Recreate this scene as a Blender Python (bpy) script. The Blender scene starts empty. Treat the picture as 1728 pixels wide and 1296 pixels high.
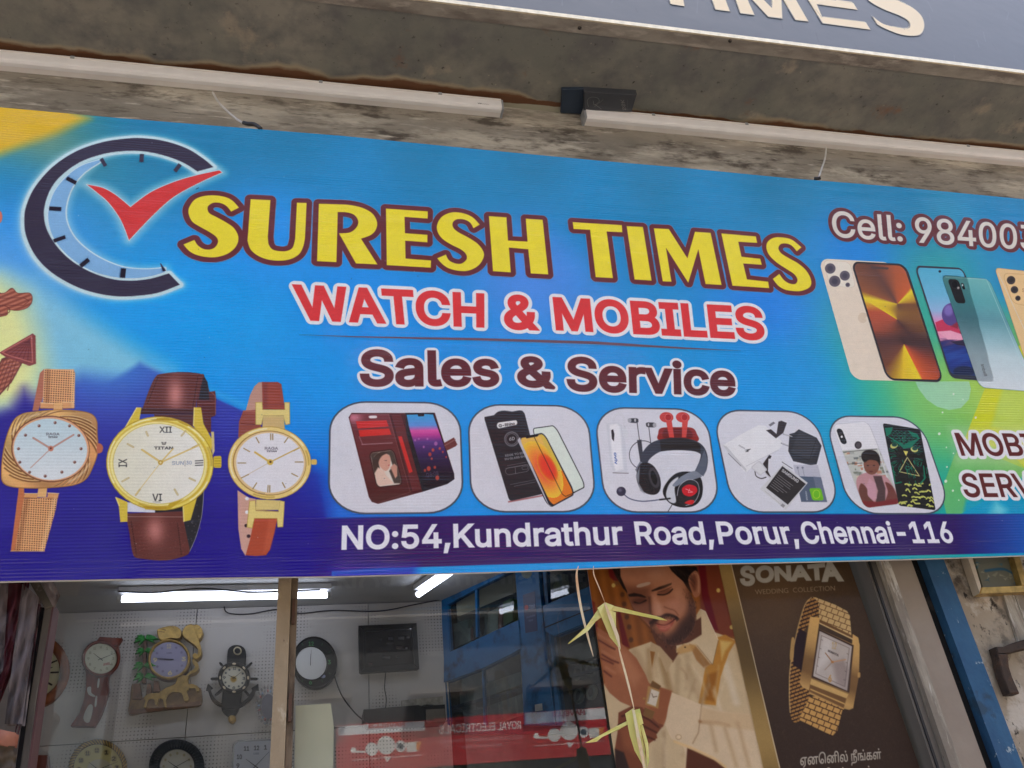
import bpy, bmesh, math, random
import numpy as np
from mathutils import Vector, Matrix
random.seed(7); np.random.seed(7)
scene = bpy.context.scene
COL = scene.collection
rad = math.radians

# ------------------------------------------------------------------ camera, sky, sun, exposure
EYE = Vector((0.0, 0.0, 1.6))
PITCH, YAW, ROLL, FOC = 0.55820550, -0.26177267, 0.11636828, 1452.76
def _rot():
    cp, sp = math.cos(PITCH), math.sin(PITCH); cy, sy = math.cos(YAW), math.sin(YAW); cr, sr = math.cos(ROLL), math.sin(ROLL)
    Rz = np.array([[cy, -sy, 0], [sy, cy, 0], [0, 0, 1]]); Rx = np.array([[1, 0, 0], [0, cp, -sp], [0, sp, cp]])
    Ry = np.array([[cr, 0, sr], [0, 1, 0], [-sr, 0, cr]])
    return Rz @ Rx @ Ry
RM = _rot()
cam = bpy.data.objects.new('camera', bpy.data.cameras.new('camera'))
COL.objects.link(cam); scene.camera = cam
right, fwd, up = RM[:, 0], RM[:, 1], RM[:, 2]
cam.matrix_world = Matrix(((right[0], up[0], -fwd[0], EYE.x), (right[1], up[1], -fwd[1], EYE.y), (right[2], up[2], -fwd[2], EYE.z), (0, 0, 0, 1)))
cam.data.sensor_width = 36.0
cam.data.lens = FOC / 1728 * 36
cam.data.clip_start = 0.05; cam.data.clip_end = 2000

SUN_EL, SUN_AZ = rad(64), rad(28)      # the sun stands behind the shop: the front is in shade, the street beyond is lit
world = bpy.data.worlds.new('World'); scene.world = world; world.use_nodes = True
wn = world.node_tree.nodes; wl = world.node_tree.links; wn.clear()
sky = wn.new('ShaderNodeTexSky'); sky.sky_type = 'NISHITA'; sky.sun_disc = False
sky.sun_elevation = SUN_EL; sky.sun_rotation = SUN_AZ; sky.dust_density = 6.0; sky.air_density = 0.8; sky.ozone_density = 1.0
bg = wn.new('ShaderNodeBackground'); bg.inputs['Strength'].default_value = 0.15
wo = wn.new('ShaderNodeOutputWorld')
wl.new(sky.outputs[0], bg.inputs[0]); wl.new(bg.outputs[0], wo.inputs[0])
sund = bpy.data.lights.new('sun', 'SUN'); sund.energy = 4.0; sund.angle = rad(0.5); sund.color = (1.0, 0.94, 0.86)
sun = bpy.data.objects.new('sun', sund); COL.objects.link(sun)
# sky rotation measured clockwise from +Y
sdir = Vector((math.sin(SUN_AZ) * math.cos(SUN_EL), math.cos(SUN_AZ) * math.cos(SUN_EL), math.sin(SUN_EL)))
sun.rotation_euler = sdir.to_track_quat('Z', 'Y').to_euler(); sun.location = (3, 3, 14)
scene.view_settings.view_transform = 'Standard'; scene.view_settings.look = 'None'
scene.view_settings.gamma = 1; scene.view_settings.use_curve_mapping = False
scene.view_settings.exposure = 2.1
scene.cycles.max_bounces = 8; scene.cycles.transparent_max_bounces = 12
scene.cycles.use_denoising = True
scene.cycles.sample_clamp_indirect = 6.0

# ------------------------------------------------------------------ geometry helpers
def ray(x, y):
    d = RM @ np.array([(x - 864) / FOC, 1.0, (648 - y) / FOC]); return Vector(d / np.linalg.norm(d))
class Plane:
    """a real plane in the place: origin, two unit axes, normal towards the street"""
    def __init__(s, o, u, v):
        s.o = Vector(o); s.u = Vector(u).normalized(); s.v = Vector(v).normalized(); s.n = -(s.u.cross(s.v)).normalized() * -1
        if s.n.dot(EYE - s.o) < 0: s.n = -s.n
    def hit(s, x, y, off=0.0):
        d = ray(x, y); o = s.o + s.n * off
        t = (o - EYE).dot(s.n) / d.dot(s.n); return EYE + d * t
    def uv(s, p): q = p - s.o; return q.dot(s.u), q.dot(s.v)
    def at(s, a, b, off=0.0): return s.o + s.u * a + s.v * b + s.n * off
    def M(s):
        """homography photo px -> (u,v)"""
        src = [(100, 100), (1600, 120), (1580, 1250), (90, 1200)]
        return homog(src, [s.uv(s.hit(*p)) for p in src])
def homog(src, dst):
    A = []; b = []
    for (x, y), (u, v) in zip(src, dst):
        A.append([x, y, 1, 0, 0, 0, -u * x, -u * y]); b.append(u)
        A.append([0, 0, 0, x, y, 1, -v * x, -v * y]); b.append(v)
    h = np.linalg.solve(np.array(A, float), np.array(b, float)); return np.append(h, 1).reshape(3, 3)
def hmap(H, P):
    P = np.asarray(P, float).reshape(-1, 2); q = np.c_[P, np.ones(len(P))] @ H.T; return q[:, :2] / q[:, 2:3]
def Z(x0, y0, s):
    return lambda P: [(x0 + x / s, y0 + y / s) for x, y in P]

class MB:
    def __init__(s): s.v = []; s.f = []; s.uv = None
    def add(s, vs, fs):
        k = len(s.v); s.v += [tuple(v) for v in vs]; s.f += [tuple(i + k for i in f) for f in fs]; return s
    def box(s, a, b):
        x0, y0, z0 = a; x1, y1, z1 = b
        return s.add([(x0, y0, z0), (x1, y0, z0), (x1, y1, z0), (x0, y1, z0), (x0, y0, z1), (x1, y0, z1), (x1, y1, z1), (x0, y1, z1)],
                     [(0, 3, 2, 1), (4, 5, 6, 7), (0, 1, 5, 4), (1, 2, 6, 5), (2, 3, 7, 6), (3, 0, 4, 7)])
    def obox(s, o, ex, ey, ez):
        o = Vector(o); ex = Vector(ex); ey = Vector(ey); ez = Vector(ez)
        P = [o, o + ex, o + ex + ey, o + ey]; P += [p + ez for p in P]
        return s.add(P, [(0, 3, 2, 1), (4, 5, 6, 7), (0, 1, 5, 4), (1, 2, 6, 5), (2, 3, 7, 6), (3, 0, 4, 7)])
    def prism(s, pts, d, bevel=0.0):
        """polygon pts (3D) pushed by vector d (away from the viewer); bevel shrinks the front a little"""
        n = len(pts); pts = [Vector(p) for p in pts]; d = Vector(d)
        if bevel:
            c = sum(pts, Vector()) / n
            fr = [p + (c - p).normalized() * bevel for p in pts]; mid = [p + d.normalized() * bevel for p in pts]
            bk = [p + d for p in pts]
            return s.add(fr + mid + bk, [tuple(range(n))] + [(i, i + n, (i + 1) % n + n, (i + 1) % n) for i in range(n)] +
                         [(i + n, i + 2 * n, (i + 1) % n + 2 * n, (i + 1) % n + n) for i in range(n)] + [tuple(range(3 * n - 1, 2 * n - 1, -1))])
        return s.add(pts + [p + d for p in pts], [tuple(range(n)), tuple(range(2 * n - 1, n - 1, -1))] + [(i, i + n, (i + 1) % n + n, (i + 1) % n) for i in range(n)])
    def tube(s, path, r, k=8, taper=None):
        path = [Vector(p) for p in path]; rings = []
        for i, p in enumerate(path):
            t = (path[min(i + 1, len(path) - 1)] - path[max(i - 1, 0)]).normalized()
            a = t.orthogonal().normalized() if i == 0 else (ref - t * ref.dot(t)).normalized()
            ref = a; b = t.cross(a); rr = r * (taper[i] if taper else 1)
            rings.append([p + (a * math.cos(6.28318 * j / k) + b * math.sin(6.28318 * j / k)) * rr for j in range(k)])
        vs = [v for R in rings for v in R]; m = len(path)
        fs = [(i * k + j, i * k + (j + 1) % k, (i + 1) * k + (j + 1) % k, (i + 1) * k + j) for i in range(m - 1) for j in range(k)]
        fs += [tuple(range(k - 1, -1, -1)), tuple(range((m - 1) * k, m * k))]
        return s.add(vs, fs)
    def ring(s, pl, outer, inner, h, lift=0.0):
        """annulus between two closed loops of plane coordinates (same count) with a domed profile of height h"""
        n = len(outer); V = []
        for t, hh in ((0, 0), (.15, .7), (.4, 1), (.7, .9), (.95, .45), (1, 0)):
            for (a, b), (c, d) in zip(outer, inner): V.append(pl.at(a + (c - a) * t, b + (d - b) * t, lift + h * hh))
        return s.add(V, [(r * n + i, r * n + (i + 1) % n, (r + 1) * n + (i + 1) % n, (r + 1) * n + i) for r in range(5) for i in range(n)])
    def build(s, name, mat, parent=None, smooth=False, uvs=None):
        me = bpy.data.meshes.new(name); me.from_pydata(s.v, [], s.f)
        if uvs is not None:
            ul = me.uv_layers.new(name='UVMap'); ul.data.foreach_set('uv', np.asarray(uvs, dtype=np.float32).ravel())
        if mat: me.materials.append(mat)
        if smooth: me.polygons.foreach_set('use_smooth', [True] * len(me.polygons))
        me.update()
        if uvs is None and len(s.f) < 4000:
            bm = bmesh.new(); bm.from_mesh(me); bmesh.ops.recalc_face_normals(bm, faces=bm.faces); bm.to_mesh(me); bm.free()
        o = bpy.data.objects.new(name, me); COL.objects.link(o)
        if parent: o.parent = parent; o.matrix_parent_inverse = parent_inv(parent)
        return o
def parent_inv(p):
    M = Matrix.Translation(p.location)
    q = p
    while q.parent: q = q.parent; M = M @ Matrix.Identity(4)
    return M.inverted() if not p.parent else Matrix.Identity(4)
def thing(name, loc, label, cat, group=None):
    o = bpy.data.objects.new(name, None); COL.objects.link(o); o.location = loc; o.empty_display_size = 0.05
    o['label'] = label; o['category'] = cat
    if group: o['group'] = group
    return o
def tag(o, label, cat, group=None):
    o['label'] = label; o['category'] = cat
    if group: o['group'] = group
    return o
def struct(o): o['kind'] = 'structure'; return o
def stuff(o): o['kind'] = 'stuff'; return o
def lab(o, t): o['label'] = t; return o

# ------------------------------------------------------------------ materials
def s2l(c):
    c = np.asarray(c, float); return np.where(c <= 0.04045, c / 12.92, ((c + 0.055) / 1.055) ** 2.4)
def l2s(c):
    c = np.clip(c, 0, 1); return np.where(c <= 0.0031308, c * 12.92, 1.055 * c ** (1 / 2.4) - 0.055)
def rgb(r, g, b): return tuple(float(x) for x in s2l(np.array([r, g, b]) / 255.0))
def mat(name, col, rough=0.6, metal=0.0, spec=0.5, var=0.12, scale=14.0, bump=0.0, bscale=60.0, emit=None, estr=0.0, coat=0.0, stretch=None):
    m = bpy.data.materials.new(name); m.use_nodes = True; N = m.node_tree.nodes; L = m.node_tree.links
    p = N['Principled BSDF']; p.inputs['Roughness'].default_value = rough; p.inputs['Metallic'].default_value = metal
    p.inputs['Specular IOR Level'].default_value = spec; p.inputs['Coat Weight'].default_value = coat
    tc = N.new('ShaderNodeTexCoord'); nz = N.new('ShaderNodeTexNoise'); nz.inputs['Scale'].default_value = scale; nz.inputs['Detail'].default_value = 6
    src = tc.outputs['Object']
    if stretch:
        mp = N.new('ShaderNodeMapping'); mp.inputs['Scale'].default_value = stretch; L.new(src, mp.inputs[0]); src = mp.outputs[0]
    L.new(src, nz.inputs['Vector'])
    cr = N.new('ShaderNodeValToRGB'); cr.color_ramp.elements[0].position = 0.3; cr.color_ramp.elements[1].position = 0.7
    a = [max(0, c * (1 - var)) for c in col[:3]]; b = [min(1, c * (1 + var)) for c in col[:3]]
    cr.color_ramp.elements[0].color = (*a, 1); cr.color_ramp.elements[1].color = (*b, 1)
    L.new(nz.outputs['Fac'], cr.inputs[0]); L.new(cr.outputs[0], p.inputs['Base Color'])
    if bump:
        n2 = N.new('ShaderNodeTexNoise'); n2.inputs['Scale'].default_value = bscale; n2.inputs['Detail'].default_value = 5; L.new(src, n2.inputs['Vector'])
        bp = N.new('ShaderNodeBump'); bp.inputs['Strength'].default_value = bump; bp.inputs['Distance'].default_value = 0.004
        L.new(n2.outputs['Fac'], bp.inputs['Height']); L.new(bp.outputs[0], p.inputs['Normal'])
    if emit:
        p.inputs['Emission Color'].default_value = (*emit, 1); p.inputs['Emission Strength'].default_value = estr
    return m
def worn(name, base, layers, rough=0.8, bump=0.3, bscale=40, stretch=(1, 1, 1), metal=0.0):
    """base colour with layers (colour, noise scale, threshold, softness, offset[, stretch]) of stains laid over it"""
    m = bpy.data.materials.new(name); m.use_nodes = True; N = m.node_tree.nodes; L = m.node_tree.links
    p = N['Principled BSDF']; p.inputs['Roughness'].default_value = rough; p.inputs['Metallic'].default_value = metal; p.inputs['Specular IOR Level'].default_value = 0.3
    tc = N.new('ShaderNodeTexCoord'); col = None; hsum = None
    for i, ly in enumerate(layers):
        c, sc, th, so, off = ly[:5]; st = ly[5] if len(ly) > 5 else stretch
        mp = N.new('ShaderNodeMapping'); mp.inputs['Location'].default_value = (off, off * 1.7, off * .6); mp.inputs['Scale'].default_value = st
        L.new(tc.outputs['Object'], mp.inputs[0])
        nz = N.new('ShaderNodeTexNoise'); nz.inputs['Scale'].default_value = sc; nz.inputs['Detail'].default_value = 9; nz.inputs['Roughness'].default_value = 0.62
        L.new(mp.outputs[0], nz.inputs['Vector'])
        mr = N.new('ShaderNodeMapRange'); mr.inputs['From Min'].default_value = th - so; mr.inputs['From Max'].default_value = th + so
        L.new(nz.outputs['Fac'], mr.inputs['Value'])
        mx = N.new('ShaderNodeMix'); mx.data_type = 'RGBA'; L.new(mr.outputs[0], mx.inputs['Factor'])
        if col is None: mx.inputs['A'].default_value = (*base, 1)
        else: L.new(col, mx.inputs['A'])
        mx.inputs['B'].default_value = (*c, 1); col = mx.outputs['Result']
        if i == 0: hsum = mr.outputs[0]
    L.new(col, p.inputs['Base Color'])
    nz = N.new('ShaderNodeTexNoise'); nz.inputs['Scale'].default_value = bscale; nz.inputs['Detail'].default_value = 8
    mp = N.new('ShaderNodeMapping'); mp.inputs['Scale'].default_value = stretch; L.new(tc.outputs['Object'], mp.inputs[0]); L.new(mp.outputs[0], nz.inputs['Vector'])
    ad = N.new('ShaderNodeMath'); ad.operation = 'MULTIPLY_ADD'; L.new(hsum, ad.inputs[0]); ad.inputs[1].default_value = 0.5; L.new(nz.outputs['Fac'], ad.inputs[2])
    bp = N.new('ShaderNodeBump'); bp.inputs['Strength'].default_value = bump; bp.inputs['Distance'].default_value = 0.006
    L.new(ad.outputs[0], bp.inputs['Height']); L.new(bp.outputs[0], p.inputs['Normal'])
    return m
def glass_mat(name, tint=(0.93, 0.96, 0.95), dust=0.0, ior=1.66):
    m = bpy.data.materials.new(name); m.use_nodes = True; N = m.node_tree.nodes; L = m.node_tree.links; N.clear()
    t = N.new('ShaderNodeBsdfTransparent'); t.inputs[0].default_value = (*tint, 1)
    g = N.new('ShaderNodeBsdfGlossy'); g.inputs['Roughness'].default_value = 0.0; g.inputs['Color'].default_value = (1, 1, 1, 1)
    fr = N.new('ShaderNodeFresnel'); fr.inputs['IOR'].default_value = ior
    mx = N.new('ShaderNodeMixShader'); out = N.new('ShaderNodeOutputMaterial')
    front_only(N, L, fr.outputs[0], mx.inputs[0]); L.new(t.outputs[0], mx.inputs[1]); L.new(g.outputs[0], mx.inputs[2])
    L.new(mx.outputs[0], out.inputs[0]); return m
def front_only(N, L, fac, to):
    """the far face of a thin pane adds no second mirror"""
    ge = N.new('ShaderNodeNewGeometry'); a = N.new('ShaderNodeMath'); a.operation = 'SUBTRACT'; a.inputs[0].default_value = 1; L.new(ge.outputs['Backfacing'], a.inputs[1])
    b = N.new('ShaderNodeMath'); b.operation = 'MULTIPLY'; L.new(fac, b.inputs[0]); L.new(a.outputs[0], b.inputs[1]); L.new(b.outputs[0], to)

# ------------------------------------------------------------------ outlines
def cr(pts, n=6, closed=False):
    """Catmull-Rom through pts"""
    P = [np.array(p, float) for p in pts]; out = []
    N_ = len(P); rng = range(N_) if closed else range(N_ - 1)
    for i in rng:
        p0 = P[(i - 1) % N_] if closed or i > 0 else P[i]; p1 = P[i]; p2 = P[(i + 1) % N_]; p3 = P[(i + 2) % N_] if closed or i + 2 < N_ else p2
        for j in range(n):
            t = j / n
            out.append(tuple(0.5 * ((2 * p1) + (-p0 + p2) * t + (2 * p0 - 5 * p1 + 4 * p2 - p3) * t * t + (-p0 + 3 * p1 - 3 * p2 + p3) * t ** 3)))
    if not closed: out.append(tuple(P[-1]))
    return out
def path(items, n=6):
    """tuples are corners, lists are smooth runs"""
    out = []
    for it in items:
        if isinstance(it, list): out += cr(it, n)
        else: out.append(it)
    return out
def ell(cx, cy, rx, ry, rot=0.0, n=40, a0=0.0, a1=360.0):
    c, s = math.cos(rad(rot)), math.sin(rad(rot)); out = []
    full = abs(a1 - a0) >= 360
    for i in range(n if full else n + 1):
        a = rad(a0 + (a1 - a0) * i / n); x, y = rx * math.cos(a), ry * math.sin(a); out.append((cx + x * c - y * s, cy + x * s + y * c))
    return out
def rquad(q, r=0.2, ry=None, n=7):
    """rounded rectangle fitted into the four photographed corners TL,TR,BR,BL"""
    ry = r if ry is None else ry; H = homog([(0, 0), (1, 0), (1, 1), (0, 1)], q); P = []
    for cx, cy, a in ((1 - r, ry, -90), (1 - r, 1 - ry, 0), (r, 1 - ry, 90), (r, ry, 180)):
        for i in range(n + 1):
            t = rad(a + 90 * i / n); P.append((cx + r * math.cos(t), cy + ry * math.sin(t)))
    return [tuple(p) for p in hmap(H, P)]
def quadmap(q, P):
    H = homog([(0, 0), (1, 0), (1, 1), (0, 1)], q); return [tuple(p) for p in hmap(H, P)]

_gc = {}
try: FACE = bpy.data.fonts.load(bpy.utils.system_resource('DATAFILES', path='fonts') + '/Inter.woff2')   # the interface face that ships inside Blender
except Exception: FACE = None
def glyphs(txt, space=1.0, res=4, face=True):
    """directed outline segments (ink on the left) of a line of text; units of cap height, x from the first ink"""
    key = (txt, space, face)
    if key in _gc: return _gc[key]
    def run(t):
        c = bpy.data.curves.new('t', 'FONT'); c.body = t; c.resolution_u = res; c.space_character = space
        if FACE and face: c.font = FACE
        o = bpy.data.objects.new('t', c); COL.objects.link(o)
        dg = bpy.context.evaluated_depsgraph_get(); cc = o.evaluated_get(dg).to_curve(dg); out = []; area = 0
        for sp in cc.splines:
            bp = sp.bezier_points; P = []; m = len(bp)
            for i in range(m):
                p, q = bp[i], bp[(i + 1) % m]; p0, p1, p2, p3 = [np.array(v[:2]) for v in (p.co, p.handle_right, q.handle_left, q.co)]
                ch = p3 - p0; L = np.linalg.norm(ch)
                if L < 1e-6 and np.linalg.norm(p1 - p0) < 1e-6: continue
                dv = max(abs(ch[0] * (h - p0)[1] - ch[1] * (h - p0)[0]) for h in (p1, p2)) / max(L, 1e-6); k = 1 if dv < .002 else res
                for j in range(k):
                    u = j / k; P.append(p0 * (1 - u) ** 3 + 3 * p1 * u * (1 - u) ** 2 + 3 * p2 * u * u * (1 - u) + p3 * u ** 3)
            P = np.array(P)
            if len(P) < 3: continue
            Q = np.roll(P, -1, 0); area += (P[:, 0] * Q[:, 1] - Q[:, 0] * P[:, 1]).sum(); out.append(np.c_[P, Q])
        S = np.concatenate(out)
        if area < 0: S = S[:, [2, 3, 0, 1]]
        bpy.data.objects.remove(o); bpy.data.curves.remove(c); return S
    ck = ('cap', face)
    if ck not in _gc: h = run('H'); _gc[ck] = float(h[:, [1, 3]].max())
    S = run(txt); S[:, [0, 2]] -= min(S[:, 0].min(), S[:, 2].min()); S = S / _gc[ck]
    _gc[key] = (S, float(max(S[:, 0].max(), S[:, 2].max()))); return _gc[key]

# ------------------------------------------------------------------ printed sheets
def upsample(lo, W, H):
    h, w, _ = lo.shape; xi = np.linspace(0, w - 1.001, W); yi = np.linspace(0, h - 1.001, H); x0 = xi.astype(int); y0 = yi.astype(int)
    fx = (xi - x0)[None, :, None]; fy = (yi - y0)[:, None, None]; r0 = lo[y0]; r1 = lo[y0 + 1]
    a = r0[:, x0] * (1 - fx) + r0[:, x0 + 1] * fx; b = r1[:, x0] * (1 - fx) + r1[:, x0 + 1] * fx; return (a * (1 - fy) + b * fy).astype(np.float32)
class Canvas:
    def __init__(s, pl, u0, u1, v0, v1, ppm, base=(1, 1, 1)):
        s.pl = pl; s.u0, s.u1, s.v0, s.v1, s.ppm = u0, u1, v0, v1, ppm
        s.W = int((u1 - u0) * ppm); s.H = int((v1 - v0) * ppm)
        A = np.array([[ppm, 0, -u0 * ppm], [0, ppm, -v0 * ppm], [0, 0, 1]]); s.T = A @ pl.M(); s.Ti = np.linalg.inv(s.T)
        s.a = np.empty((s.H, s.W, 3), np.float32); s.a[:] = np.array(base, float) / 255; s.parts = {}; s.clip = None
        s.k = 1.35
    def scale_at(s, x, y):
        p = hmap(s.T, [(x, y), (x + 1, y), (x, y + 1)]); return math.sqrt(abs(np.cross(p[1] - p[0], p[2] - p[0])))
    def segs(s, polys):
        out = []
        for P in polys:
            q = hmap(s.T, P); out.append(np.c_[q, np.roll(q, -1, 0)])
        return np.concatenate(out)
    def cov(s, S, r=0.0, soft=0.7, fillin=True):
        """coverage of the region bounded by segments S (tex px), grown by r"""
        R = max(r, 0) + soft + 1.5
        x0 = max(0, int(S[:, [0, 2]].min() - R)); x1 = min(s.W, int(S[:, [0, 2]].max() + R) + 2)
        y0 = max(0, int(S[:, [1, 3]].min() - R)); y1 = min(s.H, int(S[:, [1, 3]].max() + R) + 2)
        if x1 <= x0 or y1 <= y0: return None
        d = np.full((y1 - y0, x1 - x0), (R if r >= 0 else R - r + 2) ** 2, np.float32); Rd = max(R, -r + soft + 2)
        flip = np.zeros((y1 - y0, x1 - x0 + 1), np.int32)
        for ax, ay, bx, by in S:
            a0 = max(x0, int(min(ax, bx) - Rd)); a1 = min(x1, int(max(ax, bx) + Rd) + 2); b0 = max(y0, int(min(ay, by) - Rd)); b1 = min(y1, int(max(ay, by) + Rd) + 2)
            if a1 > a0 and b1 > b0:
                X = np.arange(a0, a1, dtype=np.float32)[None, :] + .5 - ax; Y = np.arange(b0, b1, dtype=np.float32)[:, None] + .5 - ay
                dx, dy = bx - ax, by - ay; L2 = dx * dx + dy * dy + 1e-9
                t = np.clip((X * dx + Y * dy) / L2, 0, 1); D = (X - t * dx) ** 2 + (Y - t * dy) ** 2
                v = d[b0 - y0:b1 - y0, a0 - x0:a1 - x0]; np.minimum(v, D, out=v)
            if fillin and ay != by:
                lo, hi = min(ay, by), max(ay, by); r0 = max(y0, int(math.ceil(lo - .5))); r1 = min(y1 - 1, int(math.ceil(hi - .5)) - 1)
                if r1 >= r0:
                    rr = np.arange(r0, r1 + 1); xx = ax + (rr + .5 - ay) * (bx - ax) / (by - ay)
                    ix = np.clip(np.ceil(xx - .5).astype(int), x0, x1) - x0; np.add.at(flip, (rr - y0, ix), 1 if by > ay else -1)
        d = np.sqrt(d)
        if fillin:
            ins = np.cumsum(flip, 1)[:, :-1] != 0; d = np.where(ins, -d, d)
        t = np.clip((r + soft - d) / (2 * soft), 0, 1)
        if soft > 1.2: t = t * t * (3 - 2 * t)
        return x0, y0, x1, y1, t
    def photo(s, x0, y0, x1, y1):
        X, Y = np.meshgrid(np.arange(x0, x1) + .5, np.arange(y0, y1) + .5); q = hmap(s.Ti, np.c_[X.ravel(), Y.ravel()]); return q[:, 0].reshape(X.shape), q[:, 1].reshape(X.shape)
    def put(s, c, col, alpha=1.0, part=None):
        if c is None: return
        x0, y0, x1, y1, t = c
        if s.clip is not None: t = t * s.clip[y0:y1, x0:x1]
        if callable(col):
            px, py = s.photo(x0, y0, x1, y1); res = col(px, py)
            if isinstance(res, tuple): colr, am = res; t = t * am
            else: colr = res
        else: colr = np.array(col, np.float32) / 255
        A = (t * alpha)[..., None]; v = s.a[y0:y1, x0:x1]; v += (colr - v) * A
        if part is not None:
            if part not in s.parts: s.parts[part] = np.zeros((s.H, s.W), bool)
            s.parts[part][y0:y1, x0:x1] |= t > 0.3
    def fill(s, P, col, grow=0.0, soft=0.5, alpha=1.0, part=None):
        polys = P if isinstance(P[0][0], (tuple, list, np.ndarray)) and len(P[0]) > 2 or (isinstance(P[0], list)) else [P]
        s.put(s.cov(s.segs(polys), grow * s.k, max(0.6, soft * s.k)), col, alpha, part)
    def line(s, P, w, col, soft=0.5, alpha=1.0, closed=False, part=None):
        q = hmap(s.T, P); S = np.c_[q, np.roll(q, -1, 0)]
        if not closed: S = S[:-1]
        s.put(s.cov(S, w * s.k / 2, max(0.6, soft * s.k), fillin=False), col, alpha, part)
    def text(s, txt, q, col, bold=0.03, border=(), space=1.0, part=None, soft=0.5, alpha=1.0, face=True):
        """q: TL,TR,BR,BL of the line's inked cap-height box in the photograph; bold: extra weight in cap heights"""
        G, w = glyphs(txt, space, face=face); b = max(bold, 0)
        H = homog([(-b, 1 + b), (w + b, 1 + b), (w + b, -b), (-b, -b)], q); K = s.T @ H
        S = np.c_[hmap(K, G[:, :2]), hmap(K, G[:, 2:])]
        e = hmap(K, [(w / 2, 0), (w / 2, 1), (w / 2 + 1, 0)]); gr = bold * .5 * (np.linalg.norm(e[1] - e[0]) + np.linalg.norm(e[2] - e[0]))
        for bw, bc in border: s.put(s.cov(S, gr + bw * s.k, 0.7), bc, alpha, part)
        c = s.cov(S, gr, max(0.6, soft * s.k))
        if c is not None and gr > 1.2:
            x0, y0, x1, y1, t = c; nxt = {}
            for i, g in enumerate(G): nxt.setdefault((round(g[0], 4), round(g[1], 4)), []).append(i)
            for i, g in enumerate(G):
                for j in nxt.get((round(g[2], 4), round(g[3], 4)), []):
                    d1 = S[i, 2:] - S[i, :2]; d2 = S[j, 2:] - S[j, :2]; l1, l2 = np.linalg.norm(d1), np.linalg.norm(d2)
                    if l1 < 1e-6 or l2 < 1e-6: continue
                    d1 /= l1; d2 /= l2; cx = d1[0] * d2[1] - d1[1] * d2[0]; dt = d1 @ d2
                    if cx > .38 and dt > -.75:
                        n1 = np.array([d1[1], -d1[0]]); n2 = np.array([d2[1], -d2[0]]); B = S[i, 2:]; P = [B, B + n1 * gr, B + (n1 + n2) * gr / (1 + n1 @ n2), B + n2 * gr]
                        P = np.array(P); k2 = s.cov(np.c_[P, np.roll(P, -1, 0)], 0, 0.6)
                        if k2 is None: continue
                        a0, b0, a1, b1, t2 = k2; A0, B0, A1, B1 = max(a0, x0), max(b0, y0), min(a1, x1), min(b1, y1)
                        if A1 > A0 and B1 > B0: v = t[B0 - y0:B1 - y0, A0 - x0:A1 - x0]; np.maximum(v, t2[B0 - b0:B1 - b0, A0 - a0:A1 - a0], out=v)
            c = (x0, y0, x1, y1, t)
        s.put(c, col, alpha, part); return S
    def setclip(s, P, grow=0.0):
        if P is None: s.clip = None; return
        s.clip = None; c = s.cov(s.segs([P]), grow * s.k, 0.7); m = np.zeros((s.H, s.W), np.float32)
        if c: m[c[1]:c[3], c[0]:c[2]] = c[4]
        s.clip = m
    def soften(s, n=1, grain=0.0, mottle=0.0, seed=1):
        for _ in range(n):
            a = s.a; b = a.copy(); b[1:-1] = a[1:-1] * .5 + (a[2:] + a[:-2]) * .25; c = b.copy(); c[:, 1:-1] = b[:, 1:-1] * .5 + (b[:, 2:] + b[:, :-2]) * .25; s.a = c
        r = np.random.RandomState(seed)
        if mottle:
            for q in (9, 26):
                lo = r.normal(size=(s.H // q + 2, s.W // q + 2, 1)).astype(np.float32); s.a = s.a * (1 + upsample(lo, s.W, s.H) * mottle)
        if grain: s.a = s.a * (1 + r.normal(size=(s.H, s.W, 1)).astype(np.float32) * grain)
    def image(s, name, gain):
        g = l2s(s2l(np.clip(s.a, 0, 1)) * gain)
        im = bpy.data.images.new(name, s.W, s.H); px = np.ones((s.H, s.W, 4), np.float32); px[..., :3] = g
        im.pixels.foreach_set(px.ravel()); im.update(); im.pack(); return im
    def sheet(s, name, P, matr, parent, off=0.0, depth=0.0):
        """one polygon of the sheet (photo outline) with print coordinates"""
        uv = hmap(s.T, P) / np.array([s.W, s.H]); pts = [s.pl.at(s.u0 + a * s.W / s.ppm, s.v0 + b * s.H / s.ppm, off) for a, b in uv]
        b = MB(); n = len(pts)
        b.add(pts, [tuple(range(n))]); U = [tuple(x) for x in uv]
        if depth:
            b.add([p - s.pl.n * depth for p in pts], [tuple(range(n - 1, -1, -1))]); U += [tuple(x) for x in uv[::-1]]
            for i in range(n):
                j = (i + 1) % n; b.f.append((i, i + n, j + n, j)); U += [tuple(uv[i]), tuple(uv[i]), tuple(uv[j]), tuple(uv[j])]
        return b.build(name, matr, parent, uvs=U)
    def decal(s, name, key, matr, parent, off, cell=3, label=None):
        """the printed item named key as a film of its own, cut from the same print"""
        m = s.parts[key]; h, w = m.shape[0] // cell, m.shape[1] // cell
        g = m[:h * cell, :w * cell].reshape(h, cell, w, cell).any(axis=(1, 3)); b = MB(); U = []
        for j in range(h):
            row = g[j]
            if not row.any(): continue
            e = np.flatnonzero(np.diff(np.r_[0, row.astype(np.int8), 0]))
            for a, c in zip(e[::2], e[1::2]):
                X0, X1, Y0, Y1 = a * cell, c * cell, j * cell, (j + 1) * cell
                b.add([s.pl.at(s.u0 + x / s.ppm, s.v0 + y / s.ppm, off) for x, y in ((X0, Y0), (X1, Y0), (X1, Y1), (X0, Y1))], [(0, 1, 2, 3)])
                U += [(X0 / s.W, Y0 / s.H), (X1 / s.W, Y0 / s.H), (X1 / s.W, Y1 / s.H), (X0 / s.W, Y1 / s.H)]
        o = b.build(name, matr, parent, uvs=U)
        if label: o['label'] = label
        return o
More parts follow.
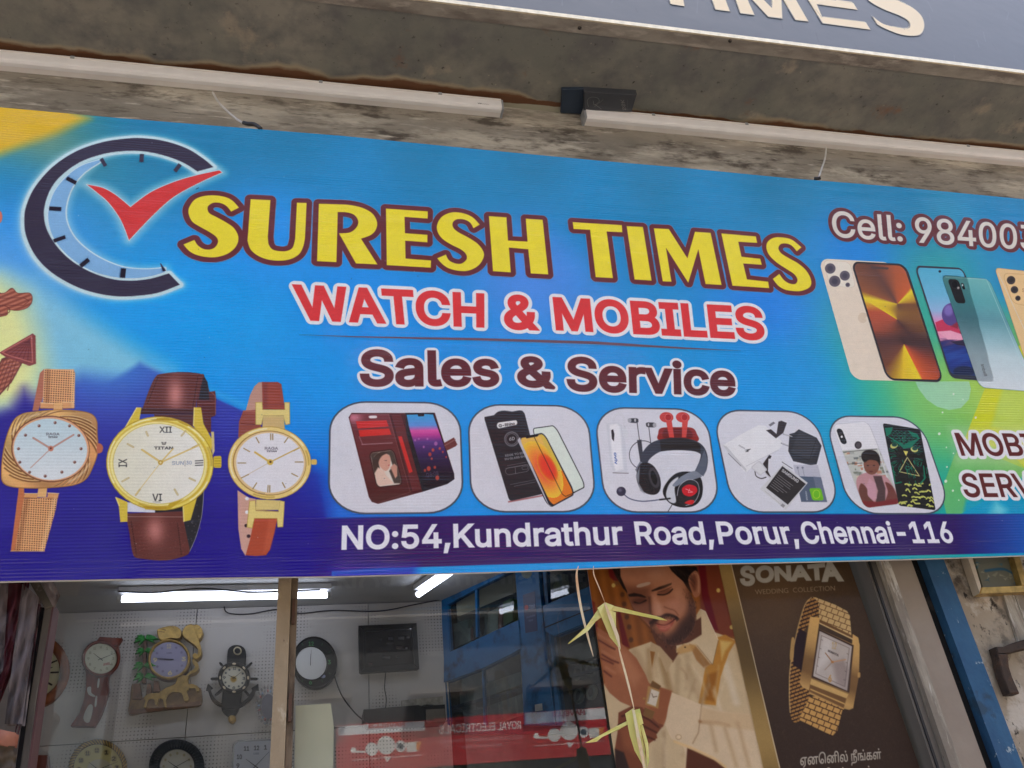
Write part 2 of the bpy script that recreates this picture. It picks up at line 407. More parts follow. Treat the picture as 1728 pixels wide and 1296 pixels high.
def print_mat(name, img, rough=0.2, spec=0.5, ribs=None, bump=0.0):
    m = bpy.data.materials.new(name); m.use_nodes = True; N = m.node_tree.nodes; L = m.node_tree.links
    p = N['Principled BSDF']; p.inputs['Roughness'].default_value = rough; p.inputs['Specular IOR Level'].default_value = spec
    t = N.new('ShaderNodeTexImage'); t.image = img; t.extension = 'EXTEND'; L.new(t.outputs[0], p.inputs['Base Color'])
    if ribs:
        uvn = N.new('ShaderNodeUVMap'); sep = N.new('ShaderNodeSeparateXYZ'); L.new(uvn.outputs[0], sep.inputs[0])
        def math_(op, a, b=None):
            n = N.new('ShaderNodeMath'); n.operation = op
            for i, q in enumerate((a, b)):
                if q is None: continue
                if isinstance(q, (int, float)): n.inputs[i].default_value = q
                else: L.new(q, n.inputs[i])
            return n.outputs[0]
        tc = N.new('ShaderNodeTexCoord'); nz = N.new('ShaderNodeTexNoise'); nz.inputs['Scale'].default_value = 2.2; nz.inputs['Detail'].default_value = 2; L.new(tc.outputs['Object'], nz.inputs['Vector'])
        mpn = N.new('ShaderNodeMapping'); mpn.inputs['Scale'].default_value = (0.6, 3, 9); L.new(tc.outputs['Object'], mpn.inputs[0])
        nz2 = N.new('ShaderNodeTexNoise'); nz2.inputs['Scale'].default_value = 6; nz2.inputs['Detail'].default_value = 3; L.new(mpn.outputs[0], nz2.inputs['Vector'])
        ph = math_('MULTIPLY', sep.outputs['Y'], ribs * 6.28318)
        w = math_('SINE', ph); w = math_('MULTIPLY', w, 0.5)
        amp = math_('MULTIPLY', w, math_('ADD', math_('MULTIPLY', nz2.outputs['Fac'], 1.2), 0.1))
        bp = N.new('ShaderNodeBump'); bp.inputs['Strength'].default_value = 1.0; bp.inputs['Distance'].default_value = bump
        L.new(amp, bp.inputs['Height'])
        bp2 = N.new('ShaderNodeBump'); bp2.inputs['Strength'].default_value = 1.0; bp2.inputs['Distance'].default_value = 0.012
        L.new(nz.outputs['Fac'], bp2.inputs['Height']); L.new(bp2.outputs[0], bp.inputs['Normal'])
        L.new(bp.outputs[0], p.inputs['Normal'])
    elif bump:
        tc = N.new('ShaderNodeTexCoord'); nz = N.new('ShaderNodeTexNoise'); nz.inputs['Scale'].default_value = 9; L.new(tc.outputs['Object'], nz.inputs['Vector'])
        bp = N.new('ShaderNodeBump'); bp.inputs['Strength'].default_value = 1; bp.inputs['Distance'].default_value = bump; L.new(nz.outputs['Fac'], bp.inputs['Height']); L.new(bp.outputs[0], p.inputs['Normal'])
    return m
# ================================================================== planes of the place
TILT = 0.17748
P_SIGN = Plane((0, 1.95, 1.6 + 0.727), (1, 0, 0), (0, -math.sin(TILT), math.cos(TILT)))
Y_GLASS = 2.10
P_GLASS = Plane((0, Y_GLASS, 1.6), (1, 0, 0), (0, 0, 1))
P_POST = Plane((0, Y_GLASS - 0.012, 1.6), (1, 0, 0), (0, 0, 1))
Y_BACK = 4.9
P_BACK = Plane((0, Y_BACK, 1.6), (1, 0, 0), (0, 0, 1))
Z_CEIL = 1.6 + 0.3355 * Y_BACK
Z_SOFF = 1.6 + 2.45
Y_BEAM = 1.98
Y_LIP = 2.45 / 1.519

# ================================================================== the flex signboard and its print
cs = Canvas(P_SIGN, -1.0, 2.62, -0.03, 1.27, 800, (0, 155, 238))
# background wash, from samples of the sheet: teal top, sky sheen tinted into the middle
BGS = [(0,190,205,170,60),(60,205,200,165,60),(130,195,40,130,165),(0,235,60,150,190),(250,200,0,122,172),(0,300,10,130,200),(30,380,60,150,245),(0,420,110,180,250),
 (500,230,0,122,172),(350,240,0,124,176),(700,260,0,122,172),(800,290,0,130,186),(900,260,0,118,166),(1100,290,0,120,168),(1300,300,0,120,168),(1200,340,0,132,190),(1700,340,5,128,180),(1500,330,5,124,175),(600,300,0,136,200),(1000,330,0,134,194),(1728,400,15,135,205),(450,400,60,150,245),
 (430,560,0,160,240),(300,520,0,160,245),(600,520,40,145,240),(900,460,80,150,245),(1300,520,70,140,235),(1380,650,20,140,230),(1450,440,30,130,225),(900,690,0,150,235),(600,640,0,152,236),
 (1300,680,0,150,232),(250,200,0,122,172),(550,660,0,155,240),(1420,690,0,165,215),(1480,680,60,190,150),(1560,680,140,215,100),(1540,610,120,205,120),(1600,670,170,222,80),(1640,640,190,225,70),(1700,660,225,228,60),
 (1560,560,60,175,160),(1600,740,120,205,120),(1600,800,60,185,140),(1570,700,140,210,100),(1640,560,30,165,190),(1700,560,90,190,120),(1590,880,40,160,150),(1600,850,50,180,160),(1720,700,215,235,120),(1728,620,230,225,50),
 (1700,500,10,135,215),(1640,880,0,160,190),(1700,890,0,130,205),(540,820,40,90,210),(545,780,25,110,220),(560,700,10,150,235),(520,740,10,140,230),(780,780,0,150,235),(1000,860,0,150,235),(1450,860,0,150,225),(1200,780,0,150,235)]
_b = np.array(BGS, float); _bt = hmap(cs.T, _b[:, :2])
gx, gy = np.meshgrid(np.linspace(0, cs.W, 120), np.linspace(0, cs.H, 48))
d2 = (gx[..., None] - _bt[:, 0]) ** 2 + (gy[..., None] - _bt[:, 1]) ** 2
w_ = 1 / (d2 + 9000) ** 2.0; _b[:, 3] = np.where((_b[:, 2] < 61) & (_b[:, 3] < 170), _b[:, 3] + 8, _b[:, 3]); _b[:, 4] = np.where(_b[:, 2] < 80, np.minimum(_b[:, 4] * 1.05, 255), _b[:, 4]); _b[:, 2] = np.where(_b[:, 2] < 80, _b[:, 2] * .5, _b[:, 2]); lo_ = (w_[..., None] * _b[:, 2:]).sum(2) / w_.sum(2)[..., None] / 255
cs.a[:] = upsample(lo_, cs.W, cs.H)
# yellow beam in the top corner, the indigo sweep and its pale rim
cs.fill([(-150, 150), (100, 175), (150, 200), (95, 225), (40, 245), (-150, 320)], (232, 190, 40), soft=14)
IND = [(-200, 640), (0, 650), (60, 600), (120, 560), (180, 585), (230, 610), (300, 640), (360, 668), (415, 694), (470, 722), (530, 760), (548, 800), (552, 866), (560, 1010), (-200, 1010)]
cs.fill([(-160, 430), (0, 452), (60, 470), (140, 530), (220, 580), (290, 622), (240, 660), (120, 700), (-160, 760)], (150, 215, 235), soft=26, alpha=0.85)
def indigo(px, py):
    t = np.clip((py - 620) / 260, 0, 1)[..., None]; c = np.array([58, 78, 190]) * (1 - t) + np.array([34, 14, 142]) * t
    gl = np.exp(-(((px - 190) / 110) ** 2 + ((py - 615) / 62) ** 2))[..., None] * .85; c = c * (1 - gl) + np.array([62, 130, 220]) * gl
    rt = np.clip((px - 470) / 90, 0, 1)[..., None] * np.clip((900 - py) / 120, 0, 1)[..., None] * .65; c = c * (1 - rt) + np.array([15, 110, 225]) * rt
    return c / 255
cs.fill([(-200, 720), (0, 700), (70, 660), (140, 630), (230, 640), (330, 690), (470, 740), (548, 800), (552, 866), (560, 1010), (-200, 1010)], indigo, soft=20)
cs.fill([(236, 612), (300, 642), (360, 672), (415, 697), (450, 714), (500, 745), (480, 880), (250, 880), (190, 740), (180, 650)], indigo, soft=7)
cs.fill([(300, 641), (360, 671), (415, 696), (462, 718), (470, 800), (380, 800), (340, 720)], indigo, soft=1.6, alpha=.9)
cs.line([(250, 606), (300, 631), (360, 661), (415, 686), (450, 703)], 5, (60, 180, 246), soft=9, alpha=.7)
cs.fill([(-160, 455), (0, 470), (40, 500), (62, 560), (75, 620), (60, 680), (-160, 720)], (240, 246, 165), soft=30)
cs.fill([(-160, 800), (0, 760), (30, 690), (-160, 600)], (72, 60, 175), soft=34, alpha=.0)
cs.fill([(40, 655), (20, 690), (-10, 700), (-160, 760), (-160, 1010), (60, 1010), (120, 740)], (42, 26, 150), soft=16)
# light swirls at the right
cs.fill(Z(1380,430,4.468)([(735, 955), (760, 1010), (820, 1090), (900, 1145), (990, 1170), (1080, 1155), (1140, 1090), (1155, 1010), (1140, 955)]), (170, 225, 200), soft=.8, alpha=.75)
cs.fill([(1628, 740), (1660, 660), (1700, 590), (1790, 560), (1800, 820), (1655, 760)], (222, 225, 40), soft=1.2, alpha=.85)
cs.fill([(1672, 720), (1690, 660), (1720, 600), (1760, 600), (1740, 740)], (190, 225, 110), soft=6, alpha=.7)
cs.fill([(1610, 770), (1628, 740), (1700, 760), (1740, 800), (1600, 880), (1588, 830)], (150, 210, 90), soft=1.4, alpha=.6)
cs.fill([(1630, 845), (1740, 800), (1800, 800), (1800, 900), (1618, 900)], (0, 165, 215), soft=5, alpha=.8)
cs.fill([(1680, 845), (1700, 860), (1690, 875), (1670, 865)], (130, 225, 235), soft=10, alpha=.8)
for x, y, r in Z(1580,680,5.89)([(30,308),(94,780),(166,874),(98,440),(108,636),(225,968),(392,145),(62,93),(172,500)]) and [(1585,732,2.2),(1596,812,2.4),(1608,828,1.7),(1597,755,1.1),(1598,788,1.4),(1618,844,1),(1646.5,704.6,1.8),(1590.5,696,1.4),(1609,765,1.1),(1625,674,1),(1609,665,1.6)]:
    cs.fill(ell(x, y, r, r * 1.15, 30, 12), (235, 250, 230), alpha=.9)
# purple address band and cyan foot line
BAND = [(552, 876), (700, 872), (900, 869), (1150, 868), (1400, 868), (1728, 868), (1820, 868), (1820, 925), (1728, 933), (1320, 942), (1151, 949), (1000, 954), (860, 962), (560, 972)]
def band(px, py):
    t = np.clip((px - 520) / 160, 0, 1)[..., None]; c = np.array([34, 14, 142]) * (1 - t) + np.array([46, 18, 100]) * t
    t = np.clip((px - 1610) / 130, 0, 1)[..., None]; return (c * (1 - t) + np.array([10, 95, 195]) * t) / 255
cs.fill([(-200, 900), (300, 880), (480, 876), (640, 873), (700, 873), (700, 962), (560, 972), (300, 1010), (-200, 1010)], band, soft=3)
cs.fill([(470, 800), (535, 800), (548, 874), (470, 878)], indigo, soft=5, alpha=.8)
cs.fill(BAND, band, soft=.8)
cs.line([(552, 875), (900, 868.5), (1400, 867.5), (1820, 867.5)], 1.2, (20, 60, 150))
cs.fill([(560, 964), (640, 959), (860, 952), (1000, 948), (1180, 944), (1300, 943.5), (1300, 950), (1180, 955), (1000, 962), (860, 975), (560, 990)], (0, 160, 240), soft=1.2)
cs.fill([(560, 962), (640, 957), (700, 955), (700, 990), (560, 990)], (40, 40, 180), soft=14, alpha=.9)

# ---- logo: clock ring with tick
K = Z(30, 220, 4.47)
ring_o = cr([(1475,278),(1400,215),(1280,140),(1120,85),(950,60),(800,65),(620,95),(430,165),(260,280),(130,430),(65,570),(50,680),(65,800),(130,940),(240,1060),(400,1160),(560,1220),(740,1252),(900,1248),(1060,1225),(1222,1165)])
ring_i = cr([(1140,1080),(1000,1120),(850,1135),(700,1120),(540,1065),(400,980),(290,870),(220,750),(198,650),(205,560),(250,440),(330,340),(470,240),(640,180),(800,157),(960,160),(1120,195),(1250,245),(1355,310)])
ring = K(ring_o + ring_i)
GLOW = (205, 238, 246)
cs.line(K(ring_o), 5, GLOW, soft=17, alpha=.95); cs.fill(ring, GLOW, grow=5, soft=6)
cres = K(cr([(620,225),(480,270),(360,360),(275,470),(235,600),(240,720),(290,840),(400,960),(540,1050),(700,1100),(860,1115),(1000,1100),(1110,1068)]) + cr([(1110,1040),(960,1050),(800,1035),(650,980),(520,900),(420,800),(365,680),(365,560),(410,430),(500,320),(620,240)]))
cs.line(K(cr([(1355,310),(1250,245),(1120,195),(960,160),(800,157),(640,200),(500,320),(410,430),(365,560),(365,680),(420,800),(520,900),(650,980),(800,1035),(960,1050),(1110,1040)])), 5, GLOW, soft=14, alpha=.9)
cs.fill(ring, GLOW, grow=5, soft=1.5); cs.fill(cres, (215, 242, 250), grow=2.2, soft=1)
cs.fill(cres, (132, 186, 232), soft=.8)
TICK = K(path([(523,410), [(523,410),(640,435),(740,490),(850,580)], [(850,580),(1000,470),(1180,390),(1350,340),(1520,303)], (1540,318), [(1540,318),(1380,390),(1180,500),(1020,640),(840,828)], [(840,828),(780,680),(690,550),(600,470),(523,410)]]))
cs.fill(TICK, GLOW, grow=4, soft=13, alpha=.9); cs.fill(ring, (48, 36, 62), part='ring', soft=.6)
cs.fill(cres, (132, 186, 232), soft=.8, part='crescent')
cs.fill(TICK, GLOW, grow=1.2); cs.fill(TICK, (222, 50, 48), part='tick')
for a, b, w in (((630,215),(662,270),28),((937,180),(932,240),32),((1225,258),(1185,310),30),((370,362),(440,398),28),((238,590),(327,595),28),((272,835),(358,805),26),((475,1025),(535,975),30),((799,1043),(791,1112),38)):
    a, b = K([a, b]); cs.line([a, b], 1, (48,36,62)); 
    dx, dy = b[0]-a[0], b[1]-a[1]; l = math.hypot(dx, dy); nx, ny = -dy/l*w/8.94, dx/l*w/8.94
    cs.fill([(a[0]+nx,a[1]+ny),(b[0]+nx,b[1]+ny),(b[0]-nx,b[1]-ny),(a[0]-nx,a[1]-ny)], (48, 36, 62), part='dm%d' % int(a[0] * 7 + a[1]))
cs.fill(K([(1073,1004),(1080,1004),(1118,1060),(1095,1065)]), (60, 48, 82), part='dm1')

# ---- title, traced letter by letter
A_ = Z(290, 310, 4.67); B_ = Z(640, 330, 4.67); C_ = Z(1000, 350, 4.32)
LET = [A_(path([(467,222), [(467,222),(430,178),(385,155),(330,152),(290,175),(283,205),(300,235),(350,262),(420,300),(490,350),(525,420),(510,490),(455,545),(380,575),(300,582),(210,568),(140,535),(90,480)], (178,443), [(178,443),(205,485),(245,512),(290,520),(335,505),(362,465),(352,425),(300,385),(220,340),(160,300),(132,240),(135,190),(175,130),(240,100),(330,92),(420,105),(480,135),(530,190)]])),
 A_(path([(620,122),(778,130), [(757,420),(765,480),(795,518),(850,532),(905,530),(950,505),(970,440)], (985,150),(1063,152), [(1050,430),(1035,500),(1000,560),(930,598),(850,608),(760,600),(680,570),(620,520),(595,450)]])),
 A_(path([(1158,158), [(1308,163),(1400,168),(1500,190),(1580,235),(1617,300),(1610,360),(1570,405),(1492,435)], (1622,638),(1450,630), [(1316,392),(1400,385),(1450,350),(1468,300),(1440,250),(1380,228),(1308,225)], (1298,620),(1143,612)])),
 B_([(52,103),(383,125),(382,183),(200,170),(203,297),(380,310),(380,370),(205,358),(208,497),(408,512),(407,570),(58,550)]),
 B_(path([(742,260), [(742,260),(715,215),(665,190),(610,190),(580,215),(585,255),(625,290),(700,330),(775,380),(820,440),(822,490),(785,550),(720,588),(650,597),(560,580),(500,545),(455,495)], (525,465), [(525,465),(550,510),(600,535),(650,535),(688,500),(680,460),(640,425),(570,390),(500,345),(460,290),(455,230),(490,170),(550,138),(610,132),(680,145),(740,175),(793,230)]])),
 B_([(863,163),(1003,172),(1015,355),(1167,363),(1153,183),(1288,192),(1332,623),(1193,615),(1173,425),(1022,412),(1037,607),(895,598)]),
 [(966.1,375),(1049.3,380),(1050.2,392.4),(1023.8,391),(1034.3,469.7),(1005,468),(995.5,388.2),(967.6,386.7)],
 C_([(247,137),(367,143),(430,535),(305,527)]), C_([(445,153),(555,158),(690,370),(745,178),(860,186),(940,567),(822,560),(770,308),(697,552),(535,297),(575,543),(510,540)]),
 C_([(937,190),(1190,212),(1200,260),(1062,252),(1085,360),(1222,375),(1233,420),(1098,410),(1125,525),(1280,542),(1287,590),(1018,572)]),
 C_(path([(1488,322), [(1488,322),(1450,280),(1410,265),(1370,270),(1355,300),(1375,335),(1430,370),(1500,410),(1560,465),(1592,530),(1585,580),(1530,608),(1470,612),(1400,600),(1350,570),(1312,522)], (1360,485), [(1360,485),(1395,530),(1435,555),(1475,558),(1492,530),(1470,490),(1420,455),(1350,410),(1295,360),(1268,310),(1270,260),(1310,225),(1370,218),(1450,235),(1522,292)]]))]
for i, P in enumerate(LET): cs.fill(P, (120, 160, 215), grow=9.4, soft=.5)
for i, P in enumerate(LET): cs.fill(P, (104, 34, 42), grow=8.6, soft=.5, part='letter%d' % i)
for i, P in enumerate(LET): cs.fill(P, (96, 20, 24), grow=.7); cs.fill(P, (246, 230, 44), grow=-.1)
# ---- other lines
WH = (238, 240, 244)
def tline(parts, bold, border, col):
    for key, txt, q in parts: cs.text(txt, q, border[0][1], bold, border=border, part=key)
    for key, txt, q in parts: cs.text(txt, q, col, bold)
D = Z(480, 470, 4.114); F = Z(880, 480, 3.927)
tline([('watch', 'WATCH', D([(55,40),(1388,104),(1388,342),(108,290)])), ('watch', '&', D([(1532,112),(1745,122),(1761,364),(1520,352)])), ('watch', 'MOBILES', F([(205,84),(1592,150),(1618,372),(228,304)]))], .055, [(6.2, WH)], (228, 52, 54))
tline([('sales', 'Sales', D([(524,494),(1484,505),(1494,752),(524,748)])), ('sales', '&', [(874,602),(929,604),(938,657.5),(872,651)]), ('sales', 'Service', F([(296,478),(1412,528),(1420,741),(300,705)]))], .052, [(4.6, WH)], (96, 34, 40))
tline([('cell', 'Cell: 984003', Z(1380,340,4.966)([(108,78),(1830,205),(1840,412),(130,298)]))], .02, [(8.8, (90, 160, 215)), (8.0, (100, 34, 38))], (226, 220, 208))
M_ = Z(1580, 680, 5.89)
cs.fill(M_([(140,255),(900,262),(900,600),(200,600)]), (235, 245, 225), soft=16, alpha=.35)
tline([('mob', 'MOBILE', M_([(175,298),(1240,308),(1320,530),(250,525)])), ('serv', 'SERVICE', M_([(235,700),(1370,706),(1480,938),(285,936)]))], .03, [(6.0, WH)], (98, 40, 42))
for key, txt, q in (('addr0', 'NO:54,Kundrathur', [(577,887),(1049,879.5),(1053,919.5),(576,928)]), ('addr1', 'Road,', [(1069,880),(1199,880),(1206,919),(1074,919.3)]), ('addr2', 'Porur,', [(1206.5,880),(1338,880.5),(1350,918),(1213,918.7)]), ('addr3', 'Chennai-116', [(1347,880),(1600,880),(1611,916.5),(1357,918)])):
    cs.text(txt, q, (240, 242, 250), .045, part=key)
cs.fill([(505, 565), (600, 567.5), (800, 570.5), (1000, 576), (1150, 586), (1250, 592), (1150, 589), (1000, 581), (800, 574.5), (600, 569.5)], lambda x, y: np.stack([0*x+.45, 0*x+.28, 0*x+.30], -1), soft=1.0, alpha=.9, part='rule')
# ---- the five product cards
CARD = (222, 224, 232)
def card(key, q):
    P = rquad(q, .27, n=9); cs.fill(P, (66, 78, 92), grow=1.6, part=key); cs.fill(P, CARD, grow=-.9, part=key); return P
# card 1: flip cover with a phone
k = Z(540, 670, 4.8)
card('card0', k([(86,40),(1128,50),(1160,936),(70,944)]))
cs.fill(k([(255,130),(690,130),(930,128),(1085,620),(1088,665),(1030,705),(830,768),(470,866),(420,850),(395,810),(232,165)]), (74, 22, 24))
def leather(px, py):
    t = np.clip((py - 695) / 150, 0, 1)[..., None]; c = np.array([120, 52, 58]) * (1 - t) + np.array([74, 20, 18]) * t
    g = np.exp(-(((px - 598) / 12) ** 2 + ((py - 705) / 9) ** 2))[..., None]; c = c + g * np.array([90, 75, 85]); return c / 255
cs.fill(k([(250,140),(560,138),(735,770),(468,858),(415,830),(240,175)]), leather)
cs.fill(k([(570,145),(660,140),(820,750),(740,765)]), (100, 36, 38)); cs.line(k([(575,150),(745,765)]), .6, (40, 10, 12)); cs.line(k([(660,145),(845,745)]), .8, (50, 16, 18))
cs.fill(k([(690,130),(920,128),(1085,620),(1088,665),(1030,705),(830,768),(700,300)]), (24, 24, 34))
def sunset(px, py):
    # bands along the phone
    st = [(700, (60, 165, 225)), (718, (95, 150, 225)), (727, (225, 90, 170)), (735, (190, 60, 150)), (746, (92, 55, 130)), (770, (50, 32, 80)), (800, (26, 20, 40)), (830, (18, 14, 20))]
    ys = [a for a, b in st]; v = py + (px - 700) * .02
    return np.stack([np.interp(v, ys, [b[i] for a, b in st]) for i in range(3)], -1) / 255
SC = k([(702,145),(790,142),(797,158),(842,156),(845,138),(915,142),(1080,610),(1080,650),(860,735),(720,240)])
cs.fill(SC, sunset)
for x, y, r in ((890,465,16),(915,430,14),(970,418,11),(938,378,17),(840,405,10),(905,500,10),(880,580,20),(850,595,12),(930,570,12),(995,445,9),(1022,487,8),(950,655,20),(770,350,9),(800,340,8),(870,340,9)):
    c = k([(x, y)])[0]; cs.fill(ell(c[0], c[1], r/4.8*.8, r/4.8, 0, 12), (226, 84, 60) if y > 410 else (200, 120, 190), soft=1.0, alpha=.75)
cs.text('08:08', k([(858,618),(955,600),(962,630),(866,652)]), (150, 140, 160), -.005, alpha=.6)
cs.fill(k([(1000,375),(1085,328),(1112,385),(1098,400),(1025,436)]), (110, 56, 54)); cs.line(k([(1010,395),(1095,345)]), 1.2, (150, 100, 98), soft=1)
for q in ([(290,198),(538,188),(556,240),(305,256)], [(312,268),(560,256),(578,305),(322,322)], [(632,320),(662,318),(750,605),(722,618)]):
    cs.fill(k(q), (212, 44, 40))
cs.line(k([(340,385),(585,372)]), 1.2, (170, 130, 140), soft=.8); cs.line(k([(318,322),(345,385)]), .8, (170, 120, 130), soft=.8)
cs.fill(rquad(k([(392,152),(460,150),(463,172),(398,174)]), .3), (235, 225, 225))
for q in (k([(258,140),(555,140),(730,770),(468,858)]),): cs.line(q, .35, (190, 150, 140), alpha=.5)
ph = rquad(k([(405,455),(590,430),(665,705),(465,728)]), .14); cs.fill(ph, (58, 18, 18), grow=2); cs.fill(ph, (226, 214, 200)); cs.setclip(ph)
cs.fill(k([(405,455),(600,430),(640,560),(670,700),(600,700),(560,600),(590,560),(560,470),(480,445),(440,480),(430,560)]), (70, 58, 50), soft=1.2)
cs.fill(k(cr([(520,455),(565,480),(570,530),(560,575),(530,600),(490,570),(470,520),(485,470)], closed=True)), (214, 160, 138), soft=1)
cs.fill(k(cr([(480,450),(550,450),(500,480),(475,530),(485,600),(440,640),(425,560),(435,490)], closed=True)), (62, 44, 36), soft=1)
cs.fill(k([(470,570),(520,600),(540,640),(600,700),(470,725),(440,620)]), (228, 196, 176), soft=1.2); cs.fill(k([(600,540),(625,560),(625,640),(610,660),(570,570)]), (206, 150, 128), soft=1)
cs.fill(k([(520,515),(540,512),(540,518)]), (60, 40, 36)); cs.fill(k([(548,552),(565,548),(560,558)]), (180, 60, 70)); cs.setclip(None)
# card 2: screen guards
k = Z(780, 670, 6.17)
card('card1', k([(62,80),(1296,98),(1396,1192),(98,1194)]))
cs.fill(k([(478,1085),(900,1008),(900,1022),(478,1100)]), (150, 60, 60), soft=1, alpha=.8)
cs.fill(k(path([[(232,235),(232,210),(250,205)], (330,190), [(330,190),(370,155),(430,142),(490,148),(520,152)], [(590,140),(625,145),(650,175)], (860,1005), (520,1080), [(520,1080),(495,1075),(480,1050)]])), (34, 34, 40))
cs.fill(rquad(k([(358,268),(570,240),(574,288),(362,332)]), .1, .5), (232, 232, 232)); cs.text('G-Rhino', k([(378,286),(545,262),(548,290),(382,318)]), (30,30,30), .035)
for r in (76, 68, 56): cs.line(k(ell(515, 438, r, r, 0, 28)), .35, (200, 200, 205), closed=True)
cs.text('6D', k([(488,420),(542,414),(546,448),(490,456)]), (220,220,222), .02)
for t, q in (('EDGE TO EDGE', [(446,602),(680,565),(684,585),(450,622)]), ('9H GLASS SHIELD', [(440,640),(720,596),(724,616),(444,660)])): cs.text(t, k(q), (205,205,210), .005)
for a, b in (((470,716),(660,680)),((500,912),(760,862)),((540,930),(760,885)),((450,745),(690,705))): cs.line(k([a, b]), .45, (150,150,156), alpha=.8)
cs.line(rquad(k([(442,745),(690,700),(700,770),(460,815)]), .15, .5), .4, (150,150,156), closed=True); cs.line(k([(550,735),(556,798)]), .4, (150,150,156)); cs.line(rquad(k([(620,728),(680,722),(684,750),(626,756)]), .15), .3, (150,150,156), closed=True)
G2 = rquad(k([(716,322),(960,290),(1285,930),(1070,1040)]), .12); cs.fill(rquad(k([(712,328),(968,292),(1292,935),(1068,1048)]), .14), (28, 28, 30)); cs.fill(rquad(k([(722,334),(962,300),(1280,930),(1072,1034)]), .13), (226, 238, 226))
PH = rquad(k([(572,430),(850,372),(1178,1010),(900,1160)]), .13); cs.fill(PH, (34, 34, 42), grow=.5)
cs.fill(k([(574,450),(600,420),(900,1120),(935,1142),(900,1130),(870,1075)]), (196, 196, 206))
def orange(px, py):
    q = hmap(homog(k([(600,430),(850,385),(1165,1005),(945,1130)]), [(0,0),(1,0),(1,1),(0,1)]), np.c_[px.ravel(), py.ravel()]); u, v = q[:, 0].reshape(px.shape), q[:, 1].reshape(px.shape)
    c = np.zeros(px.shape + (3,)); c[:] = (236, 190, 90); c[v > .62] = (240, 130, 36)
    d = np.hypot((u - .30) * .95, (v - .5) * 1.45); a = (d < .62)[..., None]; c = np.where(a, np.stack([np.full_like(u, 246), 205 - 150 * np.clip(d, 0, .0) - np.clip((.62 - d) / .62, 0, 1) * 150, 60 + 0 * u], -1), c)
    d2_ = np.hypot((u - .48) * .95, (v - .5) * 1.45); a = (d2_ < .33)[..., None]; c = np.where(a, np.stack([np.full_like(u, 240), 62 + 90 * np.clip(d2_ / .33, 0, 1) ** 5, 40 + 0 * u], -1), c)
    a = ((u > .8) & (v < .6))[..., None] * .35; c = c * (1 - a) + np.array([205, 200, 70]) * a; return c / 255
cs.fill(rquad(k([(592,432),(848,384),(1162,1006),(932,1132)]), .11), orange); cs.fill(k([(655,415),(668,432),(780,412),(795,400),(790,388),(655,412)]), (26,26,30))
cs.line(k([(750,420),(1040,1010),(1075,1036),(1170,995)]), .9, (40, 26, 16))
# card 3: headsets
k = Z(980, 670, 4.8)
card('card2', k([(108,86),(1012,104),(1132,932),(204,930)]))
cs.line(k(ell(308,190,42,55,0,20,180,360) + [(350,230),(372,290)]), 2.2, (200,204,212)); cs.line(k(ell(308,190,42,55,0,20,180,360) + [(350,230)]), 1.1, (232,234,238))
cs.fill(k([(205,215),(300,205),(332,230),(362,380),(378,605),(268,612),(240,560)]), (212, 216, 224), soft=.8); cs.fill(k([(232,225),(290,215),(318,240),(345,590),(280,600),(255,500)]), (238, 240, 244), soft=2.2)
cs.fill(k([(330,240),(365,250),(385,290),(380,335),(350,330)]), (220,224,230)); cs.fill(k([(246,270),(262,262),(272,300),(268,360),(252,340)]), (40,36,40)); cs.line(k([(260,615),(385,618)]), .8, (60,50,56))
cs.text('vivo', k([(298,545),(290,450),(268,450),(276,545)]), (30, 66, 150), .03)
cs.line(k(ell(505, 470, 112, 115, 0, 26, 120, 330)), 1.1, (50,52,60)); cs.line(k([(455,200),(475,350)]), 1.2, (60,60,66)); cs.line(k([(550,240),(568,390)]), 1.2, (60,60,66))
cs.fill(k([(455,350),(490,345),(510,520),(480,520)]), (58, 60, 68)); 
for q in ([(380,175),(465,170),(468,212),(385,208)], [(525,205),(610,208),(608,248),(530,245)]): cs.fill(rquad(k(q), .3), (60,62,68)); 
cs.fill(k(ell(395,190,15,18)), (170,172,178)); cs.fill(k(ell(597,228,15,18)), (170,172,178)); cs.fill(k(ell(440,188,7,14)), (200,200,205)); cs.fill(k(ell(548,224,6,13)), (200,200,205))
cs.fill(k(cr([(626,300),(650,252),(780,245),(900,250),(940,300),(945,360),(780,400),(632,350)], closed=True)), (150, 44, 40)); cs.fill(k(cr([(680,262),(780,255),(880,262),(900,330),(780,340),(670,330)], closed=True)), (110, 30, 30), soft=2)
for cx in (694, 826):
    cs.fill(k(ell(cx, 165, 56, 42, 5)), (206, 66, 60)); cs.fill(k([(cx-5,190),(cx+42,190),(cx+62 if cx<800 else cx+28,328),(cx+22 if cx<800 else cx-8,328)]), (214, 72, 64)); cs.fill(k(ell(cx+14, 165, 26, 28)), (180, 40, 40), soft=1); cs.line(k(ell(cx+14,165,26,28)), .7, (236,120,110), closed=True)
cs.fill(k(cr([(480,520),(500,450),(560,380),(640,345),(740,332),(850,335),(940,360),(1000,410),(1028,490),(1020,580),(990,640)], 6) + cr([(925,600),(960,520),(968,460),(920,440),(830,432),(740,432),(640,445),(560,500),(530,560)], 6)), (58, 62, 74))
cs.fill(k(cr([(640,350),(740,338),(850,340),(935,365),(970,400)], 5) + cr([(968,460),(920,440),(830,430),(740,430),(650,440)], 5)), (40, 34, 36), soft=1)
cs.fill(k([(925,600),(965,520),(1000,430),(1026,500),(1018,590),(992,640)]), (92, 100, 116), soft=1.5); cs.fill(k([(440,590),(480,520),(500,540),(460,620)]), (120,126,138))
cs.fill(k(cr([(470,560),(520,528),(590,560),(640,650),(645,740),(610,788),(540,785),(480,740),(450,650)], closed=True)), (34, 30, 34)); cs.fill(k(ell(595,655,42,85,-15)), (66, 62, 68), soft=1.5); cs.fill(k(ell(592,655,22,58,-15)), (20, 18, 20), soft=1)
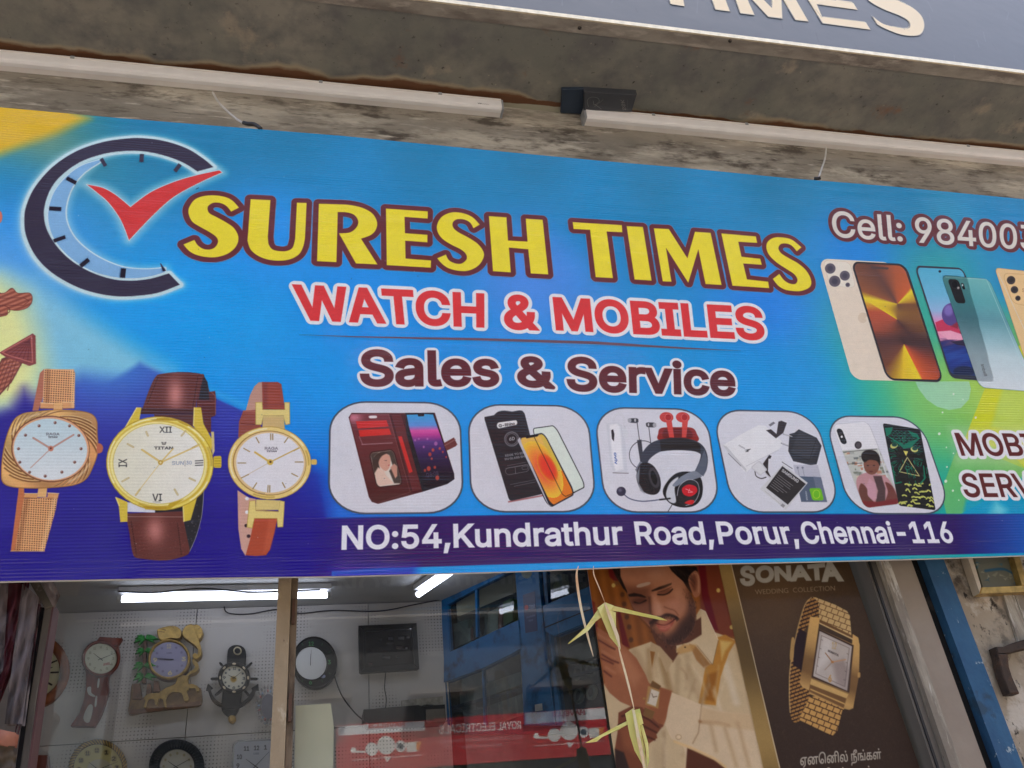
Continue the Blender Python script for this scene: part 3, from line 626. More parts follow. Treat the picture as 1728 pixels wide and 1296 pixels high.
cs.fill(k([(445,640),(478,560),(470,700),(520,785),(480,760)]), (150,156,166), soft=1.2, alpha=.8)
cs.fill(k(cr([(665,780),(690,700),(770,620),(880,605),(960,640),(988,720),(975,820),(920,880),(820,895),(720,860)], closed=True)), (30, 27, 31)); cs.fill(k(cr([(690,790),(720,700),(790,650),(760,740),(770,850),(720,850)], closed=True)), (208, 212, 218), soft=.8)
cs.fill(k(cr([(745,710),(820,640),(920,600),(980,640),(940,660),(840,690),(770,725)], closed=True)), (130, 138, 152)); cs.fill(k(cr([(780,800),(800,720),(870,670),(940,690),(960,770),(920,850),(850,880),(800,860)], closed=True)), (38, 34, 38))
cs.line(k(cr([(780,800),(800,720),(870,670),(940,690),(958,770),(920,850),(850,880)])), 1.0, (190, 190, 200)); cs.fill(k(cr([(820,740),(870,710),(930,725),(940,770),(890,805),(835,790)], closed=True)), (214, 30, 44)); cs.fill(k(cr([(840,860),(880,835),(918,840),(900,870)], closed=True)), (214, 34, 40)); cs.line(k([(850,745),(905,770),(870,775),(880,745)]), .7, (250, 210, 215))
cs.line(k(cr([(345,785),(400,825),(500,845),(640,832)])), 1.6, (70, 78, 110)); cs.line(k([(640,832),(722,822)]), 2.6, (40,40,44)); cs.fill(k(ell(327,765,38,38)), (44,48,72)); cs.fill(k(ell(318,755,14,14)), (90,94,118), soft=2); cs.line(k([(742,868),(705,930)]), 1.1, (50,50,56))
# card 4: chargers and batteries
card('card3', k([(1064,106),(1889,124),(2113,930),(1240,932)]))
cs.fill(k([(1150,390),(1330,285),(1440,228),(1490,232),(1620,350),(1640,380),(1600,430),(1470,500),(1340,610),(1320,600)]), (236, 238, 240)); cs.fill(k([(1150,390),(1190,445),(1340,610),(1340,585),(1180,400)]), (206, 208, 212)); cs.line(k([(1195,458),(1295,558)]), .9, (90,90,96), soft=.7)
cs.fill(k([(1325,430),(1378,420),(1352,440),(1362,444),(1330,446),(1348,434)]), (60,60,66)); cs.text('Adaptive', k([(1282,385),(1330,412),(1326,422),(1276,394)]), (120,120,126), .0); cs.line(k([(1340,560),(1600,430)]), .7, (190,192,198))
cs.fill(k([(1500,270),(1540,262),(1585,300),(1600,200),(1625,192),(1668,210),(1640,290),(1580,335)]), (54, 44, 46)); cs.fill(k([(1520,225),(1560,200),(1575,212),(1535,240)]), (120,120,126))
cs.fill(k([(1475,540),(1525,470),(1545,478),(1535,500),(1520,500),(1515,600),(1540,650),(1500,625)]), (52,44,46)); cs.line(k(cr([(1410,600),(1420,640),(1460,660),(1500,650)])), 1.5, (48,42,44)); cs.fill(rquad(k([(1375,570),(1445,512),(1512,590),(1450,640)]), .15), (206,208,212)); cs.fill(rquad(k([(1385,572),(1440,524),(1500,592),(1455,628)]), .15), (226,228,231)); cs.line(k([(1490,610),(1535,660)]), 1.8, (196,198,204))
cs.fill(k([(1690,300),(1730,290),(1765,262),(1910,330),(1950,395),(1910,545),(1860,552),(1720,520),(1680,440)]), (48, 48, 54)); cs.fill(k([(1775,275),(1900,335),(1935,395),(1860,500),(1700,450),(1740,340)]), (58, 58, 64), soft=2); cs.line(k([(1700,455),(1850,515),(1905,350)]), .6, (30,30,34)); cs.line(k([(1640,300),(1710,320)]), 1.8, (130,132,138)); cs.line(k([(1625,375),(1680,395)]), 2.4, (120,122,130)); cs.line(k([(1645,300),(1710,320)]), .8, (236,236,240)); cs.line(k([(1628,375),(1680,393)]), 1, (230,230,236))
cs.fill(k([(1720,550),(1920,552),(1995,850),(1785,850)]), (190, 192, 204)); cs.fill(k([(1740,640),(1945,650),(1995,850),(1785,850)]), (84, 98, 120)); cs.fill(k([(1880,640),(1945,650),(1995,850),(1930,850)]), (130,138,158), alpha=.5)
cs.fill(rquad(k([(1848,738),(1945,738),(1968,838),(1875,838)]), .2), (112, 196, 40)); cs.line(k(ell(1908,788,28,34)), .9, (200, 232, 60), closed=True); cs.text('NOKIA', k([(1838,835),(1828,762),(1818,762),(1826,835)]), (210,214,220), .03)
for x in (1756, 1796): cs.fill(k(ell(x,573,9,9)), (120,124,140)); cs.line(k([(x,575),(x+14,640)]), .7, (120,124,140))
cs.fill(k([(1450,745),(1640,545),(1838,695),(1660,915)]), (212, 214, 216)); cs.fill(k([(1500,735),(1632,560),(1822,705),(1676,872)]), (46, 42, 44)); cs.line(k([(1630,527),(1712,580)]), 1, (50,50,50))
cs.text('SAMSUNG', k([(1636,582),(1768,676),(1756,698),(1624,602)]), (236,236,236), .04)
for i in range(7):
    a = (1600 - i * 11, 632 + i * 14.5); n = (1, .92, 1, .6, .95, .8, .55)[i]; cs.line(k([a, (a[0] + 118 * n, a[1] + 88 * n)]), .5, (190,190,192))
cs.fill(k([(1632,862),(1656,878),(1640,898),(1616,880)]), (150,150,152)); cs.line(k([(1490,760),(1620,870)]), .5, (150,150,152), alpha=.7)
# card 5: printed covers
k = Z(1300, 670, 4.8)
card('card4', k([(436,154),(1203,166),(1472,944),(652,944)]))
cs.fill(rquad(k([(498,222),(790,196),(1065,868),(760,905)]), .16, .08), (190, 192, 200), grow=.4, alpha=.6)
COV = rquad(k([(500,226),(786,200),(1060,862),(762,900)]), .15, .08); cs.fill(COV, (236, 237, 240)); cs.setclip(COV)
cs.fill(k([(570,435),(880,415),(1080,880),(740,920)]), (196, 200, 192)); 
rs = np.random.RandomState(3)
for _ in range(60):
    x, y = rs.uniform(590, 960), rs.uniform(440, 640); w, h = rs.uniform(8, 40), rs.uniform(5, 26); cs.fill(k([(x,y),(x+w,y-3),(x+w+5,y+h),(x+4,y+h+3)]), [(228,230,226),(150,156,150),(120,128,110),(214,206,180),(96,104,104),(190,120,90)][rs.randint(6)], soft=.7, alpha=.8)
cs.line(k([(585,447),(880,420)]), .8, (70,72,70)); cs.line(k([(615,545),(740,535)]), 1, (80,80,76)); cs.line(k([(870,420),(960,700)]), 3, (214,218,216), soft=.8); cs.line(k([(905,420),(985,650)]), 1, (120,124,120))
cs.fill(k(cr([(705,650),(780,612),(850,620),(940,650),(990,720),(1050,830),(1050,900),(760,920),(700,740)], closed=True)), (196, 148, 152), soft=1); cs.fill(k([(832,640),(900,640),(930,740),(930,850),(850,860),(870,760)]), (84, 62, 64), soft=1.5)
cs.fill(k([(800,660),(850,700),(860,820),(820,850),(760,760)]), (206, 158, 170), soft=1.5); cs.fill(k(cr([(735,700),(780,740),(790,800),(840,860),(780,905),(740,850),(715,760)], closed=True)), (110, 66, 56), soft=1.3); cs.fill(k(cr([(930,690),(985,720),(1020,790),(1050,840),(1000,870),(930,860),(950,770)], closed=True)), (118, 64, 58), soft=1.3)
cs.fill(k([(745,840),(860,850),(1050,820),(1060,870),(900,890),(760,910)]), (126, 40, 44), soft=2); cs.fill(k(ell(818,548,64,82,-5)), (132, 84, 68), soft=1); cs.fill(k(cr([(735,490),(745,450),(790,428),(850,440),(885,490),(888,560),(860,520),(800,510),(760,530)], closed=True)), (38, 30, 30), soft=.8)
for x in (788, 838): cs.fill(k(ell(x, 556, 9, 4)), (40, 24, 22), soft=.6)
cs.fill(k(ell(815, 604, 16, 5)), (96, 46, 42), soft=.7); cs.setclip(None)
cs.fill(rquad(k([(530,258),(576,256),(624,378),(576,384)]), .45, .2), (26, 26, 28)); cs.fill(k(ell(577,322,9,10)), (236,236,236), soft=.8); cs.fill(k(ell(568,295,15,16)), (58,56,60)); cs.fill(k(ell(594,352,14,14)), (50,48,52)); cs.fill(k(ell(710,390,29,31)), (60, 52, 56)); cs.fill(k(ell(712,392,19,21)), (84, 74, 78))
OW = rquad(k([(908,212),(1212,262),(1338,918),(1040,880)]), .06, .03); cs.fill(OW, (24, 24, 24)); cs.setclip(OW)   # a plain green and black bird pattern
GR = (14, 120, 92)
for i in range(9):
    for j in range(6):
        q = k([(975 + j * 36 + i * 3 + (i % 2) * 18, 262 + j * 6 + i * 15)])[0]; cs.line(ell(q[0], q[1], 3.0, 2.2, 0, 8, 0, 180), .8, GR)
cs.fill(k([(925,250),(990,245),(975,300),(940,320)]), GR); cs.fill(k([(1110,270),(1190,300),(1210,340),(1150,320)]), GR); cs.fill(k([(925,300),(1080,385),(1110,370),(1215,330),(1140,410),(1080,420),(1020,370)]), GR)
for i in range(46):
    a = rs.uniform(0, 6.28); r0, r1 = rs.uniform(70, 100), rs.uniform(110, 160); q = [(1095 + r0 * math.cos(a), 470 + r0 * math.sin(a) * 1.2), (1095 + r1 * math.cos(a), 470 + r1 * math.sin(a) * 1.2)]; cs.line(k(q), .8, GR)
for x, y, s in ((1000, 395, -1), (1165, 425, 1)): cs.fill(k(ell(x, y, 30, 22, 15 * s)), (206, 208, 120)); cs.fill(k(ell(x + 4, y - 8, 22, 15)), (18, 70, 60))
cs.fill(k([(1075,435),(1115,440),(1098,480)]), (222, 214, 110)); cs.line(k([(1108,490),(1045,605),(1205,640)]), 1.6, (206, 200, 130), closed=True); cs.line(k(ell(1112,575,22,12)), 1, (30,130,100), closed=True)
for i in range(34):
    x, y = rs.uniform(1030, 1300), rs.uniform(650, 890); 
    if y > 700 or rs.rand() < .2: cs.line(k(cr([(x, y), (x + 14, y + rs.uniform(-14, 4)), (x + 32, y + rs.uniform(-6, 14))], 4)), 2.6, (200, 206, 104))
for i in range(30):
    x, y = rs.uniform(965, 1290), rs.uniform(480, 700); cs.line(k([(x, y), (x + rs.uniform(-12, 20), y + rs.uniform(14, 30))]), 1.3, GR)
cs.line(k([(990,560),(1010,700),(1060,690)]), 2, GR); cs.line(k([(1240,560),(1250,660),(1215,700)]), 2.4, GR); cs.setclip(None)

# ---- phones at the right
k = Z(1380, 430, 4.468)
Q = rquad(k([(8,32),(560,62),(800,952),(264,938)]), .13, .08); cs.fill(Q, (240, 226, 200), grow=1.2, part='phone0'); cs.fill(Q, (236, 222, 200)); cs.fill(rquad(k([(38,42),(240,54),(285,250),(92,232)]), .2), (238, 230, 212)); cs.line(rquad(k([(38,42),(240,54),(285,250),(92,232)]), .2), .4, (200,186,164), closed=True)
for x, y, r in ((93,104,40),(203,158,38),(127,200,43),(225,227,17)): cs.fill(k(ell(x, y, r, r * .98)), (96, 88, 98)); cs.fill(k(ell(x, y, r * .55, r * .55)), (70, 64, 80), soft=2)
cs.fill(k(ell(338, 475, 36, 40)), (222, 204, 178)); cs.fill(k(ell(372,478,14,14)), (236,222,200))
F1 = rquad(k([(246,50),(662,70),(952,962),(520,946)]), .14, .08); cs.fill(F1, (40, 30, 34), part='phone0')
def rays(px, py):
    X, Y = (px - 1380) * 4.468, (py - 430) * 4.468; H = homog([(262,60),(650,82),(938,945),(524,935)], [(0,0),(1,0),(1,1),(0,1)]); q = hmap(H, np.c_[X.ravel(), Y.ravel()]); u, v = q[:, 0].reshape(X.shape), q[:, 1].reshape(X.shape)
    def fan(cx, cy, stops):
        a = np.degrees(np.arctan2(v * 2.05 - cy * 2.05, u - cx)) % 360; ks = [s[0] for s in stops]; return np.stack([np.interp(a, ks, [s[1][i] for s in stops]) for i in range(3)], -1)
    D_, O_, Y_, B_2 = (58, 30, 30), (206, 92, 40), (238, 214, 30), (120, 70, 40)
    c1 = fan(.62, .36, [(0, B_2), (90, (90,50,40)), (170, (232,200,30)), (188, (238,214,30)), (200, (150,84,44)), (250, (100,58,44)), (285, (180,88,44)), (318, (205,96,44)), (324, (240,220,40)), (350, (190,140,40)), (360, B_2)])
    c2 = fan(.52, .5, [(0, (130,84,42)), (60, (80,44,38)), (110, (110,58,40)), (170, (176,80,50)), (212, (196,84,50)), (216, (240,216,24)), (240, (220,180,30)), (290, (150,106,40)), (360, (130,84,42))])
    c3 = fan(.5, .71, [(0, (70,40,38)), (40, (160,66,40)), (76, (226,96,36)), (80, (240,216,28)), (110, (236,200,30)), (140, (120,66,40)), (180, (90,50,42)), (270, (60,34,34)), (360, (70,40,38))])
    w1 = np.clip((.44 - v) / .1, 0, 1)[..., None]; w3 = np.clip((v - .6) / .08, 0, 1)[..., None]; c = c2 * (1 - w1) + c1 * w1; c = c * (1 - w3) + c3 * w3
    return np.clip(c, 0, 255) / 255
cs.fill(rquad(k([(264,62),(648,84),(936,944),(530,932)]), .12, .07), rays); cs.fill(rquad(k([(395,88),(535,96),(530,112),(400,104)]), .1, .4), (80, 56, 50))
Q = rquad(k([(725,80),(1100,100),(1330,960),(1000,930)]), .12, .07); cs.fill(Q, (44, 46, 60), part='phone1')
def lake(px, py):
    X, Y = (px - 1380) * 4.468, (py - 430) * 4.468; st = [(90, (80, 180, 214)), (300, (110, 190, 226)), (420, (150, 190, 230)), (500, (220, 150, 200)), (560, (236, 130, 170)), (625, (240, 160, 190)), (650, (90, 60, 110)), (690, (24, 40, 120)), (760, (30, 70, 160)), (840, (20, 44, 130)), (900, (26, 50, 110))]
    v = Y + 14 * np.sin(X / 23 + Y / 9) * (Y > 640); return np.stack([np.interp(v, [s[0] for s in st], [s[1][i] for s in st]) for i in range(3)], -1) / 255
Q = rquad(k([(742,96),(1092,112),(1300,920),(1004,900)]), .09, .05); cs.fill(Q, lake); cs.setclip(Q)
cs.fill(k([(885,510),(960,480),(1060,560),(1090,600),(1000,572),(900,580)]), (206, 50, 90), soft=1); cs.fill(k([(900,580),(1000,572),(1100,612),(1100,640),(980,640)]), (246, 170, 196), soft=1); cs.fill(k([(1000,655),(1110,640),(1130,690),(1050,680)]), (40, 26, 60), soft=1); cs.fill(k(ell(1100,880,80,40)), (16,28,70), soft=2)
cs.fill(k(ell(1008, 450, 74, 86)), (88, 66, 140)); cs.fill(k(ell(985, 420, 34, 40)), (130, 110, 190), soft=4); cs.fill(k([(1000,540),(1060,500),(1060,560)]), (150, 34, 60), soft=2); cs.setclip(None); cs.fill(k(ell(919,126,10,10)), (30, 40, 60))
def teal(px, py):
    Y = (py - 430) * 4.468; X = (px - 1380) * 4.468; st = [(150, (118, 194, 192)), (350, (90, 172, 178)), (480, (96, 160, 172)), (620, (150, 195, 204)), (740, (196, 222, 228)), (1010, (222, 232, 236))]
    v = Y + (X - 1200) * -.12; return np.stack([np.interp(v, [s[0] for s in st], [s[1][i] for s in st]) for i in range(3)], -1) / 255
Q = rquad(k([(932,155),(1290,185),(1660,1035),(1218,1000)]), .11, .06); cs.fill(Q, (60, 110, 120), grow=.4, part='phone2'); cs.fill(Q, teal, grow=-.3); cs.line(k([(965,170),(1270,185),(1600,960)]), 1.2, (190, 232, 232), soft=1, alpha=.7)
cs.fill(rquad(k([(975,182),(1060,188),(1118,368),(1042,366)]), .3, .16), (44, 42, 46)); cs.fill(k(ell(1030,225,26,34)), (28,26,30)); cs.line(k(ell(1030,225,24,30)), .5, (90,90,96), closed=True); cs.fill(k(ell(1058,250,9,9)), (220,220,220)); cs.fill(rquad(k([(1078,212),(1098,214),(1112,262),(1092,262)]), .4, .2), (30,40,46)); cs.fill(k(ell(1090,230,6,9)), (240,250,250))
cs.text('Redmi', k([(1276,912),(1250,825),(1228,828),(1254,915)]), (120, 130, 136), .015)
Q = rquad(k([(1335,100),(1700,140),(1980,1000),(1620,960)]), .08, .04); cs.fill(Q, (196, 160, 110), grow=1.0, part='phone3'); cs.fill(Q, (238, 204, 148)); cs.fill(rquad(k([(1390,140),(1600,150),(1660,400),(1470,365)]), .2), (240, 204, 146)); cs.line(rquad(k([(1390,140),(1600,150),(1660,400),(1470,365)]), .2), .8, (196, 150, 96), closed=True)
for x, y, r in ((1456,192,32),(1482,264,28),(1508,328,20)): cs.fill(k(ell(x, y, r, r * .98)), (50, 40, 44)); cs.fill(k(ell(x, y, r * .45, r * .45)), (22, 18, 22), soft=1)
cs.text('S', k([(1540,255),(1556,255),(1556,280),(1540,280)]), (170,120,80), 0); cs.line(k([(1360,140),(1610,680)]), 1.2, (226,222,214))

# ---- brown carved figure at the left edge
BR = (158, 84, 62)
k = Z(0, 432, 3.0)
def wood(px, py):
    t = .5 + .5 * np.sin((px * .35 + py * .9) * .9); return (np.array([142, 72, 56]) * (1 - t[..., None]) + np.array([196, 118, 92]) * t[..., None]) / 255
cs.fill(k(cr([(-60,190),(20,190),(60,165),(90,190),(150,190),(162,225),(140,260),(90,275),(40,272),(30,300),(-60,300)], closed=True)), (110, 52, 44), grow=.8, part='statue0'); cs.fill(k(cr([(-60,190),(20,190),(60,165),(90,190),(150,190),(162,225),(140,260),(90,275),(40,272),(30,300),(-60,300)], closed=True)), wood)
cs.line(k([(-30,215),(120,212),(148,228),(120,250),(-30,250)]), .8, (112, 50, 44)); cs.line(k(ell(15,275,35,22)), .9, (112,50,44), closed=True)
cs.fill(k([(-60,720),(-60,640),(10,520),(60,500),(115,540),(60,640),(0,705)]), (116, 58, 50), part='statue1'); cs.fill(k([(-60,700),(-50,640),(15,530),(58,510),(105,545),(55,635),(-5,700)]), wood)
cs.fill(k([(0,490),(165,395),(178,405),(180,545),(150,555),(30,510)]), (140, 66, 62), grow=.6, part='statue1')
for a in range(7): cs.line(k([(150,425),(20 + a * 24, 495 + a * 8)]), .9, (104, 42, 44))
cs.line(k([(12,488),(160,405),(165,540),(40,502)]), 1.6, (196, 110, 100), closed=True)
for a in range(5): cs.line(k([(20 + a * 16, 530), (-50 + a * 22, 680)]), .9, (112, 50, 44))
cs.fill(ell(-2, 366, 6, 11), (214, 120, 100))

# ---- the three printed watches
GOLD = (226, 178, 96)
def mesh_band(px, py):
    a = np.cos((px + py * .05) * 1.57) * .5 + np.cos((py - px * .06) * 1.65) * .5; t = np.clip(a * 1.9 - .35, 0, 1)[..., None]; return (np.array([236, 176, 118]) * (1 - t) + np.array([86, 44, 24]) * t) / 255
k = Z(0, 600, 3.703)
cs.fill(k([(275,85),(250,110),(203,345),(240,345),(290,200)]), (186, 112, 84), part='watch0'); cs.fill(k([(280,85),(460,87),(470,110),(465,330),(268,330),(275,120)]), mesh_band, part='watch0'); cs.line(k([(282,87),(460,90)]), 1.2, (240, 196, 140)); cs.line(k([(278,95),(270,300)]), .8, (240,200,150))
cs.fill(k([(118,825),(150,820),(155,900),(95,1222),(68,1222)]), (204, 120, 74), part='watch0'); cs.fill(k([(150,895),(362,880),(350,960),(278,1222),(92,1222)]), mesh_band, part='watch0'); cs.line(k([(68,1222),(278,1222)]), 1, (236,190,130))
for q in ([(255,295),(335,300),(335,332),(250,330)], [(392,292),(462,292),(462,330),(392,332)], [(155,862),(235,862),(232,893),(150,890)], [(298,858),(368,862),(362,892),(296,892)]): cs.fill(k(q), (226, 164, 104)); cs.line(k([q[0], q[1]]), 1.0, (250, 216, 160)); cs.line(k([q[3], q[2]]), .8, (150, 84, 50))
cs.fill(k([(338,295),(392,295),(390,345),(334,345)]), (232, 180, 116)); cs.fill(k([(240,828),(295,828),(290,885),(232,885)]), (236, 186, 120))
case = k(cr([(205,352),(350,340),(480,345),(570,365),(605,410),(608,480),(612,600),(580,700),(540,770),(470,808),(340,825),(200,830),(80,822),(20,795),(8,730),(20,600),(50,480),(90,400),(140,365)], closed=True))
cs.fill(case, (168, 112, 50), grow=.4, part='watch0')
def rose(px, py): t = np.clip((px + py - 720) / 190, 0, 1)[..., None]; s = (.5 + .5 * np.sin((px - py) * .07))[..., None]; c = np.array([240, 200, 120]) * (1 - t) + np.array([222, 160, 100]) * t; return c * (.85 + .2 * s) / 255
cs.fill(case, rose, grow=-.7)
for a0 in list(range(15, 80, 11)) + list(range(105, 170, 11)) + list(range(195, 262, 11)) + list(range(285, 350, 11)):
    P = []
    for t in np.linspace(0, 1, 8):
        a = rad(a0 + t * 38); r = 1.03 + .30 * t - .02; P.append((315 + 242 * r * math.cos(a) * (1.0), 585 + 206 * r * math.sin(a)))
    cs.setclip(case, -1.5); cs.line(k(P), 1.7, (104, 56, 22), soft=.8, alpha=.9); cs.line(k([(x + 6, y - 5) for x, y in P]), .8, (255, 232, 170), soft=.6, alpha=.7); cs.setclip(None)
cs.fill(k(ell(316,584,246,208,4)), (120, 70, 44)); cs.fill(k(ell(318,584,240,201,4)), (232, 176, 130)); 
def pearl(px, py): t = np.clip((py - 705) / 100, 0, 1)[..., None]; return (np.array([196, 222, 230]) * (1 - t) + np.array([226, 234, 236]) * t) / 255
cs.fill(k(ell(316,586,230,192,4)), pearl)
for x, y in ((345,420),(435,440),(493,500),(507,583),(467,667),(387,729),(283,754),(185,730),(124,667),(116,583),(160,498),(245,440)): cs.fill(k(ell(x, y, 9, 9)), (110, 66, 56)); cs.fill(k(ell(x-3, y-3, 3, 3)), (220,190,180))
cs.text('RAGA', k([(290,484),(372,484),(372,499),(290,499)]), (60,52,60), .0); cs.text('TITAN', k([(302,506),(360,506),(358,515),(301,515)]), (40,36,44), .05)
for q, w in ((((208,515),(318,582)), 2.0), (((318,582),(460,496)), 2.0), (((318,582),(192,702)), .8)): cs.line(k(q), w, (150, 92, 76)); cs.line(k(q), w * .4, (240, 200, 180))
cs.fill(k(ell(318,582,17,17)), (206, 130, 104)); cs.fill(k(ell(318,580,6,6)), (80,40,34)); cs.fill(k(cr([(608,555),(630,552),(645,575),(635,605),(608,608)], closed=True)), (198, 110, 80), part='watch0')
# second watch
k = Z(170, 610, 3.704)
def brown(px, py):
    g = np.exp(-(((px - 296) / 14) ** 2 + ((py - 665) / 26) ** 2)) + np.exp(-(((px - 262) / 16) ** 2 + ((py - 895) / 22) ** 2)) * .9; c = np.array([104, 52, 46]) + g[..., None] * np.array([96, 76, 74]); return np.clip(c, 0, 255) / 255
cs.fill(k([(600,90),(640,78),(665,130),(680,190),(715,185),(722,240),(715,340),(690,350),(690,450),(660,440),(640,350),(600,300)]), (96, 44, 44), part='watch1'); cs.fill(k([(612,240),(640,85),(668,130),(680,240)]), (44, 38, 44)); cs.line(k([(610,262),(715,262)]), 1, (150, 92, 88)); cs.line(k([(690,190),(716,215),(718,330)]), 1, (150,90,86))
cs.fill(k([(520,890),(648,790),(635,960),(600,1090),(560,1185),(525,1215)]), (40, 38, 44), part='watch1'); 
for i in range(26):
    q = k([(rs.uniform(545, 625), rs.uniform(850, 1180))])[0]; cs.fill(ell(q[0], q[1], .7, .9, 0, 6), (110, 106, 112), alpha=.8)
cs.line(k(cr([(645,800),(632,960),(598,1090),(556,1188)])), .7, (170,170,180))
cs.fill(k([(330,330),(580,330),(640,350),(660,430),(560,400),(350,360)]), (92, 52, 50), part='watch1')
cs.fill(k(path([[(355,85),(430,72),(520,68),(600,75),(645,85)], [(620,160),(600,230),(590,320)], (250,325), [(265,290),(300,190),(330,120),(355,85)]])), brown, grow=.4, part='watch1')
cs.fill(k([(250,290),(580,300),(590,335),(250,328)]), (70, 34, 32), soft=.8, alpha=.8)
cs.fill(k(path([(168,950), (515,935), [(515,935),(520,1000),(540,1100),(555,1180),(535,1212),(440,1240),(360,1244),(270,1235),(215,1225),(195,1180),(180,1080),(165,1000)]])), brown, part='watch1'); cs.line(k([(165,970),(515,972)]), .7, (190,160,150), alpha=.8)
for a, b in (((358,100),(290,270)), ((607,95),(575,290)), ((190,1000),(225,1215)), ((480,1010),(505,1215))):
    for i in range(14):
        t = i / 14; p = (a[0] + (b[0] - a[0]) * t, a[1] + (b[1] - a[1]) * t); q = (p[0] + (b[0] - a[0]) * .03, p[1] + (b[1] - a[1]) * .03); cs.line(k([p, q]), .9, (52, 20, 20)); 
cs.fill(k([(165,880),(350,890),(340,945),(165,940)]), (226, 230, 240)); cs.fill(k([(340,905),(515,900),(515,935),(340,945)]), (36,34,40))
GY = (226, 200, 66)
for q in ([(225,290),(252,290),(236,390),(160,470),(90,520),(150,420)], [(585,290),(625,290),(640,390),(700,500),(690,560),(580,400)], [(95,850),(165,880),(165,1000),(125,1002),(115,900)], [(515,900),(600,850),(560,990),(520,1000)]): cs.fill(k(q), GY, part='watch1', grow=.5); cs.line(k([q[0], q[-1]]), 1, (255, 244, 170), soft=.8)
cs.fill(k([(690,440),(708,440),(712,560),(698,590)]), (224, 206, 140), part='watch1'); cs.fill(rquad(k([(705,592),(755,590),(755,666),(705,664)]), .2), (222, 196, 60), part='watch1')
for y in (605, 622, 640, 655): cs.line(k([(712,y),(752,y)]), .6, (150, 124, 30))
cs.fill(k(ell(370,638,334,292,4)), (186, 152, 36), grow=.5, part='watch1'); cs.fill(k(ell(370,638,331,289,4)), (242, 226, 110)); cs.fill(k(ell(366,640,316,272,4)), (214, 180, 52), soft=2); cs.fill(k(ell(362,640,305,264,4)), (250, 240, 160), soft=1.4)
cs.fill(k([(300,362),(330,372),(480,372),(495,385),(620,440),(560,400),(500,370),(400,350)]), (196, 164, 44)); cs.fill(k([(240,880),(262,905),(420,905),(430,885),(520,860),(430,925),(280,925)]), (200, 168, 44))
def cream(px, py): t = np.clip((px - 190) / 160, 0, 1)[..., None]; return (np.array([232, 231, 206]) * (1 - t) + np.array([244, 244, 236]) * t) / 255
cs.fill(k(ell(362,640,284,250,3)), cream); cs.line(k(ell(362,640,286,252,3)), .9, (214,190,90), closed=True)
for t, q in (('XII', [(368,408),(444,408),(444,446),(368,446)]), ('VI', [(324,828),(382,828),(382,872),(324,872)])): cs.text(t, k(q), (34,34,36), .01)

for y in (621, 635, 649): cs.line(k([(592, y + 1), (638, y - 1)]), 1.2, (34, 34, 36), soft=.3)
cs.text('IX', k([(112,660),(112,610),(164,610),(164,660)]), (34,34,36), .01)
cs.text('TITAN', k([(334,533),(452,533),(452,550),(334,550)]), (40,40,40), .04); cs.line(k([(382,505),(388,520),(402,520),(408,505),(395,512)]), .8, (50,46,40), closed=True)
cs.text('SUN', k([(446,624),(520,624),(518,646),(446,646)]), (110, 126, 160), -.005); cs.text('30', k([(534,622),(568,622),(568,644),(534,644)]), (110, 126, 160), -.005); cs.line(k([(527,620),(527,655)]), .4, (90,90,100))
for a, b in (((530,435),(505,465)),((612,520),(574,540)),((285,440),(295,465)),((168,516),(204,536)),((135,750),(175,728)),((245,800),(220,835)),((555,730),(590,746)),((462,800),(482,834))): cs.line(k([a, b]), 2.1, (176,150,80)); cs.line(k([a, b]), 1.0, (236,228,190))
for q, w in ((((258,552),(375,630)), 2.2), (((375,632),(614,524)), 1.8), (((375,632),(452,546)), 1.6), (((375,632),(216,836)), .6)): cs.line(k(q), w, (206, 168, 60)); cs.line(k(q), w * .35, (250,236,170))
cs.fill(k(ell(374,632,15,15)), (196,158,50)); cs.fill(k(ell(374,632,7,7)), (240,226,170)); cs.text('TITAN INDIA', k([(326,876),(374,876),(374,880),(326,880)]), (90,90,90), 0)
# third watch
k = Z(370, 630, 4.053)
cs.fill(k([(270,62),(300,60),(300,260),(180,260),(210,150),(240,90)]), (196, 150, 130), part='watch2'); cs.fill(k([(165,255),(250,250),(250,300),(300,385),(130,440),(135,330)]), (150, 74, 60), part='watch2'); cs.line(k([(150,345),(250,350)]), 1.2, (110, 46, 38)); cs.line(k([(165,258),(250,262)]), 1, (196,120,104))
cs.fill(k([(125,800),(200,850),(250,860),(245,1000),(210,1160),(180,1250),(150,1200),(130,1060)]), (214, 168, 150), part='watch2')
for x, y in ((190,857),(190,950),(185,1042),(201,1114)): cs.fill(k(ell(x, y, 13, 12)), (240,240,240) if y < 1000 else (50,30,40))
cs.fill(k([(292,60),(400,60),(425,75),(450,248),(298,248)]), (158, 68, 48), part='watch2'); cs.line(k([(296,214),(445,214)]), .8, (120,44,34)); cs.fill(k([(298,64),(330,64),(330,240),(300,240)]), (130, 54, 42), soft=2.4, alpha=.7)
cs.fill(k([(240,992),(398,992),(375,1100),(345,1210),(320,1245),(250,1250),(180,1245),(210,1140)]), (182, 76, 46), part='watch2'); cs.fill(k([(340,1000),(396,1000),(350,1200),(300,1230)]), (206, 100, 66), soft=3, alpha=.6)
HG = (236, 216, 130)
cs.fill(k([(250,200),(292,198),(296,250),(448,250),(448,200),(480,200),(482,345),(455,352),(440,300),(446,386),(296,386),(300,300),(288,352),(250,350)]), (188, 154, 70), grow=.5, part='watch2'); cs.fill(k([(250,200),(292,198),(296,250),(448,250),(448,200),(480,200),(482,345),(455,352),(440,300),(446,386),(296,386),(300,300),(288,352),(250,350)]), HG, grow=-.3); cs.fill(k([(300,300),(442,300),(446,386),(298,386)]), (214, 184, 120)); cs.line(k([(300,292),(440,292)]), .8, (150,110,70))
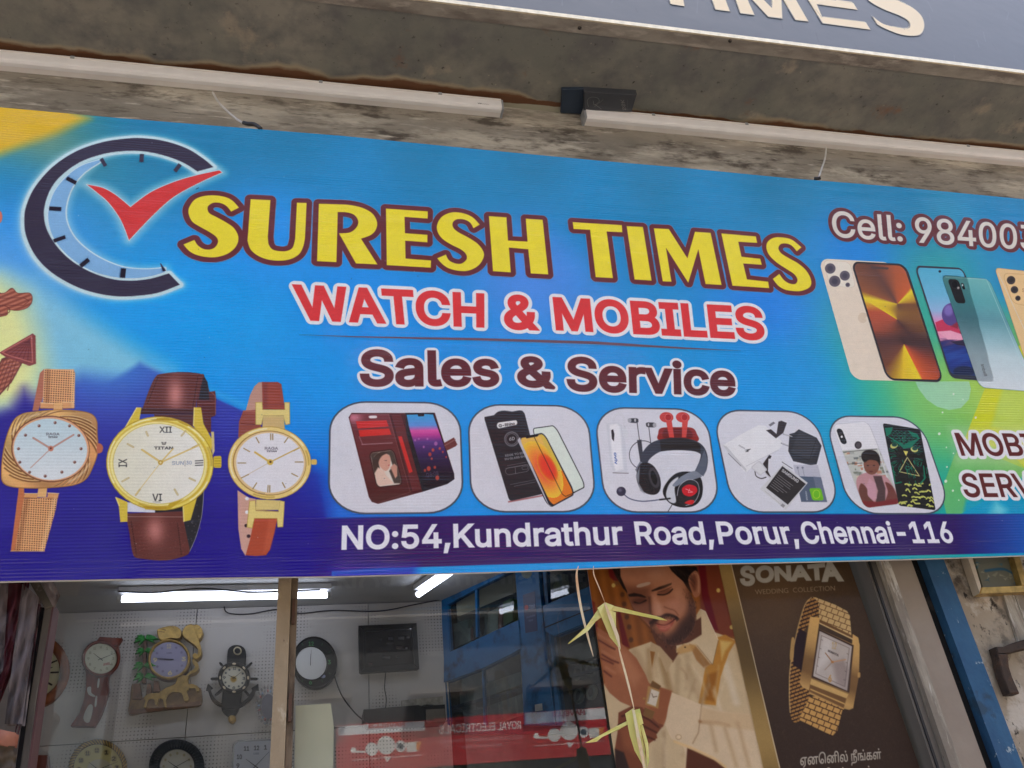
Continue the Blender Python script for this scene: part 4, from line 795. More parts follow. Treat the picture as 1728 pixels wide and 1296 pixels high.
cs.fill(k([(208,875),(246,872),(250,935),(405,945),(416,872),(446,878),(435,1050),(400,1052),(396,992),(240,992),(225,1058),(190,1052)]), (188,154,70), grow=.5, part='watch2'); cs.fill(k([(208,875),(246,872),(250,935),(405,945),(416,872),(446,878),(435,1050),(400,1052),(396,992),(240,992),(225,1058),(190,1052)]), HG, grow=-.3); cs.fill(k([(252,862),(416,870),(408,935),(250,935)]), (230, 208, 130)); cs.line(k([(252,940),(405,946)]), .8, (150,110,80))
cs.fill(k(ell(344,614,284,248,4)), (186, 150, 62), grow=.4, part='watch2'); cs.fill(k(ell(344,614,282,246,4)), (240, 214, 132)); cs.fill(k(ell(344,614,252,222,4)), (168, 128, 60)); cs.fill(k(ell(346,614,246,216,4)), (232, 204, 150)); cs.fill(k(ell(348,612,232,204,4)), (234, 234, 238))
cs.fill(rquad(k([(628,588),(668,588),(668,626),(628,626)]), .3), (224, 192, 100), part='watch2')
for a, b in (((352,415),(352,455)),((366,415),(366,455)),((470,440),(446,474)),((546,512),(510,530)),((572,607),(520,607)),((536,706),(496,686)),((450,782),(432,748)),((334,768),(332,812)),((346,768),(345,812)),((230,790),(256,750)),((152,716),(200,692)),((128,614),(180,614)),((168,514),(208,536)),((252,440),(272,476))): cs.line(k([a, b]), 1.3, (150, 120, 60))
cs.text('RAGA', k([(312,505),(402,505),(402,523),(312,523)]), (60,50,60), 0); cs.text('TITAN', k([(324,529),(394,529),(392,538),(323,538)]), (36,30,40), .05)
cs.line(k([(244,540),(344,606)]), 2.6, (214, 180, 84)); cs.line(k([(348,608),(545,510)]), 1.6, (206, 172, 80)); cs.line(k([(348,608),(160,712)]), .5, (200,176,130)); cs.fill(k(ell(348,608,21,20)), (222,190,84)); cs.fill(k(ell(350,606,8,8)), (90,60,30)); cs.text('TITAN', k([(270,815),(312,820),(312,824),(270,819)]), (90,90,90), 0)
for _ in range(420):
    x, y = rs.uniform(215, 345), rs.choice([rs.uniform(632, 690), rs.uniform(880, 940)]); px_, py_ = int(hmap(cs.T, [(x, y)])[0][0]), int(hmap(cs.T, [(x, y)])[0][1])
    if cs.parts['watch1'][py_, px_] and cs.a[py_, px_].sum() < 1.3 and cs.a[py_, px_, 0] > cs.a[py_, px_, 2]: cs.fill(ell(x, y, rs.uniform(.3, .7), rs.uniform(.3, .6), 0, 5), (168, 112, 104) if rs.rand() < .5 else (70, 26, 26), alpha=.5)
for P, cx, cy, rx, ry, rt in ((Z(170, 610, 3.704), 370, 638, 322, 280, 4), (Z(370, 630, 4.053), 344, 614, 268, 234, 4)):
    for a0, a1 in ((150, 205), (235, 262), (300, 325), (20, 50)):
        cs.line(P(ell(cx, cy, rx, ry, rt, 14, a0, a1)), 1.6, (255, 254, 226), soft=1.1, alpha=.75)
    for a0, a1 in ((80, 110), (335, 358)): cs.line(P(ell(cx, cy, rx, ry, rt, 14, a0, a1)), 1.8, (168, 128, 36), soft=1.6, alpha=.6)
Q = Z(0, 600, 3.703)
for a0, a1 in ((200, 250), (20, 60)): cs.line(Q(ell(316, 584, 262, 226, 4, 14, a0, a1)), 2.2, (255, 232, 190), soft=1.8, alpha=.6)
for q in ([(452, 95), (458, 320)], [(345, 890), (262, 1215)]): cs.line(Q(q), 3.2, (255, 214, 160), soft=2.6, alpha=.55)
for q in ([(300, 95), (296, 285)], [(170, 900), (110, 1215)]): cs.line(Q(q), 4, (130, 74, 44), soft=3.4, alpha=.5)
# faint grime spots on the sheet
for _ in range(70):
    x, y = rs.uniform(0, 1728), rs.uniform(240, 940); cs.fill(ell(x, y, rs.uniform(.4, .9), rs.uniform(.4, .8), 0, 6), (210, 225, 235) if rs.rand() < .5 else (20, 50, 80), alpha=.6)
cs.line([(331,319),(335,317)], 1.2, (20,40,60))

cs.soften(0, grain=.018, mottle=.006)
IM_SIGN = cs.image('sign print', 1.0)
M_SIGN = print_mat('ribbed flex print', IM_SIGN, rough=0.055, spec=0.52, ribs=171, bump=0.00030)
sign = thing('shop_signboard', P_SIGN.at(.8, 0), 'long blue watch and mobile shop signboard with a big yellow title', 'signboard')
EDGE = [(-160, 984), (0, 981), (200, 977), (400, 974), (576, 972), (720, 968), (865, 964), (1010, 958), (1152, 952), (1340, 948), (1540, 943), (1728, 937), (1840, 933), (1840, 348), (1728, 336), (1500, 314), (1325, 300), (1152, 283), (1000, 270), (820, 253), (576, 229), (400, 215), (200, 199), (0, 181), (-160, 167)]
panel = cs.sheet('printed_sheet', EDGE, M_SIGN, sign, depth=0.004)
mt_tin = mat('sign frame paint', rgb(150, 150, 150), rough=.5, var=.2)
fb = MB()
for (a, b) in (((-.98, .03), (2.6, .055)), ((-.98, 1.13), (2.6, 1.16))):
    fb.obox(P_SIGN.at(a[0], a[1] , -.035), (b[0] - a[0], 0, 0), P_SIGN.v * (b[1] - a[1]), P_SIGN.n * .028)
for x in (-.98, -.1, .8, 1.7, 2.57): fb.obox(P_SIGN.at(x, .056, -.033), (.03, 0, 0), P_SIGN.v * 1.073, P_SIGN.n * .024)
fb.build('sign_frame', mt_tin, sign)
hem = MB(); hp = [P_SIGN.hit(x, y, -.006) for x, y in [(-160, 984), (0, 981), (200, 977), (400, 974), (576, 972), (720, 968), (865, 964), (1010, 958), (1152, 952), (1340, 948), (1540, 943), (1728, 937), (1840, 933)]]
n = len(hp); V = [p + P_SIGN.n * .001 - P_SIGN.v * .0 for p in hp] + [p - P_SIGN.v * .003 - P_SIGN.n * .002 for p in hp] + [p - P_SIGN.v * .001 - P_SIGN.n * .012 for p in hp]
hem.add(V, [(i, i + 1, i + 1 + n, i + n) for i in range(n - 1)] + [(i + n, i + n + 1, i + 1 + 2 * n, i + 2 * n) for i in range(n - 1)])
hem.build('folded_hem', mat('hem', rgb(215, 212, 205), rough=.5), sign)
OFF = .0007
names = [('ring', 'clock_ring', 'dark open ring of the clock emblem'), ('crescent', 'clock_crescent', 'pale blue crescent inside the ring'), ('tick', 'tick_mark', 'red tick across the emblem'), *[(q, 'dial_mark', None) for q in cs.parts if q.startswith('dm')]]
for i, ch in enumerate('SURESHTIMES'): names.append(('letter%d' % i, 'title_letter', 'yellow letter %s with a maroon border' % ch))
names += [('watch', 'lettering', 'red lettering with a white border'), ('sales', 'lettering', 'brown lettering with a white border under the thin rule'), ('cell', 'lettering', 'telephone line in white with a maroon border'), ('mob', 'lettering', 'brown MOBILE lettering at the right edge'), ('serv', 'lettering', 'brown SERVICE lettering at the right edge'), *[('addr%d' % i, 'lettering', 'white address lettering on the purple band') for i in range(4)], ('rule', 'thin_rule', None),
 ('card0', 'product_card', 'card with a red phone wallet'), ('card1', 'product_card', 'card with screen guards'), ('card2', 'product_card', 'card with headsets and earphones'), ('card3', 'product_card', 'card with chargers and batteries'), ('card4', 'product_card', 'card with printed phone covers'),
 ('phone0', 'printed_phone', 'gold phone shown front and back'), ('phone1', 'printed_phone', 'phone with a lake on its screen'), ('phone2', 'printed_phone', 'teal phone shown from behind'), ('phone3', 'printed_phone', 'pale gold phone cut by the frame'),
 ('statue0', 'printed_carving', None), ('statue1', 'printed_carving', 'carved fan and arm'), ('watch0', 'printed_watch', 'rose gold watch with a mesh band'), ('watch1', 'printed_watch', 'gold watch with a brown leather strap'), ('watch2', 'printed_watch', 'slim gold watch with a tan strap')]
for kk, nm, lb in names: cs.decal(nm, kk, M_SIGN, sign, OFF * (1.0 if not kk.startswith('letter') else 1.0 + .02 * int(kk[6:])), label=lb)
# ================================================================== shop front above the sign
def on(pl, P, off=0.0): return [pl.hit(x, y, off) for x, y in P]
def X_at(x, y, Y): d = ray(x, y); return EYE.x + d.x / d.y * Y
def Z_at(x, y, Y): d = ray(x, y); return EYE.z + d.z / d.y * Y
M_CONC = worn('stained concrete', (.34, .31, .26), [((.22, .20, .165), 2.2, .52, .12, 3.1, (.8, 1, 1.6)), ((.52, .48, .40), 3.6, .56, .07, 9.2, (.7, 1, 2.4)), ((.10, .085, .07), 12.0, .60, .06, 4.4, (.5, 1, 1.2)), ((.60, .56, .48), 30.0, .64, .06, 1.7, (.25, 1, 2.0)), ((.12, .105, .085), 44, .62, .08, 13.0, (.25, 1, 1.6))], rough=.9, bump=.7, bscale=70, stretch=(.4, 1, 1.6))
beam = MB().box((-3.0, Y_BEAM, 3.45), (4.6, Y_BEAM + .40, Z_SOFF)).build('concrete_beam', M_CONC); beam['kind'] = 'structure'
M_SOFF = worn('rusting grey sheet', (.17, .175, .15), [((.25, .24, .20), 2.6, .52, .12, 2.0), ((.13, .13, .125), 9, .55, .12, 5.0), ((.36, .31, .23), 3.4, .66, .05, 8.0), ((.21, .11, .065), 5.2, .68, .06, 21.0), ((.035, .03, .026), 46, .68, .05, 3.0), ((.36, .31, .23), 60, .70, .04, 6.0)], rough=.6, bump=.35, bscale=30)
# rust creeping along the inner edge: mixed by distance from the wall side
_N = M_SOFF.node_tree.nodes; _L = M_SOFF.node_tree.links; _p = _N['Principled BSDF']
def edge_rust(y_edge, width, col, sc, seed, side=1):
    src = _p.inputs['Base Color'].links[0].from_socket
    tc = _N.new('ShaderNodeTexCoord'); sp = _N.new('ShaderNodeSeparateXYZ'); _L.new(tc.outputs['Object'], sp.inputs[0])
    nz = _N.new('ShaderNodeTexNoise'); nz.inputs['Scale'].default_value = sc; nz.inputs['Detail'].default_value = 9; mp = _N.new('ShaderNodeMapping'); mp.inputs['Location'].default_value = (seed, seed, 0)
    _L.new(tc.outputs['Object'], mp.inputs[0]); _L.new(mp.outputs[0], nz.inputs['Vector'])
    d = _N.new('ShaderNodeMath'); d.operation = 'SUBTRACT'; _L.new(sp.outputs['Y'], d.inputs[0]); d.inputs[1].default_value = y_edge
    a = _N.new('ShaderNodeMath'); a.operation = 'MULTIPLY'; _L.new(d.outputs[0], a.inputs[0]); a.inputs[1].default_value = side / width
    b = _N.new('ShaderNodeMath'); b.operation = 'MULTIPLY_ADD'; _L.new(nz.outputs['Fac'], b.inputs[0]); b.inputs[1].default_value = 5.0; _L.new(a.outputs[0], b.inputs[2])
    mr = _N.new('ShaderNodeMapRange'); mr.inputs['From Min'].default_value = 2.35; mr.inputs['From Max'].default_value = 2.75; _L.new(b.outputs[0], mr.inputs['Value'])
    mx = _N.new('ShaderNodeMix'); mx.data_type = 'RGBA'; _L.new(mr.outputs[0], mx.inputs['Factor']); _L.new(src, mx.inputs['A']); mx.inputs['B'].default_value = (*col, 1); _L.new(mx.outputs['Result'], _p.inputs['Base Color'])
edge_rust(Y_BEAM - .052, .040, (.33, .28, .19), 2.6, 3.3); edge_rust(Y_BEAM - .042, .034, (.15, .07, .035), 2.6, 3.3); edge_rust(Y_BEAM - .045, .012, (.13, .06, .03), 7.0, 9.1); edge_rust(Y_BEAM - .022, .006, (.36, .35, .27), 6.5, 7.1)
edge_rust(Y_LIP + .022, .012, (.22, .14, .08), 6.0, 8.3, -1)
upper = thing('upper_signboard', (0.5, Y_LIP, Z_SOFF), 'dark grey upper signboard with cream letters and a rusting sheet underside', 'signboard')
MB().box((-3.0, Y_LIP + .012, Z_SOFF), (4.6, Y_BEAM + .16, Z_SOFF + .02)).build('underside_sheet', M_SOFF, upper)
M_ANG = worn('weathered angle iron', (.27, .25, .21), [((.16, .14, .12), 14, .52, .1, 2.0, (.4, 1, 1)), ((.36, .33, .28), 30, .6, .06, 6.0, (.3, 1, 1))], rough=.55, bump=.3, bscale=60)
ang = MB().box((-3.0, Y_LIP - .006, Z_SOFF - .004), (4.6, Y_LIP + .040, Z_SOFF - .0005)); ang.build('angle_iron', M_ANG, upper)
sc_ = MB()
for x, y in ((978, 47), (1232, 69)):
    d = ray(x, y); t = (Z_SOFF - .004 - EYE.z) / d.z; p = EYE + d * t
    sc_ = MB(); sc_.add([p + Vector((.007 * math.cos(a), .007 * math.sin(a), 0)) for a in np.linspace(0, 5.5, 8)] + [p + Vector((.004 * math.cos(a), .004 * math.sin(a), -.005)) for a in np.linspace(0, 5.5, 8)], [tuple(range(15, 7, -1))] + [(i, (i + 1) % 8, (i + 1) % 8 + 8, i + 8) for i in range(8)]); sc_.build('screw', mat('dark screw', (.05, .045, .04), rough=.5, metal=.6), upper)
LEAN = rad(6)
P_FAS = Plane((0, Y_LIP - .004, Z_SOFF + .016), (1, 0, 0), (0, math.sin(LEAN), math.cos(LEAN)))
M_LIP = mat('bright trim', (.86, .74, .50), rough=.35, metal=.5, var=.15, scale=40, bump=.2)
MB().box((-3.0, Y_LIP - .012, Z_SOFF - .004), (4.6, Y_LIP - .0065, Z_SOFF + .014)).build('metal_trim', M_LIP, upper)
cf = Canvas(P_FAS, -0.6, 3.4, 0.0, 0.62, 420, (92, 100, 108))
def fas(px, py): return np.stack([0 * px + .43, 0 * px + .47, 0 * px + .455], -1)
k = Z(1152, 0, 3.0)
LC = (255, 232, 186)
# TIMES in wide slanting capitals; only its lower part is in the frame
p2 = lambda P: [(x, y) for x, y in P]
cf.fill([(1122, -40), (1146, -38), (1155, 11.5), (1131, 7.5)], LC, part='b0')
cf.fill([(1190, -32), (1213, -29), (1231.5, 20), (1207, 17)], LC, part='b1')
cf.fill([(1229, -34), (1254, -34), (1302, 14), (1304, -28), (1330, -22), (1364, 37), (1342, 34.5), (1318, -6), (1320, 32), (1296, 29), (1254, -16), (1273, 26), (1249, 23)], LC, part='b2')
cf.fill([(1338, -40), (1420, -32), (1426, -20), (1362, -26), (1368, -5), (1440, 6), (1447, 17.5), (1378, 8), (1387, 29), (1461, 38.5), (1468.5, 51), (1388, 40)], LC, part='b3')
cf.fill(path([[(1472, 28), (1490, 41), (1515, 47), (1533, 48), (1534, 38), (1520, 28), (1490, 16), (1466, 2), (1455, -14)], (1480, -60), (1520, -60), [(1490, -30), (1480, -20), (1490, -8), (1515, 2), (1540, 14), (1556, 30), (1559, 48), (1550, 60), (1525, 60), (1500, 52), (1480, 42)]], 5), LC, part='b4')
for _ in range(60):
    x, y = rs.uniform(640, 1728), rs.uniform(-30, 110); cf.line([(x, y), (x + rs.uniform(-6, 14), y + rs.uniform(2, 22))], rs.uniform(.3, .8), (150, 158, 164) if rs.rand() < .6 else (60, 66, 72), alpha=.35)
IM_F = cf.image('fascia print', .85)
M_FAS = print_mat('fascia vinyl', IM_F, rough=.38, spec=.25, bump=.0012)
q0, q1 = P_FAS.uv(Vector((-3, 0, 0)))[0], 0
FP = MB(); UU = []
for (u0, u1) in ((-3.0, 4.6),):
    FP.add([P_FAS.at(u, v) for u, v in ((u0, 0), (u1, 0), (u1, .62), (u0, .62))], [(0, 1, 2, 3)]); UU += [((u - cf.u0) / (cf.W / cf.ppm), v / (cf.H / cf.ppm)) for u, v in ((u0, 0), (u1, 0), (u1, .6), (u0, .6))]
FP.build('face_sheet', M_FAS, upper, uvs=UU)
for i, ch in enumerate('TIMES'): cf.decal('cream_letter', 'b%d' % i, M_FAS, upper, .002, cell=2, label='cream capital %s' % ch)
MB().box((-3.0, Y_LIP + .09, Z_SOFF + .60), (4.6, Y_BEAM + .16, Z_SOFF + .64)).build('top_sheet', M_ANG, upper)
# upper storeys of the shop building (they keep the sun off the front)
M_PLAS = mat('cream plaster', (.50, .45, .36), rough=.9, var=.15, scale=4, bump=.2)
bld = thing('shop_building', (1, 3, 0), 'upper storeys of the shop building above the signboards', 'building')
MB().box((-6, Y_BEAM + .42, Z_SOFF + .03), (8, 9, 8.5)).build('upper_storey', M_PLAS, bld)

# ------------------------------------------------------------------ the two tube battens
M_BW = mat('batten white plastic', (.80, .77, .74), rough=.35, var=.05)
M_BD = mat('batten diffuser', (.84, .84, .84), rough=.45, var=.04)
M_CAP = mat('grey end cap', (.30, .32, .34), rough=.4, var=.1)
def batten(x0, x1, label):
    zb = 1.6 + 1.206 * Y_BEAM; yf = Y_BEAM - .046; t = thing('batten_light', ((x0 + x1) / 2, Y_BEAM, zb + .025), label, 'tube light', 'unlit batten lights on the concrete beam above the sign')
    MB().box((x0, Y_BEAM - .022, zb + .002), (x1, Y_BEAM - .001, zb + .045)).build('housing', M_BW, t)
    b = MB(); prof = [(Y_BEAM - .0225, zb), (yf + .010, zb), (yf + .002, zb + .004), (yf, zb + .012), (yf, zb + .036), (yf + .006, zb + .041), (Y_BEAM - .0225, zb + .045)]
    n = len(prof); b.add([(x0, y, z) for y, z in prof] + [(x1, y, z) for y, z in prof], [tuple(range(n - 1, -1, -1)), tuple(range(n, 2 * n))] + [(i, (i + 1) % n, (i + 1) % n + n, i + n) for i in range(n)]); b.build('diffuser', M_BD, t)
    MB().box((x0, yf - .0015, zb + .037), (x1, yf + .006, zb + .044)).build('clip_rail', M_BW, t)
    for xx in (x0 + .25, x0 + .62, x1 - .22, x1 - .62): MB().box((xx, yf - .003, zb + .034), (xx + .012, yf - .0016, zb + .046)).build('spring_clip', M_CAP, t)
    for xa, xb in ((x0 - .008, x0), (x1, x1 + .008)):
        MB().box((xa, yf + .004, zb - .001), (xb, Y_BEAM - .001, zb + .046)).build('end_cap', M_CAP, t)
    return t
xl1 = X_at(849, 190, Y_BEAM - .05); xr0 = X_at(993, 200, Y_BEAM - .05)
b1 = batten(xl1 - 2.0, xl1, 'long white unlit batten light at the upper left with a small printed mark')
b2 = batten(xr0, xr0 + 2.2, 'long white batten light at the upper right that starts below the dark driver box')
cb = Canvas(Plane((0, Y_BEAM - .0464, 1.6), (1, 0, 0), (0, 0, 1)), xl1 - .2, xl1, 1.206 * Y_BEAM + .008, 1.206 * Y_BEAM + .040, 1800, (208, 205, 202))
cb.text('XK', [(806, 173.5), (813, 174), (813, 178), (806, 177.5)], (70, 70, 76), .04, part='m0'); cb.text('SYSKA', [(814, 174.6), (825, 175.6), (825, 178.4), (814, 177.4)], (130, 130, 134), 0, part='m')
MKM = print_mat('batten mark', cb.image('batten mark', .85), rough=.4); cb.decal('printed_mark', 'm', MKM, b1, .0004, cell=1); cb.decal('printed_mark', 'm0', MKM, b1, .0004, cell=1)
# wires from the battens
M_WIRE = mat('white wire', (.62, .60, .56), rough=.5); M_BLK = mat('black rubber', (.02, .02, .022), rough=.5)
P_BM = Plane((0, 1.965, 1.6), (1, 0, 0), (0, 0, 1)); P_SG = Plane((0, 1.80, 1.6), (1, 0, 0), (0, 0, 1))
def wire(name, pts, r, m, label, parent=None, planes=None):
    P = []
    for i, (x, y) in enumerate(pts):
        Y = planes[0] + (planes[1] - planes[0]) * i / (len(pts) - 1); d = ray(x, y); P.append(EYE + d * (Y / d.y))
    P = [Vector(p) for p in cr([tuple(p) for p in P], 5)]; o = MB().tube(P, r, 6).build(name, m, parent, smooth=True)
    if label: tag(o, label, 'cable')
    return o
wire('lamp_wire', [(359, 156), (368, 171), (382, 186), (398, 200), (412, 209)], .0035, M_WIRE, 'white wire drooping from the left batten to the sign top', planes=(Y_BEAM - .02, 1.75))
wire('lamp_wire', [(1394, 250), (1392, 268), (1386, 286), (1381, 301)], .003, M_WIRE, 'white wire running from the right batten down to the sign top', planes=(Y_BEAM - .02, 1.75))
wire('black_lead', [(411, 207), (418, 209), (430, 210), (440, 217)], .006, M_BLK, 'short black lead lying along the sign top', planes=(1.75, 1.73))
wire('black_lead', [(1374, 301), (1380, 301), (1385, 300)], .006, M_BLK, 'black plug end at the foot of the right wire', planes=(1.75, 1.74))
# driver box under the sheet
dr = thing('driver_box', (X_at(1010, 175, 1.7), 1.7, Z_SOFF), 'small dark driver box with a printed mark on the rusted sheet between the battens', 'electrical box')
P_S = Plane((0, 0, Z_SOFF - .001), (1, 0, 0), (0, 1, 0)); P_S.n = Vector((0, 0, -1)); P_S.o = Vector((0, 0, Z_SOFF - .001))
P_S1 = Plane((0, 0, Z_SOFF - .028), (1, 0, 0), (0, 1, 0)); P_S1.n = Vector((0, 0, -1))
b = MB(); fr = on(P_S1, [(986, 155), (1075, 160.5), (1066, 189), (985, 186)]); b.prism(fr, (0, 0, .0275), bevel=.002); b.build('casing', mat('box black plastic', (.045, .05, .06), rough=.45, var=.1), dr)
b = MB(); fr = on(P_S1, [(948, 151), (987, 150), (987, 193), (946, 191)], -.016); b.prism(fr, (0, 0, .0115), bevel=.001); b.build('navy_slab', mat('navy slab', (.02, .035, .06), rough=.6), dr)  # thin navy slab left of the casing
cbx = Canvas(P_S1, 0, 1, 0, 1, 10)
u, v = zip(*[P_S1.uv(p) for p in fr + on(P_S1, [(1080, 150), (1060, 192)])])
cbx = Canvas(P_S1, min(u), max(u) + .01, min(v) - .01, max(v) + .01, 1500, (58, 62, 68))
cbx.line(cr([(993, 180), (991, 170), (997, 164), (1008, 165), (1011, 171), (1003, 177), (1001, 170)], 5), 1.6, (150, 152, 150), part='m'); cbx.line([(1004, 176), (1015, 184)], 1.8, (150, 152, 150), part='m'); cbx.line([(1003, 180), (1018, 168)], 1.3, (150, 152, 150), part='m')
cbx.text('SSK', [(1057, 186), (1053, 168), (1047, 168), (1051, 186)], (140, 142, 142), .03, part='n')
cbx.line([(1059, 168), (1058, 186)], 1.0, (140, 142, 142), part='n')
BXM = print_mat('box mark', cbx.image('box mark', .7), rough=.5); cbx.decal('printed_mark', 'm', BXM, dr, .0006, cell=2); cbx.decal('printed_mark', 'n', BXM, dr, .0006, cell=2)

# ================================================================== posters on the glass
def ed(x0, s, y0): return lambda y: x0 + s * (y - y0)
eL, eM, eR = ed(990.8, .1464, 960), ed(1234, .2377, 951), ed(1431, .3457, 946)
POLY1 = [(eL(920), 920), (eM(920), 920), (eM(1420), 1420), (eL(1420), 1420)]; POLY2 = [(eM(920) + .5, 920), (eR(920), 920), (eR(1420), 1420), (eM(1420) + .5, 1420)]
uv_ = [P_POST.uv(p) for p in on(P_POST, POLY1 + POLY2)]
cp = Canvas(P_POST, min(u for u, v in uv_) - .01, max(u for u, v in uv_) + .01, min(v for u, v in uv_) - .01, max(v for u, v in uv_) + .01, 900, (120, 74, 34)); cp.k = 1.4
h = Z(990, 950, 6.4808); k = Z(900, 900, 3.2727)
def drape(px, py):
    t = px - .15 * (py - 950); w = .5 + .5 * np.sin(t * .33) * .6; c = np.array([120, 66, 24]) * (1 - w[..., None]) + np.array([158, 94, 36]) * w[..., None]; return c / 255
cp.fill([(980, 900), (1240, 900), (1350, 1440), (1010, 1440)], drape)
cp.fill(h([(1190, -60), (1640, -60), (1700, 820), (1330, 760), (1250, 500)]), (122, 58, 34), soft=1.5)
for q, c in (([(215, -50), (300, -50), (340, 200), (290, 190), (250, 150)], (110, 24, 24)), ([(330, 560), (360, 500), (470, 930), (390, 900)], (104, 26, 22)), ([(1215, -60), (1290, -60), (1330, 320), (1440, 740), (1370, 720), (1260, 380)], (104, 18, 26)), ([(40, 400), (90, 430), (130, 760), (80, 700)], (118, 40, 24))): cp.fill(h(q), c, soft=2)
for x, y in ((390, 345), (410, 450), (440, 590), (465, 700), (485, 840)): cp.fill(h(ell(x, y, 24, 28)), (74, 44, 20), soft=2, alpha=.8)
for x, y in ((293, 245), (1440, 300), (1585, 703)): cp.fill(h(ell(x, y, 21, 23)), (206, 176, 96), soft=1)
# shirt
cp.fill(k([(360, 880), (440, 760), (530, 640), (650, 598), (700, 640), (770, 712), (800, 620), (920, 418), (950, 430), (1000, 545), (1110, 585), (1300, 1330), (440, 1330), (400, 960)]), (206, 180, 138), soft=.8)
for a, b, w, c, al in (((560, 660), (620, 780), 14, (170, 140, 100), .6), ((640, 650), (650, 900), 10, (160, 128, 84), .6), ((710, 700), (760, 900), 12, (150, 116, 70), .7), ((800, 700), (790, 900), 9, (176, 150, 108), .6), ((850, 680), (880, 860), 10, (184, 158, 116), .6), ((600, 800), (700, 1296), 14, (182, 156, 116), .4), ((1060, 720), (1120, 930), 12, (222, 204, 172), .7), ((1120, 640), (1240, 1000), 10, (186, 158, 112), .5), ((720, 1100), (720, 1296), 6, (150, 120, 84), .6), ((700, 1080), (690, 1290), 16, (190, 166, 126), .6)): cp.line(k([a, b]), w, c, soft=w * .45, alpha=al)
cp.fill(k([(1015, 575), (1060, 560), (1118, 596), (1080, 660), (1035, 790), (1008, 950), (912, 940), (950, 740), (985, 720)]), (186, 128, 48), soft=1.5); cp.fill(k([(1030, 590), (1100, 600), (1060, 650), (1040, 700)]), (214, 176, 96), soft=3); cp.fill(k([(960, 780), (1020, 760), (1000, 930), (940, 920)]), (156, 98, 30), soft=3)
# neck and collars
cp.fill(k([(650, 540), (900, 480), (960, 440), (930, 560), (830, 620), (770, 712), (690, 640)]), (96, 56, 36), soft=1.5)
cp.fill(k([(650, 600), (700, 625), (770, 705), (735, 770), (690, 660), (655, 760), (640, 660)]), (188, 160, 118), soft=.8); cp.fill(k([(645, 650), (672, 655), (655, 740)]), (146, 96, 40), soft=1)
cp.fill(k([(790, 620), (870, 600), (930, 560), (925, 418), (950, 430), (1020, 590), (990, 725), (900, 620), (850, 640), (790, 660)]), (212, 188, 148), soft=.6); cp.fill(k([(860, 610), (900, 625), (980, 725), (940, 740), (900, 700)]), (150, 98, 44), soft=2.2, alpha=.8); cp.line(k([(925, 420), (950, 432), (1022, 590)]), 1.0, (236, 220, 190))
cp.line(k([(1022, 590), (990, 726), (905, 620)]), .9, (140, 106, 66)); cp.fill(k([(788, 640), (830, 612), (900, 615), (880, 650), (800, 670)]), (196, 150, 84), soft=2.5, alpha=.8); cp.fill(k(ell(838, 629, 5, 4)), (70, 44, 24))
# head
SK = (184, 122, 88)
cp.fill(h(path([(270, 40), (1200, 40), (1215, 90), (1150, 170), (1150, 330), (1090, 260), (440, 330), (380, 240), (310, 130)])), (30, 20, 16), soft=.8)
face = h(cr([(350, -40), (880, -40), (960, 110), (1060, 210), (1120, 320), (1180, 420), (1196, 560), (1180, 690), (1110, 800), (1020, 880), (930, 902), (850, 860), (740, 760), (650, 650), (560, 560), (505, 480), (470, 400), (438, 300), (395, 210), (360, 120)], 5, True))
cp.fill(face, SK, soft=.8); cp.setclip(face)
cp.fill(h([(420, 250), (700, 250), (690, 560), (740, 700), (560, 600), (440, 420)]), (112, 66, 46), soft=12, alpha=.85); cp.fill(h(ell(640, 120, 190, 110)), (176, 116, 86), soft=14, alpha=.8); cp.fill(h(ell(980, 420, 110, 120)), (190, 130, 100), soft=13, alpha=.85); cp.fill(h(ell(930, 190, 120, 60)), (182, 124, 94), soft=10, alpha=.7)
cp.fill(h(cr([(1100, 300), (1190, 380), (1230, 600), (1180, 740), (1080, 860), (930, 920), (800, 840), (700, 720), (790, 740), (880, 790), (980, 740), (1020, 640), (1080, 560), (1110, 440)], 5, True)), (84, 52, 38), soft=8, alpha=.85); cp.fill(h([(1000, 700), (1150, 560), (1200, 700), (1100, 850), (930, 910), (860, 850)]), (56, 36, 28), soft=10, alpha=.75)
cp.fill(h(ell(830, 742, 70, 22, -15)), (150, 88, 62), soft=5)
cp.line(h(cr([(700, 660), (760, 610), (840, 575), (900, 568), (960, 585), (995, 610)], 5)), 5.0, (50, 30, 24), soft=2.2, alpha=.9); cp.fill(h([(690, 640), (780, 600), (780, 660), (720, 690)]), (60, 36, 28), soft=5, alpha=.8)
cp.fill(h(cr([(760, 660), (830, 668), (900, 640), (965, 600), (940, 680), (870, 745), (800, 735)], 5, True)), (172, 90, 72), soft=1.4); cp.line(h(cr([(755, 662), (850, 680), (920, 650), (985, 598)], 5)), 1.3, (70, 26, 22), soft=.8); cp.line(h([(800, 715), (860, 722), (910, 690)]), 1.8, (206, 124, 100), soft=1.4, alpha=.7)
cp.fill(h([(670, 370), (700, 370), (710, 560), (760, 600), (700, 590), (680, 520)]), (86, 50, 36), soft=4, alpha=.9); cp.fill(h([(715, 350), (760, 360), (830, 520), (830, 570), (760, 580), (725, 500)]), (196, 138, 108), soft=5, alpha=.9); cp.line(h(cr([(760, 592), (800, 598), (850, 570)], 5)), 2.4, (70, 36, 28), soft=1.6); cp.line(h(cr([(850, 480), (900, 500), (960, 520), (1000, 570)], 5)), 2.0, (128, 74, 52), soft=2, alpha=.8)
cp.fill(h([(450, 345), (520, 328), (600, 345), (650, 372), (640, 382), (560, 366), (455, 368)]), (34, 20, 16), soft=1.4); cp.fill(h([(710, 300), (790, 262), (880, 232), (930, 218), (925, 238), (850, 275), (770, 300), (712, 312)]), (40, 24, 18), soft=1.4)
